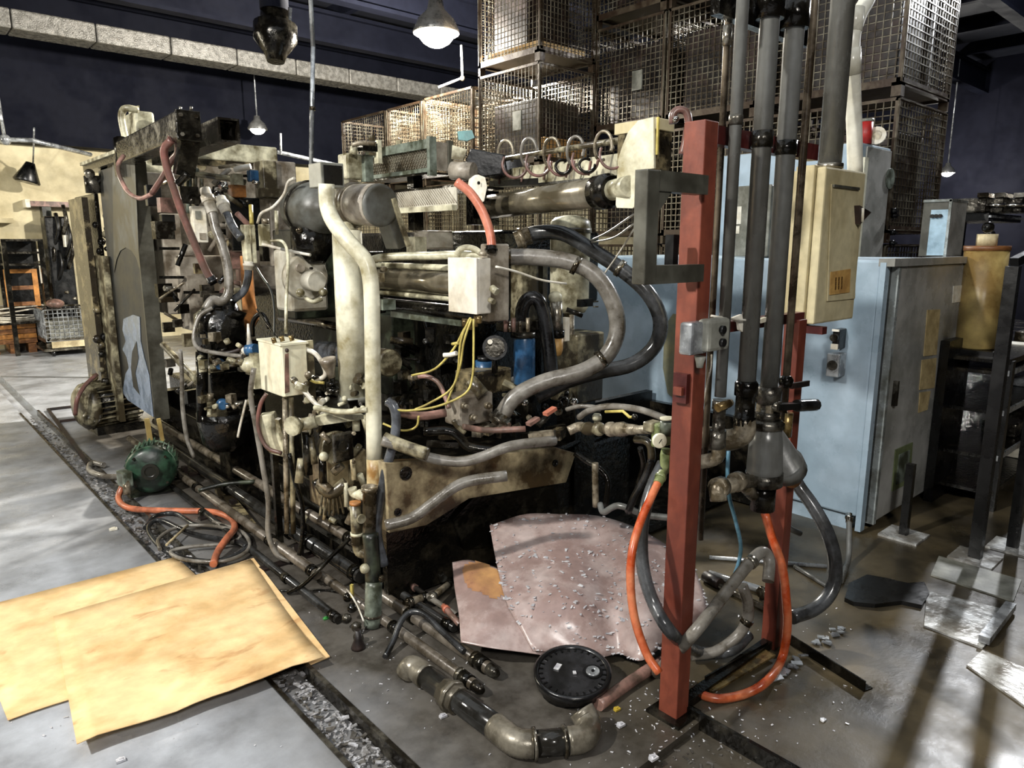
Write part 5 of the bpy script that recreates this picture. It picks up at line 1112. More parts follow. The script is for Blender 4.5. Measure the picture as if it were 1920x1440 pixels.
for x, y in ((417, 684), (423, 760)): c = q(x, y, D=D-.16); t.p('blue_cap', B().lathe(c+Vector((.0, .06, 0)), (-.2, -1, 0), [(0, .035), (.03, .035), (.03, .028), (.06, .026)], 14), 'blue'); t.p('adapter', B().cyl(q(x+8, y, D=D-.12), q(x+36, y-3, D=D-.12), .022, n=10), 'steel')
for i in range(34):
    x, y = U(372, 470), random.choice([U(628, 664), U(672, 700), U(745, 772)]); a = q(x, y, D=D-.16-U(0, .06)); r = U(.008, .02)
    t.p('small_fitting', B().cyl(a, a+Vector((U(-.05, .05), U(-.03, .03), U(-.04, .04))), r, n=8) if i % 3 else B().obox(a, (r*1.6, r, r*1.3), U(0, 1)), random.choice(['cream', 'cream_dirty', 'fitting', 'cream', 'dark_metal', 'chrome']))
t.p('clamp_ring', B().tube([q(375+40*(1-math.cos(a)), 648+14*math.sin(a), D=D-.18) for a in [i*math.pi/8 for i in range(9)]], .012, 8), 'rust_dark'); t.p('bonnet', B().lathe(q(425, 600, D=D), (0, 0, 1), [(0, .1), (.04, .12), (.06, .08), (.12, .06)], 16), 'dark_metal')
t = T('blue_coupling', 'blue coupling with white adapter left of the cream box', 'coupling'); t.p('body', B().cyl(q(464, 656, D=3.7), q(480, 655, D=3.68), .03, n=12), 'blue'); t.p('adapter', B().cyl(q(458, 658, D=3.72), q(466, 656, D=3.7), .02, n=10), 'white_cable'); t.p('spike', B().lathe(q(468, 650, D=3.7), (0, 0, 1), [(0, .018), (.05, .01), (.12, .006)], 8), 'white_cable')
t = T('cream_valve', 'lumpy cream valve casting fixed behind the cream box', 'valve'); t.p('body', B().sphere(q(470, 684, D=3.65), .055, 10, .8), 'cream'); t.p('flange', B().bx(cb(472, 474, 490, 664, 730, 3.6, ty=.05)), 'cream'); t.p('stem', B().cyl(q(456, 680, D=3.62), q(444, 676, D=3.62), .02, n=8), 'cream_dirty')
t = T('orange_wedge', 'orange rust coloured plate standing behind the blue grey hose', 'plate'); t.p('orange_wedge', B().prism([q(x, y, D=4.6) for x, y in ((450, 480), (470, 480), (476, 560), (484, 600), (468, 628), (456, 618), (453, 540))], (.02, .03, 0)), 'orange_plate')
# ---------------------------------------------------------------- corner valve group (below the cream cylinder)
t = T('corner_manifold', 'oily cream manifold group with flanged round port at the near corner', 'manifold'); D = 3.25
t.p('shelf_plate', B().prism([q(x, y, D=D) for x, y in ((573, 790), (600, 798), (682, 786), (682, 778), (620, 776))], (.03, .08, -.01)), 'cream')
t.p('block', B().bx(cb(590, 596, 684, 796, 858, D+.1, ty=.2)), 'dark_oil', bev=.008); t.p('lower_block', B().bx(cb(600, 610, 690, 858, 960, D+.12, ty=.2)), 'bed_cream', bev=.01)
c = q(628, 838, D=D); ax = Vector((.1, -1, 0)).normalized(); t.p('port_body', B().lathe(c-ax*.06, ax, [(0, .06), (.05, .075), (.08, .08)], 22), 'cream_dirty')
t.p('port_flange', B().obox(q(643, 838, D=D-.08), (.052, .012, .068), .1), 'gun', bev=.008); t.p('port_hole', B().lathe(q(645, 836, D=D-.1), (0, -1, 0), [(0, .028), (.006, .03), (.006, .022), (.001, .02)], 18), 'black')
bolts(t, [q(x, y, D=D-.1) for x, y in ((626, 812), (662, 812), (626, 866), (662, 866))], (0, -1, 0), .009, 'fitting')
for x0, y0, x1, y1, r, mt in ((592, 790, 552, 800, .03, 'cream'), (604, 850, 606, 905, .018, 'dark_metal'), (574, 810, 578, 890, .022, 'dark_metal'), (598, 900, 620, 920, .02, 'fitting'), (661, 860, 664, 900, .012, 'pale_wood'), (566, 860, 560, 905, .02, 'cream_dirty'), (648, 905, 650, 950, .011, 'cream'), (582, 820, 590, 870, .016, 'cream_dirty')):
    t.p('pipe', B().cyl(q(x0, y0, D=D-.02), q(x1, y1, D=D-.04), r, n=12), mt)
t.p('knob', B().lathe(q(560, 795, D=D-.05), (-1, -.5, 0), [(0, .03), (.03, .035), (.03, .045), (.05, .045)], 14), 'cream'); t.p('ball', B().sphere(q(607, 856, D=D-.08), .022, 12), 'cream'); t.p('ball', B().sphere(q(680, 765, D=D-.1), .012, 10), 'cream')
t.p('hood', B().tube([q(600, 905, D=D), q(620, 925, D=D-.02), q(650, 905, D=D)], .03, 10), 'cream_dirty')
for i in range(6): a = q(605+i*6, 920, D=D-.02); t.p('frayed_strand', B().tube([a, a+Vector((-.01+i*.004, 0, -.06)), a+Vector((-.02+i*.008, 0, -.12))], .006, 6), 'cream_dirty')
for i in range(40):
    x, y = U(572, 690), U(700, 790); a = q(x, y, D=3.3+U(0, .3)); r = U(.006, .018)
    t.p('small_fitting', B().cyl(a, a+Vector((U(-.05, .05), U(-.04, .04), U(-.02, .03))), r, n=8) if i % 3 else B().sphere(a, r, 8), random.choice(['cream', 'paper', 'fitting', 'cream_dirty', 'pump_grey', 'dark_metal']))
t = T('cream_segment', 'curved cream cover segment below the cream box', 'cover'); t.p('shell', B().prism([q(x, y, D=3.5) for x, y in ((486, 780), (512, 776), (535, 840), (540, 860), (505, 850), (488, 820))], (.04, .06, 0)), 'cream', bev=.004); t.p('rib', B().prism([q(x, y, D=3.48) for x, y in ((515, 786), (522, 788), (540, 850), (534, 855))], (.03, .03, 0)), 'cream'); t.p('stay', B().box(q(510, 840, D=3.55).x, q(510, 840, D=3.55).x+.03, q(510, 840, D=3.55).y, q(510, 840, D=3.55).y+.03, 0, .6), 'dark_metal')
# fittings of the cream lower group and the green pipe
t = T('green_standpipe', 'green grey rubber standpipe rising from the floor under open cream pipe', 'pipe'); D = 2.88
a = q(697, 1030, D=2.86); f = q(698, 1165, D=2.86); g = Vector((f.x, f.y, 0.03))
t.p('sleeve', B().tube([q(694, 1000, D=2.86), q(697, 1040, D=2.84), q(700, 1095, D=2.82)], .034, 14), 'green_dark'); t.p('hose', B().tube([q(701, 1090, D=2.82), q(700, 1130, D=2.8), q(698, 1172, D=2.8)], .036, 14), 'green_grey')
t.p('clamp', B().cyl(q(699, 1150, D=2.8), q(699, 1154, D=2.8), .041, n=14), 'steel'); f = q(698, 1172, D=2.8); t.p('foot_pipe', B().tube([f+Vector((0, 0, .02)), f, (f.x-.01, f.y-.02, .0)], .032, 12), 'rust_dark')
t.p('clip', B().sphere(q(684, 1066, D=2.8), .022, 8), 'cream'); t.p('clip', B().sphere(q(716, 1085, D=2.8), .016, 8), 'steel')
t = T('open_cream_pipe', 'open ended cream pipe with rusty rim in front of the cream post foot', 'pipe')
a = q(693, 912, D=2.9); e_ = q(693, 1002, D=2.9); t.p('tube', B().lathe(e_, a-e_, [(0, .03), ((a-e_).length-.02, .03), ((a-e_).length-.02, .036), ((a-e_).length, .036), ((a-e_).length, .026), ((a-e_).length-.02, .024)], 18), 'fitting')
t.p('side_branch', B().cyl(q(672, 925, D=2.93), q(692, 935, D=2.9), .02, n=12), 'cream'); t.p('elbow', B().tube([q(660, 915, D=2.95), q(664, 925, D=2.95), q(680, 932, D=2.93)], .02, 10), 'cream')
t = T('plugged_cream_pipe', 'short cream pipe with round orange cap left of the open cream pipe', 'pipe')
t.p('tube', B().cyl(q(670, 1020, D=2.9), q(666, 945, D=2.9), .024, n=14), 'cream_dirty'); t.p('cap', B().cyl(q(666, 946, D=2.9), q(666, 941, D=2.9), .025, n=14), 'orange_plate'); t.p('port', B().lathe(q(676, 972, D=2.86), (0, -1, 0), [(0, .02), (.012, .02), (.012, .01)], 12), 'cream'); t.p('ring', B().cyl(q(669, 1003, D=2.9), q(669, 998, D=2.9), .028, n=14), 'cream')
t.p('curl', B().tube([q(668, 1015, D=2.9), q(674, 1035, D=2.9), q(690, 1040, D=2.88)], .022, 10), 'cream_dirty')
# ================================================================ boards and sheets on the floor
def board(name, label, corners, z, mat, wav=.006, lift=(0, 0), n=14, th=.004, sub=None):
    """corners near-left, near-right, far-right, far-left"""
    nl, nr, fr, fl = [Vector((c[0], c[1], 0)) for c in corners]; rows = []
    for j in range(n+1):
        v = j/n; row = []
        for i in range(n+1):
            u = i/n; p = nl.lerp(nr, u).lerp(fl.lerp(fr, u), v)
            k = (1-v)**4*(lift[0]+lift[1]*math.sin(u*9+1)*(.6+.4*math.sin(u*23)))
            row.append(Vector((p.x, p.y+math.sin(u*17)*.004*(1-v)**6, z+k+wav*math.sin(u*4+1)*math.sin(v*3+.5)**2+wav)))
        rows.append(row)
    t = T(name, label, 'cardboard'); t.p('sheet', B().grid(rows[::-1], th), mat)
    return t, rows
sp = lambda x, y: q(x, y, Z=.03)
t, _ = board('cardboard_sheet', 'large tan cardboard sheet lying underneath at the left edge of the photo', [(.162, 2.767), (1.03, 2.73), (1.008, 3.758), (.13, 3.785)], .004, 'card')
t, rw = board('cardboard_sheet', 'large stained tan cardboard sheet lying on top, nearest the camera', [q(145, 1403, Z=.04), q(605, 1235, Z=.04), q(470, 1047, Z=.02), q(100, 1155, Z=.02)], .012, 'card', lift=(.034, .008))
c1, c2, c3 = q(618, 1222, Z=.03), q(600, 1240, Z=.03), q(472, 1047, Z=.01)
t.p('lower_ply', B().prism([(c1.x, c1.y, .006), (c3.x+.01, c3.y, .006), (c3.x-.06, c3.y, .006), (c1.x-.09, c1.y, .006)], (0, 0, .004)), 'card')
def blot(t, cx, cy, rx, ry, mat, z=.0, seed=0):
    rnd = random.Random(seed); P = []
    for k in range(14):
        a = k*2*math.pi/14; r = rnd.uniform(.6, 1.1); P.append(q(cx+rx*r*math.cos(a), cy+ry*r*math.sin(a), Z=.034+z))
    t.p('stain', B().prism(P, (0, 0, .0006)), mat)
def grid_sheet(name, label, rows, mat, th=.003, dens=5, ripple=.0, cat='sheet'):
    R0 = [[q(x, y, Z=z) for x, y, z in r] for r in rows]
    def cr(P, t):
        n = len(P)-1; i = min(int(t*n), n-1); f = t*n-i
        a, b, c, d = P[max(i-1, 0)], P[i], P[i+1], P[min(i+2, n)]
        if i == 0: a = P[0]*2-P[1]
        if i == n-1: d = P[n]*2-P[n-1]
        return .5*((2*b)+(c-a)*f+(2*a-5*b+4*c-d)*f*f+(3*b-a-3*c+d)*f**3)
    nu = (len(R0[0])-1)*dens; nv = (len(R0)-1)*dens; out = []
    for j in range(nv+1):
        row = []
        for i in range(nu+1):
            col = [cr(r, i/nu) for r in R0]; p = cr(col, j/nv); p.z += ripple*math.sin(i*.9+j*.25)*(.4+.6*j/nv); row.append(p)
        out.append(row)
    t = T(name, label, cat); t.p('sheet', B().grid(out, th), mat); return t, out
t, SH = grid_sheet('fibre_sheet', 'large mauve brown fibre sheet strewn with white chips draped over the floor pipes',
    [[(918, 985, .30), (985, 964, .32), (1050, 964, .32), (1120, 967, .31), (1190, 988, .28), (1250, 1022, .25), (1300, 1060, .22)],
     [(932, 1060, .23), (1000, 1050, .24), (1070, 1045, .25), (1140, 1052, .22), (1205, 1072, .23), (1262, 1095, .2), (1318, 1105, .18)],
     [(952, 1135, .17), (1010, 1135, .19), (1080, 1132, .20), (1145, 1142, .15), (1205, 1152, .18), (1268, 1150, .16), (1326, 1135, .15)],
     [(1000, 1220, .08), (1060, 1224, .06), (1118, 1234, .04), (1160, 1226, .045), (1205, 1238, .07), (1262, 1195, .1), (1335, 1150, .12)]], 'fibre', dens=6)
t, SH2 = grid_sheet('fibre_sheet', 'smaller mauve fibre sheet with tan patch curling out at the left under the large one',
    [[(848, 1054, .2), (880, 1050, .21), (925, 1062, .2), (960, 1080, .19)], [(852, 1100, .16), (895, 1105, .18), (940, 1112, .17), (975, 1125, .16)],
     [(860, 1150, .13), (905, 1160, .14), (955, 1170, .13), (1000, 1180, .12)], [(864, 1204, .09), (915, 1214, .09), (975, 1222, .07), (1030, 1230, .05)]], 'fibre', dens=12)
b = B()
n2, m2_ = len(SH2)-1, len(SH2[0])-1
for j in range(n2):
    for i in range(m2_):
        u_, v_ = (i+.5)/m2_, (j+.5)/n2
        if ((u_-.52)/.36)**2+((v_-.2)/.2)**2+.12*math.sin(u_*21) > 1: continue
        qd = [SH2[j][i], SH2[j+1][i], SH2[j+1][i+1], SH2[j][i+1]]; b.add([v+Vector((0, 0, .0015)) for v in qd], [(0, 1, 2, 3)])
t.p('tan_patch', b, 'fibre_tan')
# chips
def chip(b, p, s, up=Vector((0, 0, 1))):
    a = U(0, 6.28); x = Vector((math.cos(a), math.sin(a), U(-.2, .2)))*s*U(.6, 1.6); y = Vector((-math.sin(a), math.cos(a), U(-.2, .2)))*s*U(.3, .8); z = Vector((0, 0, s*U(.15, .5)))
    vs = [p-x-y, p+x-y*.6, p+x*.8+y, p-x*.7+y]; b.add(vs+[v+z for v in vs], [(0, 3, 2, 1), (4, 5, 6, 7), (0, 1, 5, 4), (1, 2, 6, 5), (2, 3, 7, 6), (3, 0, 4, 7)])
b = B(); nj, ni = len(SH), len(SH[0])
for k in range(430):
    j = int(min(nj-1, max(0, random.gauss(.45, .3)*nj))); i = int(min(ni-1, max(0, random.gauss(.42, .27)*ni))); p = SH[j][i]+Vector((U(-.03, .03), U(-.03, .03), .003)); 
    j2, i2 = min(j+1, nj-1), min(i+1, ni-1); f, g = R(), R(); p = SH[j][i].lerp(SH[j2][i], f).lerp(SH[j][i2].lerp(SH[j2][i2], f), g)+Vector((0, 0, .002)); chip(b, p, U(.0035, .0098))
t = T('metal_chips', 'scatter of white metal chips on the large mauve fibre sheet', 'chips', kind='stuff'); t.p('metal_chips', b, 'chip')
b = B()
for k in range(420):
    r_ = R()
    if r_ < .45: x, y = random.gauss(1250, 110), random.gauss(1350, 60)
    elif r_ < .7: x, y = random.gauss(760, 90), random.gauss(1230, 70)
    elif r_ < .85: x, y = U(0, 640), U(950, 1420)
    else: x, y = U(1340, 1600), U(1120, 1400)
    if y < 900: continue
    p = q(x, y, Z=.002)
    if p.x > 1.5 and p.x < 1.93 and p.y < 1.2: p.z = -.028
    if TX0-.02 < p.x < TX1+.02: continue
    chip(b, p, U(.0015, .005))
t = T('floor_chips', 'loose pale chips scattered over the oily floor', 'chips', kind='stuff'); t.p('floor_chips', b, 'chip')
b = B()
for k in range(1100):
    y = 1.3+abs(random.gauss(0, 1.3)) if R() < .6 else U(3, 8); chip(b, Vector((U(TX0+.01, TX1-.015), y, -.043+U(0, .02))), U(.003, .012))
t = T('trench_rubble', 'shiny chips and rubble filling the floor trench', 'rubble', kind='stuff'); t.p('trench_rubble', b, 'rubble')
b = B()
for k in range(500): chip(b, Vector((U(TX0+.01, TX1-.015), U(1.3, 8), -.044+U(0, .02))), U(.004, .014))
for k in range(260): chip(b, Vector((U(1.52, 1.92), U(.7, 1.19), -.029)), U(.002, .008))
t = T('trench_dirt', 'dull grey rubble between the shiny chips in the floor trench and pit', 'rubble', kind='stuff'); t.p('trench_dirt', b, 'chip_dark')
for nm, lab, x, y, s, mt in (('scrap', 'small bright green scrap on the floor right of the cardboard', 611, 1161, .012, 'green_scrap'), ('scrap', 'small yellow scrap by the end of the pink hose', 1156, 1332, .012, 'yellow_scrap'), ('scrap', 'white block of scrap below the black pipe elbow', 1163, 1362, .014, 'chip'), ('scrap', 'white oblong scrap at the bottom edge near the pit', 1224, 1424, .015, 'chip'), ('scrap', 'white scrap left of the black pipe', 830, 1345, .013, 'chip'), ('scrap', 'white scrap on the oily floor right of the red post', 1543, 1352, .01, 'chip'), ('scrap', 'pale triangular scrap on the grey floor above the cardboard', 212, 994, .02, 'paper'), ('scrap', 'pale torn scrap at the cardboard corner by the coiled hose', 348, 1052, .03, 'chip'), ('scrap', 'tiny white scrap beside the lower left cardboard edge', 226, 1428, .013, 'chip')):
    p = q(x, y, Z=0); b = B(); b.prism([p+Vector((-s, -s*.6, .002)), p+Vector((s, -s*.8, .002)), p+Vector((s*1.1, s*.4, .002)), p+Vector((0, s, .002)), p+Vector((-s*.9, s*.5, .002))], (0, 0, s*.5))
    b.box(p.x-s*.3, p.x+s*.5, p.y-s*.3, p.y+s*.2, .002+s*.5, .002+s*.8); t = T(nm, lab, 'scrap'); t.p(nm, b, mt)
# ---------------------------------------------------------------- black disc
t = T('round_lid', 'round black plastic lid with notched rim and pale centre ring on the floor', 'lid')
c = Vector((1.735, 1.615, 0)); ax = Vector((-.11, -.09, 1)).normalized(); c.z = .04
t.p('rim', B().lathe(c, ax, [(0, .135), (.03, .142), (.04, .142), (.045, .13), (.034, .122), (.02, .12)], 40), 'plastic_black')
t.p('face', B().lathe(c+ax*.03, ax, [(0, .124), (.004, .124)], 40), 'disc_face')
hx = Vector((1, 0, .1)).normalized(); hc = c+ax*.034+Vector((.052, -.052, .004)); t.p('hub_ring', B().lathe(hc, ax, [(0, .026), (.006, .024), (.006, .013), (.003, .012)], 24), 'galv'); t.p('hub_recess', B().lathe(hc, ax, [(0, .036), (.0015, .036)], 28), 'plastic_black'); t.p('hub_hole', B().cyl(hc+ax*.003, hc+ax*.0065, .006, n=10), 'black')
for k in range(28):
    a = k*2*math.pi/28; d = Vector((math.cos(a), math.sin(a), 0)); d -= ax*d.dot(ax); t.p('notch', B().bar(c+ax*.035+d*.108, c+ax*.035+d*.124, .006, .006), 'black')
t.p('paper_scrap', B().obox(c+ax*.038+Vector((-.02, .055, 0)), (.018, .01, .002), .4), 'chip'); t.p('paper_scrap', B().obox(c+ax*.037+Vector((.0, -.01, 0)), (.008, .006, .002), .9), 'chip')
t.p('leg_block', B().cyl((c.x-.02, c.y, 0), (c.x-.02, c.y, .032), .1, n=20), 'plastic_black')
# ---------------------------------------------------------------- big black pipe with elbows
t = T('drain_pipe', 'thick black steel pipe with brass coloured elbows lying in front of the machine', 'pipe')
r = .041
def fz(x, y, z=r): return q(x, y, Z=z)
a, b_, c_, d_, e_ = fz(790, 1262), fz(845, 1305), fz(940, 1372), fz(1000, 1395), fz(1080, 1388)
t.p('tube', B().cyl(a, c_, r, n=24), 'black_pipe'); t.p('tube', B().cyl(d_, e_, r, n=24), 'black_pipe')
t.p('elbow', B().tube([fz(928, 1362), fz(950, 1380), fz(972, 1393), fz(1002, 1395)], r*1.1, 18), 'elbow_metal')
t.p('elbow', B().tube([fz(1062, 1390), fz(1092, 1384), fz(1104, 1368), fz(1100, 1350, .05), fz(1090, 1332, .07)], r*1.08, 18), 'elbow_metal')
t.p('end_elbow', B().tube([fz(800, 1270), fz(782, 1256), fz(770, 1252), fz(764, 1262, .015)], r*1.08, 18), 'elbow_metal')
m1, m2 = fz(843, 1303), fz(862, 1316); ax = (m2-m1).normalized(); t.p('union', B().lathe(m1-ax*.03, ax, [(0, r*1.2), (.03, r*1.25), (.03, r*1.4), (.055, r*1.4), (.055, r*1.2), (.08, r*1.2)], 8), 'elbow_metal')
for p, g in ((fz(1002, 1395), d_-c_), (fz(1058, 1390), e_-d_)): g = (e_-d_).normalized(); t.p('bead', B().cyl(p-g*.005, p+g*.005, r*1.25, n=18), 'steel')
# ---------------------------------------------------------------- pipes lying along the floor beside the machine
lines = [('first floor pipe, outermost and ending in a rounded plug', 1.455, 5.3, 1.84, .03, .016, 'rubber_grey', True),
         ('second floor pipe with a bright end collar', 1.56, 5.3, 1.88, .032, .018, 'gun', True),
         ('third floor pipe half hidden under the small fibre sheet', 1.64, 5.2, 2.2, .03, .014, 'dark_metal', False),
         ('fourth floor pipe of large bore beside the bed', 1.52, 6.0, 2.75, .1, .024, 'dark_metal', False),
         ('fifth floor pipe, pale and raised on the brackets', 1.40, 6.2, 2.95, .075, .018, 'fitting', False),
         ('sixth floor pipe, thin and dark against the floor edge', 1.32, 5.9, 2.6, .02, .014, 'dark_metal', False),
         ('seventh floor pipe close to the machine bed', 1.63, 6.3, 3.0, .16, .02, 'gun', False)]
for i, (lab, x, y0, y1, z, r, mt, plug) in enumerate(lines):
    r *= 1.35; mt = {'rubber_grey': 'floor_pipe', 'gun': 'floor_pipe', 'dark_metal': 'black_pipe', 'fitting': 'floor_pipe'}[mt]; z = max(z, r)
    t = T('floor_pipe', lab, 'pipe', None); t.p('tube', B().cyl((x+.02*(i % 2), y0, z), (x, y1, z), r, n=14), mt)
    for yy in (y1+.02, (y0+y1)/2, y1+.5): t.p('coupling', B().cyl((x, yy, z), (x, yy+.05, z), r*1.22, n=14), 'fitting' if mt == 'fitting' else 'dark_metal')
    if plug: t.p('end_plug', B().lathe((x, y1, z), (0, -1, 0), [(0, r), (.03, r*.9), (.05, r*.5)], 12), 'gun'); t.p('end_ring', B().cyl((x, y1+.07, z), (x, y1+.09, z), r*1.3, n=12), 'steel')
for i, y in enumerate((3.3, 4.2, 5.1)):
    t = T('pipe_bracket', ('nearest', 'middle', 'farthest')[i]+' steel bracket carrying the floor pipes beside the machine bed', 'bracket'); t.p('base', B().box(1.28, 1.68, y, y+.05, 0, .012), 'rust_dark'); t.p('post', B().box(1.47, 1.5, y, y+.05, .012, .075), 'rust_dark'); t.p('post', B().box(1.66, 1.69, y, y+.05, .012, .14), 'rust_dark')
t = T('wood_batten', 'narrow bare wooden batten lying against the floor pipes', 'batten'); t.p('wood_batten', B().bar(q(412, 915, Z=.03), q(470, 990, Z=.03), .06, .05), 'cream_oily')
# fittings lying near the fibre sheet
specs = [((775, 1100), (865, 1160), 12, 'rubber_grey', 'grey hose stub with pink end beside the small fibre sheet', 'hose_pink'), ((800, 1052), (832, 1085), 16, 'pipe_grey', 'short grey pipe stub with dark collar above the small fibre sheet', 'black'), ((765, 1130), (800, 1118), 16, 'fitting', 'pale fitting pointing up beside the floor pipes', 'steel'), ((835, 1140), (870, 1180), 12, 'hose_pink', 'pink hose end next to the fibre sheet corner', 'salmon'), ((810, 1120), (845, 1092), 14, 'fitting', 'corroded union nut above the grey hose stub', 'steel')]
for i, (a, e_, w_, mt, lab, m2) in enumerate(specs):
    A_, E_ = q(*a, Z=.06), q(*e_, Z=.05); s = w_/2*2.9/FPX; t = T('hose_stub', lab, 'fitting'); t.p('tube', B().cyl(A_, E_, s, n=12), mt); d = (E_-A_).normalized(); t.p('collar', B().lathe(A_-d*.02, d, [(0, s*.9), (.02, s*.9), (.02, s*1.3), (.04, s*1.3)], 10), m2); t.p('collar', B().cyl(E_-d*.03, E_, s*1.25, n=10), 'dark_metal')
t = T('wire_clump', 'tangled dark valve with wires beside the green standpipe', 'valve')
for i, (x, y) in enumerate(((652, 1120), (660, 1140), (650, 1160), (668, 1175), (672, 1195))): t.p('lump', B().sphere(q(x, y, Z=.07-.012*i), .022, 8), 'dark_oil' if i % 2 else 'gun')
t.p('wire', B().tube([q(650, 1105, Z=.1), q(660, 1118, Z=.12), q(672, 1140, Z=.08), q(682, 1165, Z=.05)], .004, 6), 'white_cable'); t.p('yellow_tag', B().obox(q(660, 1108, Z=.12), (.006, .006, .03), .5), 'yellow'); t.p('foot', B().lathe(q(672, 1215, Z=0), (0, 0, 1), [(0, .03), (.01, .028), (.04, .015), (.08, .012)], 12), 'rust_dark')
hose('black_hose', 'thin black hose arching over the floor pipes beside the drain pipe', 'hose', 'rubber', 13, [(722, 1232, 'f'), (738, 1200, 'f', .03), (752, 1165, 'f', .08), (770, 1148, 'f', .1), (795, 1152, 'f', .1), (830, 1185, 'f', .07), (870, 1222, 'f', .05)], n=10)
# ---------------------------------------------------------------- motors
t = T('green_motor', 'dark green electric motor standing on the floor left of the machine', 'motor')
f = q(285, 928, Z=0); Dm = f.x*SA+f.y*CA; s = Dm/FPX
c = q(283, 880, D=Dm); c.z = max(c.z, 46*s); ax = Vector((-.35, -1, .05)).normalized()
t.p('end_bell', B().lathe(c, ax, [(-.02, 46*s), (.012, 46*s), (.03, 43*s), (.045, 37*s), (.052, 22*s), (.06, 14*s)], 30), 'green_motor'); t.p('boss', B().lathe(c+ax*.055, ax, [(0, 16*s), (.02, 16*s), (.02, 10*s), (.01, 9*s)], 16), 'green_dark')
back = c-ax*.3; t.p('barrel', B().cyl(back, c, 40*s, n=28), 'green_motor')
for k in range(30):
    a = k*2*math.pi/30; u = ax.cross(Vector((0, 0, 1))).normalized(); v = ax.cross(u); d = u*math.cos(a)+v*math.sin(a); t.p('cooling_fin', B().bar(back+ax*.03+d*43*s, c-ax*.02+d*44*s, .005, .026, up=d), 'green_motor')
t.p('foot', B().box(c.x-.13, c.x+.13, c.y+.02, c.y+.24, 0, .03), 'green_dark'); t.p('foot_web', B().box(c.x-.05, c.x+.05, c.y+.05, c.y+.2, .03, .06), 'green_dark'); t.p('terminal_box', B().obox(c+Vector((-.16, -.02, -.02)), (.03, .05, .05), .2), 'green_grey', bev=.008); t.p('gland', B().cyl(c+Vector((-.16, -.05, -.03)), c+Vector((-.17, -.08, -.11)), .022, n=12), 'fitting')
bolts(t, [c+ax*.04+(ax.cross(Vector((0, 0, 1))).normalized()*math.cos(a)+Vector((0, 0, 1))*math.sin(a))*38*s for a in (.8, 2.4, 3.9, 5.5)], ax, .009, 'dark_metal')
t = T('grey_motor', 'dirty cream ribbed motor lying behind the guard column at far left', 'motor')
c = q(165, 755, D=6.0); ax = Vector((-1, -.25, 0)).normalized(); s = 6/FPX; c.z = .24
t.p('end_bell', B().lathe(c, ax, [(-.02, .2), (.03, .2), (.07, .16), (.09, .06)], 26), 'cream_dirty'); t.p('barrel', B().cyl(c-ax*.4, c, .175, n=26), 'dark_metal')
for k in range(26):
    a = k*2*math.pi/26; u = ax.cross(Vector((0, 0, 1))).normalized(); v = ax.cross(u); d = u*math.cos(a)+v*math.sin(a); t.p('cooling_fin', B().bar(c-ax*.38+d*.185, c-ax*.0+d*.19, .007, .035, up=d), 'cream_dirty')
t.p('foot', B().box(c.x+.02, c.x+.4, c.y-.14, c.y+.2, 0, .07), 'dark_oil'); t.p('end_lug', B().sphere(c+ax*.05+Vector((.02, -.12, -.08)), .06, 10), 'cream_dirty')
hose('cable', 'dark cable arching over the dirty cream motor at far left', 'cable', 'hose_maroon', 8, [(182, 702, 5.9), (160, 722, 5.8), (145, 748, 5.7), (141, 778, 5.7)])
t = T('floor_angle', 'thin rusty angle frame lying flat on the floor at far left', 'frame'); pp = [q(x, y, Z=.012) for x, y in ((88, 768), (150, 762), (150, 800), (190, 870))]
P = [q(90, 768, Z=.012), q(140, 762, Z=.012)]; t.p('bar', B().bar(P[0], P[1], .025), 'rust_dark'); t.p('bar', B().bar(P[0], q(165, 870, Z=.012), .025), 'rust_dark'); t.p('bar', B().bar(q(112, 790, Z=.012), q(150, 785, Z=.012), .02), 'rust_dark')
# ================================================================ hoses on the machine
def H(name, label, mat, w_, pts, D=3., **k): return hose(name, label, k.pop('cat', 'hose'), mat, w_, pts, D, **k)
H('big_hose', 'big grey hydraulic hose looping down in front of the blue cabinet, nearer one', 'rubber_grey', 31, [(932, 482, 3.3), (1000, 482, 3.3), (1070, 492), (1120, 520), (1150, 570, 3.25), (1157, 622), (1136, 668), (1090, 697, 3.2), (1020, 716), (965, 745), (935, 790, 3.15)], n=16, ends=[(0, .09, 'steel'), (1, .06, 'steel')], clamps=[.22, .62])
H('big_hose', 'big black hydraulic hose in the outer loop against the blue cabinet', 'hose_dark', 28, [(975, 448, 3.7), (1005, 437, 3.7), (1055, 438), (1105, 466), (1165, 505), (1215, 550, 3.5), (1238, 600), (1228, 648), (1185, 683, 3.5), (1120, 698), (1060, 716), (1005, 745, 3.45)], n=16, ends=[(0, .08, 'fitting')], clamps=[.36])
t = T('hose_bracket', 'small dark bracket with two bright terminals behind the big grey hose loop', 'bracket'); t.p('plate', B().bx(cb(1088, 1090, 1112, 562, 576, 3.5, ty=.03)), 'black'); t.p('terminal', B().cyl(q(1112, 566, D=3.5), q(1122, 565, D=3.5), .004, n=6), 'steel'); t.p('terminal', B().cyl(q(1112, 575, D=3.5), q(1122, 575, D=3.5), .004, n=6), 'steel')
H('salmon_hose', 'salmon red hose curving down above the white junction box', 'salmon', 17, [(856, 341, 3.2), (880, 360), (900, 388), (914, 420), (921, 450), (921, 470, 3.15)], n=12, ends=[(1, .03, 'dark_metal')])
H('bent_pipe', 'pale bent pipe running over the side cylinders toward the big hose', 'cream', 15, [(690, 497, 3.5), (702, 486), (740, 481), (800, 480), (860, 478), (925, 480, 3.3)], n=12)
H('curved_pipe', 'small cream pipe hump above the white junction box', 'cream', 11, [(856, 478, 3.3), (862, 468), (875, 464), (890, 467), (900, 474, 3.3)])
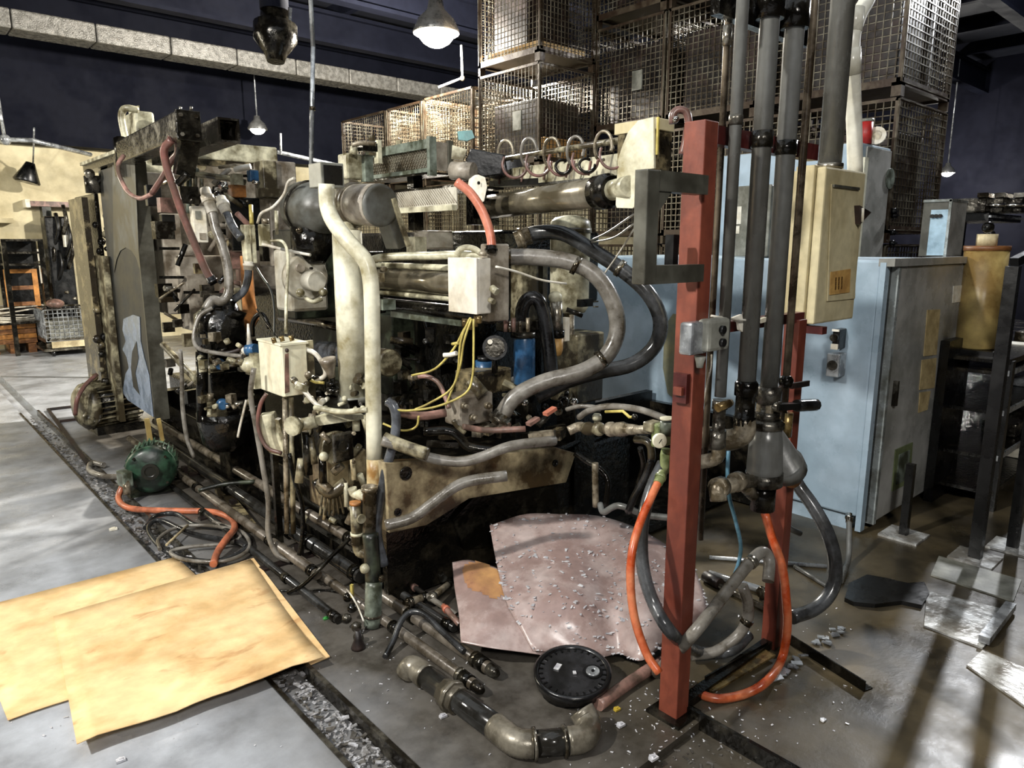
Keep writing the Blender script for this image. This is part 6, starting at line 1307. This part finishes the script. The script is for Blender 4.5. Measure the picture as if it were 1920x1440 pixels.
H('cream_stub', 'cream hose end arching beside the salmon hose', 'cream', 12, [(918, 482, 3.2), (926, 470), (940, 466), (955, 470, 3.3)])
H('black_cable', 'blue grey flexible cable arching down beside the bent cream post', 'rubber_blue', 19, [(727, 752, 2.98), (738, 762), (743, 790), (738, 830), (724, 880), (713, 940, 2.92), (707, 1000), (720, 1060, 2.9)], n=12)
H('white_cable', 'white sheathed cable sweeping from the cream box to the tall cylinder', 'white_cable', 9, [(550, 712, 3.35), (572, 735), (598, 762), (630, 772), (682, 770, 3.2)], cat='cable', ends=[(0, .03, 'steel')])
H('white_cable', 'white cable looping behind the cream box toward the lower cylinder', 'white_cable', 9, [(572, 654, 3.5), (592, 664), (606, 685), (610, 702), (600, 710), (585, 707, 3.5)], cat='cable')
H('yellow_cable', 'short yellow cable right of the cream box', 'yellow', 6, [(576, 708, 3.45), (590, 716), (608, 718, 3.45)], cat='cable')
for i, (lab, pts) in enumerate((('yellow wire from the white junction box, leftmost strand', [(882, 596, 3.08), (868, 622), (850, 655), (815, 692), (772, 704, 3.2)]), ('yellow wire from the white junction box swinging to the pipes', [(884, 598, 3.08), (870, 640), (862, 690), (845, 730), (805, 756), (778, 768, 3.0)]), ('yellow wire from the white junction box, long middle strand', [(888, 598, 3.06), (888, 650), (886, 705), (872, 738), (820, 762), (765, 770), (740, 768, 2.95)]), ('yellow wire hanging straight below the white junction box', [(880, 598, 3.08), (864, 640), (858, 700), (842, 745), (836, 760, 3.1)]), ('yellow wire end curling under the grey manifold pipes', [(785, 780, 2.98), (782, 798), (768, 806), (748, 806), (718, 794, 3.0)]))):
    H('yellow_wire', lab, 'yellow', 4.5, pts, cat='wire', n=6)
t = T('cable_gland_cluster', 'greenish cable gland cluster under the white junction box', 'fitting'); 
for x, y in ((872, 606), (880, 612), (890, 606), (898, 600)): t.p('gland', B().cyl(q(x, y-8, D=3.1), q(x, y+6, D=3.1), .014, n=8), 'brass')
H('white_plug', 'white plug connector dangling by the yellow wires', 'paper', 9, [(832, 666, 3.15), (846, 665), (856, 662, 3.12)], cat='plug'); H('white_plug', 'yellow plug connector above the white plug on the wires', 'yellow', 6, [(848, 645, 3.15), (860, 643, 3.12)], cat='plug', smooth=False)
H('maroon_hose', 'maroon hose hanging from the gantry rail down to the machine', 'hose_maroon', 14, [(322, 262, 4.15), (308, 280), (312, 310), (325, 350), (340, 395), (362, 450), (385, 505), (399, 528, 4.3)], n=10, ends=[(1, .05, 'black')])
H('maroon_hose', 'second maroon hose twisted into a loop at the gantry rail end', 'hose_maroon', 11, [(318, 258, 4.18), (330, 262), (333, 285), (322, 300), (306, 330), (285, 362, 4.4)], n=10)
H('pink_hose', 'pink and white hose hanging in a wide loop below the gantry rail', 'hose_pink', 8, [(232, 292, 4.75), (222, 308), (224, 330), (240, 360), (262, 372), (284, 364, 4.4)], n=8)
H('grey_hose', 'thick grey hose with white cuff curving down through the machine left', 'rubber_grey', 17, [(388, 368, 4.4), (397, 395), (405, 430), (418, 465), (428, 510), (428, 550), (415, 565), (398, 563), (386, 580, 4.2)], n=12, ends=[(0, .16, 'white_cable')])
H('grey_hose', 'grey blue hose with white elbow beside the black solenoid mount', 'rubber_blue', 16, [(417, 380, 4.5), (425, 400), (436, 425), (452, 447, 4.4)], n=12, ends=[(0, .12, 'white_cable')])
H('blue_grey_hose', 'dark blue hose curving left below the narrow connector box', 'rubber_blue', 14, [(466, 495, 4.35), (464, 525), (455, 548), (438, 562, 4.35)], n=10, ends=[(0, .05, 'white_cable')])
H('white_wire', 'thin white wire curving from the cream dome to the connector box', 'white_cable', 5.5, [(552, 334, 4.0), (540, 342), (532, 365), (512, 388), (490, 400), (483, 418, 4.2)], cat='wire', n=6)
H('white_wire', 'cream wire dropping past the pump head to the cream box', 'cream', 6, [(508, 452, 4.0), (528, 452), (538, 468), (540, 500), (537, 560), (536, 625, 3.6)], cat='wire', n=6)
H('white_wire', 'pale conduit slanting to the top of the pump head', 'white_cable', 6, [(492, 458, 4.1), (540, 470), (582, 478, 4.0)], cat='wire', n=6)
H('cream_conduit', 'cream conduit dropping beside the pump head', 'cream', 7, [(518, 395, 4.3), (519, 440, 4.3)], smooth=False, cat='conduit')
H('cream_conduit', 'yellowish conduit above the connector box', 'yellow', 8, [(470, 385, 4.45), (472, 420, 4.4)], smooth=False, cat='conduit')
H('thin_wire', 'thin dark wire crossing behind the cream box', 'green_dark', 4, [(480, 500, 3.9), (492, 520), (508, 545), (514, 580), (514, 630, 3.6)], cat='wire', n=6)
H('thin_wire', 'thin grey wire drooping to the top of the cream box', 'dark_metal', 4, [(482, 580, 3.9), (495, 600), (512, 622), (520, 632, 3.55)], cat='wire', n=6)
H('dark_hose', 'dark hose looping over beside the orange plate', 'dark_metal', 9, [(474, 630, 4.0), (474, 605), (484, 590), (495, 592), (505, 615, 3.9)], n=8)
H('dark_hose', 'dark hose circling round the valve stack top', 'rubber_grey', 8, [(398, 577, 4.2), (376, 590), (366, 615), (364, 640), (376, 655), (420, 664), (455, 668, 4.0)], n=8)
H('grey_cable', 'grey cable running from the guard door side down to the floor pipes', 'rubber_grey', 8, [(338, 655, 4.6), (341, 700), (342, 760), (350, 820), (364, 858, 4.5)], cat='cable', n=8)
H('grey_cable', 'grey cable falling past the cream box to the floor and back up', 'rubber_grey', 11, [(476, 690, 3.5), (470, 740), (480, 800), (492, 870), (503, 940), (503, 1000), (520, 1040, 3.4), (545, 1052, 3.4)], cat='cable', n=8)
H('maroon_cable', 'maroon cable curving from under the cream box to its stand pipes', 'hose_maroon', 8, [(500, 738, 3.45), (488, 760), (484, 800), (500, 838), (528, 850, 3.4)], cat='cable', n=8)
H('dark_cable', 'dark cable hanging from the stand pipes to the floor', 'dark_metal', 9, [(542, 850, 3.4), (552, 900), (567, 950), (566, 1010), (556, 1060, 3.3)], cat='cable', n=8)
H('white_strap', 'white strap hanging from the lower blue cap', 'white_cable', 5, [(462, 750, 4.0), (456, 775), (450, 800), (446, 820, 4.0)], cat='strap', n=6)
H('bent_hose', 'black bent hose rising from the floor right of the cardboard', 'dark_metal', 9, [(540, 1112, 'f'), (570, 1095, 'f', .05), (598, 1068, 'f', .12), (625, 1040, 'f', .16), (655, 1010, 'f', .2)], n=8)
H('thin_cable', 'thin dark cable lying across the floor right of the cardboard', 'dark_metal', 4, [(520, 1108, 'f'), (560, 1108, 'f'), (600, 1106, 'f'), (640, 1112, 'f')], cat='cable', n=6)
H('orange_air_hose', 'faded orange hose snaking on the floor from the green motor to the cardboard', 'orange_soft', 11, [(229, 912, 'f', .06), (222, 935, 'f'), (240, 952, 'f'), (290, 957, 'f'), (350, 958, 'f'), (400, 960, 'f'), (432, 972, 'f'), (440, 990, 'f', .03), (425, 1010, 'f', .05), (408, 1035, 'f', .03), (400, 1058, 'f', .02)], n=10)
c = [(272, 990), (290, 968), (330, 963), (370, 985), (440, 992), (468, 1010), (452, 1035), (415, 1050), (380, 1052), (330, 1042), (295, 1020), (278, 990), (300, 975), (360, 1000), (440, 1015), (462, 1025)]
H('coiled_hose', 'dark green grey hose coiled loosely on the floor by the orange hose', 'rubber', 9, [(x, y, 'f', .004+.012*(i > 10)) for i, (x, y) in enumerate(c)], n=8)
c = [(300, 1030), (298, 1010), (330, 990), (380, 985), (430, 992), (450, 1008), (420, 1020), (360, 1025), (320, 1035), (350, 1050), (420, 1052), (466, 1030), (455, 998), (400, 978)]
H('coiled_hose', 'inner turns of dark hose coiled on the floor by the orange hose', 'rubber_grey', 8, [(x, y, 'f', .02) for x, y in c], n=8)
H('stick', 'thin pale stick lying across the coiled hose', 'pale_wood', 5, [(312, 1022, 'f', .035), (352, 985, 'f', .035)], smooth=False, cat='stick')
H('short_hose', 'short dark hose between the green motor and the trench', 'rubber_grey', 11, [(228, 895, 'f', .02), (190, 892, 'f', .02), (168, 882, 'f', .01), (172, 868, 'f', .01), (195, 872, 'f', .01)], n=8)
H('thin_rod', 'thin bent rod lying from the machine bed across the floor pipes', 'green_dark', 8, [(372, 920, 'f', .12), (420, 908, 'f', .14), (478, 903, 'f', .16)], n=8, cat='rod')
# struts and pipes around lower machine left
H('diagonal_strut', 'dirty diagonal strut right of the guard door', 'cream_dirty', 12, [(305, 645, 4.9), (370, 715, 4.7)], smooth=False, cat='strut'); H('diagonal_strut', 'thin diagonal rod above the dirty strut', 'fitting', 5, [(300, 560, 4.9), (345, 530, 4.8)], smooth=False, cat='strut')
# pipes over end plate
H('end_pipe', 'grimy pipe bending along the top of the cream end plate', 'rubber_grey', 20, [(716, 826, 2.9), (760, 840), (805, 858), (862, 866), (905, 856), (960, 836, 2.95), (1040, 826, 3.05)], n=14)
H('end_pipe', 'thick cream pipe stub entering the bend from the left', 'cream_dirty', 26, [(720, 822, 2.92), (760, 838), (802, 852, 2.88)], n=14)
H('end_pipe', 'grey hose bent low across the dark end of the bed', 'rubber_grey', 22, [(722, 985, 2.72), (770, 972), (810, 945), (845, 918), (880, 902), (950, 892, 2.85)], n=14)
H('end_pipe', 'pinkish grey horizontal pipe right of the bent cream post', 'hose_pink', 17, [(742, 772, 3.0), (790, 780), (835, 774, 3.1)], n=12)
H('end_pipe', 'pale horizontal pipe left of the bent cream post', 'cream', 11, [(590, 764, 3.2), (640, 772), (690, 768, 3.1)], n=10)
H('end_pipe', 'dirty pink pipe running right from below the manifold', 'hose_pink', 12, [(868, 800, 3.05), (885, 803), (920, 807), (985, 804, 3.1)], n=10)
H('end_pipe', 'dark pipe with collar in front of the manifold', 'dark_metal', 18, [(795, 810, 3.0), (840, 808), (862, 820), (880, 838), (930, 845, 3.0)], n=12)
H('end_pipe', 'cream connector pipe left of the manifold', 'cream_dirty', 10, [(850, 788, 3.05), (858, 800), (872, 812, 3.05)], n=10)
for i in range(12):
    x = 800+i*22+U(-6, 6); y = 822+U(-8, 12)-i*1.2; a = q(x, y, D=3.1+U(0, .25)); H_lab = 'oily fitting number'
    m.p('top_fitting', B().bar(a, a+Vector((U(.06, .18), U(-.1, .12), U(-.01, .03))), U(.02, .045)), random.choice(['dark_metal', 'cream_oily', 'gun', 'fitting', 'dark_metal']))
H('pink_hose', 'small pink hose loop above the pipes right of the cream post', 'hose_pink', 9, [(772, 708, 3.25), (800, 706), (822, 718), (835, 745), (842, 765, 3.15)], n=8, ends=[(0, .05, 'fitting')])
for x, y, mt in ((1022, 777, 'salmon'), (990, 796, 'hose_pink'), (935, 806, 'hose_pink')): a = q(x, y, D=3.1); m.p('pink_tab', B().bar(a, a+Vector((.06, .0, .02)), .03, .015), mt)
# clutter right of machine centre
for i in range(34):
    x, y = U(940, 1080), U(700, 815); D = U(3.35, 3.8); a = q(x, y, D=D); r = U(.008, .022)
    b = B().cyl(a, a+Vector((U(-.08, .08), U(-.08, .08), U(-.06, .08))), r, n=8) if i % 2 else B().sphere(a, r*1.4, 8)
    m.p('valve_fitting', b, random.choice(['dark_metal', 'fitting', 'gun', 'cream_dirty', 'dark_oil', 'chrome']))
for i in range(46):
    x, y = U(730, 870), U(620, 800); D = U(3.6, 4.2); a = q(x, y, D=D); r = U(.008, .025)
    b = B().cyl(a, a+Vector((U(-.12, .12), U(-.12, .12), U(-.1, .1))), r, n=8) if i % 2 else B().obox(a, (r*2, r, r*1.5), U(0, 1))
    m.p('machine_fitting', b, random.choice(['dark_metal', 'dark_oil', 'gun', 'dark_metal', 'cream_oily']))
for i in range(70):
    x, y = U(300, 470), U(330, 760); D = U(4.7, 5.3); a = q(x, y, D=D); r = U(.01, .03)
    b = B().cyl(a, a+Vector((U(-.15, .15), U(-.05, .05), U(-.15, .15))), r*.7, n=8) if i % 2 else B().obox(a, (r*2.2, r, r*2), U(0, .3))
    m.p('machine_fitting', b, random.choice(['platen', 'dark_metal', 'platen', 'gun', 'cream_oily', 'dark_oil', 'hose_pink', 'cream_dirty']))
for i in range(26):
    x, y = U(555, 700), U(770, 985); D = U(3.2, 3.5); a = q(x, y, D=D); r = U(.008, .022)
    m.p('valve_fitting', B().cyl(a, a+Vector((U(-.04, .04), U(-.04, .04), U(-.1, .1))), r, n=8), random.choice(['cream_dirty', 'cream', 'cream', 'fitting', 'bed_cream', 'dark_oil']))
# ================================================================ compressed air line at right of machine
t = T('air_line_assembly', 'pale corroded pipe assembly with valves running to the green regulator', 'pipework')
D = 2.75
t.p('pipe', B().tube(path([(1066, 808, 3.0), (1085, 800, 3.0), (1100, 802, 2.95), (1130, 804, 2.9)]), .021, 12), 'fitting')
a, e_ = q(1098, 804, D=2.92), q(1225, 806, D=2.45); ax = (e_-a).normalized(); L = (e_-a).length
t.p('valve_body', B().lathe(a, ax, [(0, .026), (.03, .03), (.06, .024), (.1, .024), (.12, .03), (.14, .022)], 14), 'cream_dirty'); t.p('valve_body', B().lathe(a+ax*L*.4, ax, [(0, .03), (.015, .03), (.02, .022), (.05, .028), (.1, .03), (.14, .022), (.2, .018)], 14), 'fitting'); t.p('connector', B().cyl(a+ax*.1, e_, .016, n=12), 'fitting')
t.p('bonnet', B().lathe(q(1119, 800, D=2.88), (0, 0, 1), [(0, .014), (.03, .012), (.03, .02), (.045, .02), (.055, .014)], 12), 'cream')
t.p('yellow_lever', B().tube([q(1135, 772, D=2.7), q(1168, 771, D=2.65), q(1180, 782, D=2.62), q(1192, 782, D=2.6)], .006, 6, False), 'yellow'); t.p('lever_nut', B().sphere(q(1190, 782, D=2.6), .012, 8), 'dark_metal')
t.p('elbow', B().tube([q(1192, 824, D=2.62), q(1210, 826, D=2.58), q(1220, 838, D=2.56), q(1222, 860, D=2.56)], .015, 12), 'cream_dirty')
t = T('green_regulator', 'greenish air regulator with white round gauge beside the red post', 'regulator'); D = 2.38
t.p('head', B().lathe(q(1251, 815, D=D), (0, 0, 1), [(0, .02), (0, .027), (.045, .026), (.047, .024)], 20), 'green_grey'); t.p('cap', B().cyl(q(1251, 786, D=D), q(1251, 783, D=D), .025, n=20), 'cream_clean')
t.p('body', B().bx(cb(1232, 1238, 1264, 797, 842, D+.03, ty=.04)), 'green_valve', bev=.008); t.p('inlet', B().bx(cb(1219, 1222, 1240, 794, 812, D+.04, ty=.04)), 'cream_dirty', bev=.006)
c = q(1236, 826, D=D-.03); ax = Vector((-.5, -.85, .05)).normalized(); t.p('gauge', B().lathe(c, ax, [(-.02, .018), (0, .026), (.008, .026), (.01, .023)], 22), 'cream_clean'); t.p('needle', B().bar(c+ax*.012+Vector((-.008, 0, -.006)), c+ax*.012+Vector((.008, 0, .008)), .002), 'black')
t.p('bowl', B().lathe(q(1250, 842, D=D), (-.02, 0, -1), [(0, .018), (.02, .022), (.06, .02), (.085, .012)], 16), 'green_valve')
t.p('outlet', B().cyl(q(1264, 812, D=D), q(1285, 812, D=D-.05), .014, n=10), 'orange_plate'); t.p('orange_fitting', B().cyl(q(1268, 845, D=D-.03), q(1262, 868, D=D-.02), .009, n=8), 'salmon')
H('black_hose', 'black hose arching over the air line assembly toward the red post', 'rubber_grey', 13, [(1086, 782, 2.95), (1105, 770), (1140, 762), (1190, 766), (1235, 780), (1275, 800, 2.5)], n=10)
H('black_hose', 'short black hose arch behind the longer one at the machine corner', 'rubber_grey', 9, [(1062, 768, 3.1), (1085, 762), (1112, 763), (1125, 768, 3.0)], n=8)
for lab, pts, mt, w_ in (('dark hose dropping into the trough from the air line', [(1222, 860, 2.6), (1210, 895), (1190, 930), (1178, 960, 2.7)], 'rubber', 15), ('dark hose left of the first inside the trough', [(1200, 840, 2.75), (1206, 870), (1198, 905), (1185, 945, 2.85)], 'dark_metal', 11), ('short oily standpipe with pale valve in the trough', [(1117, 950, 3.1), (1116, 900), (1116, 868, 3.1)], 'fitting', 13), ('grimy curved hose in the back of the trough', [(1078, 850, 3.2), (1095, 862), (1125, 880), (1140, 905), (1135, 950, 3.1)], 'dark_metal', 12), ('thin bent pipe crossing the trough floor', [(1125, 945, 3.0), (1132, 960), (1160, 948), (1210, 965), (1268, 972, 2.8)], 'pipe_grey', 13)):
    H('trough_hose', lab, mt, w_, pts, n=8)
# ================================================================ hoses round the red post
H('orange_hose', 'bright orange hose bowing down left of the red post to the floor', 'orange', 17, [(1240, 892, 2.3), (1222, 930), (1202, 975), (1186, 1030, 2.12), (1182, 1090), (1190, 1160), (1212, 1225), (1236, 1262, 2.0)], n=12, ends=[(0, .05, 'green_valve')])
H('orange_hose', 'second orange hose hanging from the strainer and looping over the floor', 'orange', 17, [(1434, 962, 2.6), (1448, 1010), (1466, 1060), (1474, 1120, 2.5), (1476, 1180), (1466, 1235), (1440, 1275, 'f', .04), (1400, 1300, 'f'), (1345, 1310, 'f'), (1298, 1296, 'f')], n=12)
H('thick_black_hose', 'thick black hose looping behind the orange hose and along the floor', 'hose_dark', 26, [(1243, 870, 2.4), (1222, 915), (1205, 980, 2.3), (1205, 1060), (1225, 1130), (1262, 1190, 2.15), (1310, 1222, 'f', .03), (1370, 1220, 'f', .03), (1404, 1190, 'f', .06)], n=14)
H('thick_grey_hose', 'grey hose bent in a hump behind the red post', 'rubber_grey', 24, [(1232, 1262, 'f', .03), (1300, 1188, 2.15), (1350, 1125, 2.3), (1400, 1062, 2.4), (1428, 1035, 2.45), (1442, 1050, 2.45), (1440, 1090, 2.4)], n=14, clamps=[.55])
H('pink_hose', 'dirty pink rubber hose end lying in front of the red post', 'hose_pink', 26, [(1122, 1322, 'f'), (1180, 1280, 'f'), (1256, 1228, 'f', .02), (1300, 1190, 'f', .05)], n=14)
H('grey_hose', 'grey hose with blue stripe ending in a dark cuff between the red posts', 'rubber_grey', 22, [(1392, 1098, 2.55), (1402, 1130), (1400, 1165), (1380, 1195), (1340, 1222, 'f', .03), (1296, 1228, 'f', .02)], n=12, clamps=[.4])
H('thick_black_hose', 'thick black hose curving down right of the rear red post', 'hose_dark', 27, [(1482, 885, 2.98), (1500, 915, 2.95), (1525, 950), (1552, 1000, 2.85), (1566, 1055), (1560, 1105), (1530, 1140, 2.75), (1484, 1158, 2.7)], n=14)
H('blue_hose', 'thin blue hose dropping between the red posts', 'blue_hose', 8, [(1366, 842, 2.7), (1364, 890), (1368, 935), (1380, 980), (1389, 1030, 2.6), (1376, 1080), (1350, 1118, 2.6)], n=8)
H('grey_conduit', 'grey conduit elbow rising from the floor at the blue cabinet corner', 'pipe_grey', 11, [(1592, 968, 3.55), (1592, 1010), (1590, 1050), (1576, 1090, 3.3)], n=10, ends=[(0, .05, 'chrome')])
H('grey_conduit', 'flexible grey tube behind the rear red post', 'pipe_grey', 12, [(1440, 950, 3.1), (1460, 970), (1480, 990), (1500, 1000, 3.2)], n=10)
for lab, x0, y0, x1, y1, w_, mt in (('shiny tube lying behind the post hoses, upper', 1330, 1045, 1550, 1062, 8, 'galv'), ('shiny tube lying behind the post hoses, middle', 1330, 1075, 1455, 1115, 14, 'galv'), ('shiny tube lying behind the post hoses, lower', 1340, 1095, 1445, 1145, 12, 'steel'), ('pale tube reaching toward the blue cabinet foot', 1490, 1062, 1552, 1100, 8, 'pipe_grey'), ('rusty tube end left of the shiny tubes', 1322, 1080, 1350, 1095, 22, 'rust_dark')):
    H('floor_tube', lab, mt, w_, [(x0, y0, 'f'), (x1, y1, 'f')], smooth=False, cat='tube', n=12)
t = T('shiny_valve', 'bright chromed tee valve on the shiny floor tubes', 'valve'); c = q(1432, 1110, Z=.05); t.p('body', B().cyl(c, c+Vector((.09, -.02, 0)), .022, n=12), 'chrome'); t.p('stem', B().cyl(c+Vector((.04, 0, 0)), c+Vector((.045, 0, .07)), .013, n=10), 'chrome'); t.p('nut', B().lathe(c+Vector((.0, 0, 0)), (-1, .2, 0), [(0, .028), (.02, .028)], 6), 'steel')
t.p('foot', B().box(c.x, c.x+.05, c.y-.02, c.y+.02, 0, .03), 'gun')
t = T('steel_offcut', 'flat yellowish steel channel offcut lying between the red posts', 'channel'); a, e_ = q(1322, 1290, Z=.02), q(1440, 1222, Z=.02); t.p('web', B().bar(a, e_, .07, .008), 'brass'); t.p('flange', B().bar(a+Vector((.03, .02, .012)), e_+Vector((.03, .02, .012)), .006, .024), 'dark_metal')
t = T('steel_angle', 'dark steel angle lying on the oily floor right of the rear red post', 'angle'); a, e_ = q(1476, 1196, Z=.02), q(1622, 1288, Z=.02); t.p('upright_leg', B().bar(a, e_, .006, .045), 'dark_metal'); d = (e_-a).normalized(); nrm = Vector((-d.y, d.x, 0)); t.p('flat_leg', B().bar(a+nrm*.02-Vector((0, 0, .018)), e_+nrm*.02-Vector((0, 0, .018)), .045, .005), 'dark_metal')
t = T('rubber_mat', 'thick black rubber pad lying on the floor in front of the blue cabinet', 'mat'); P = [q(x, y, Z=0) for x, y in ((1583, 1128), (1592, 1100), (1625, 1084), (1668, 1092), (1700, 1100), (1732, 1098), (1742, 1118), (1728, 1142), (1690, 1134), (1640, 1140), (1600, 1136))]; t.p('rubber_mat', B().prism([(p.x, p.y, 0) for p in P], (0, 0, .02)), 'black')
t = T('crumpled_foil', 'crumpled bright foil strip on the floor right of the second orange hose', 'foil'); b = B()
for i in range(9): a = q(1450+i*7, 1272-i*5, Z=.01); b.obox(a+Vector((U(-.01, .01), U(-.01, .01), U(0, .008))), (U(.01, .025), U(.006, .015), .003), Matrix.Rotation(U(0, 3), 3, 'Z') @ Matrix.Rotation(U(-.5, .5), 3, 'X'))
t.p('crumpled_foil', b, 'galv')
for lab, x, y in (('crumpled bright foil scrap by the rubber pad', 1575, 1185), ('crumpled foil scrap below the thick black hose', 1540, 1200)):
    t = T('foil_scrap', lab, 'foil'); b = B()
    for i in range(7): a = q(x+U(-14, 14), y+U(-8, 8), Z=.008); b.obox(a, (U(.008, .02), U(.005, .012), .003), Matrix.Rotation(U(0, 3), 3, 'Z') @ Matrix.Rotation(U(-.6, .6), 3, 'X'))
    t.p('foil_scrap', b, 'galv')
for lab, pts in (('thin grey wire slung behind the window bracket, upper', [(1105, 452, 3.6), (1140, 435), (1188, 402, 3.2)]), ('thin grey wire slung behind the window bracket, lower', [(1105, 455, 3.6), (1150, 446), (1188, 420, 3.2)]), ('thin grey wire falling left of the window bracket', [(1188, 430, 3.2), (1170, 460), (1150, 490), (1128, 520, 3.5)])):
    H('slung_wire', lab, 'white_cable', 3.5, pts, cat='wire', n=6)
H('white_rope', 'white twisted string strung from the junction box to the cream tank', 'paper', 4.5, [(930, 500, 3.1), (970, 510), (1015, 525), (1062, 532, 3.3)], cat='string', n=6)
for t in T.all: t.done()
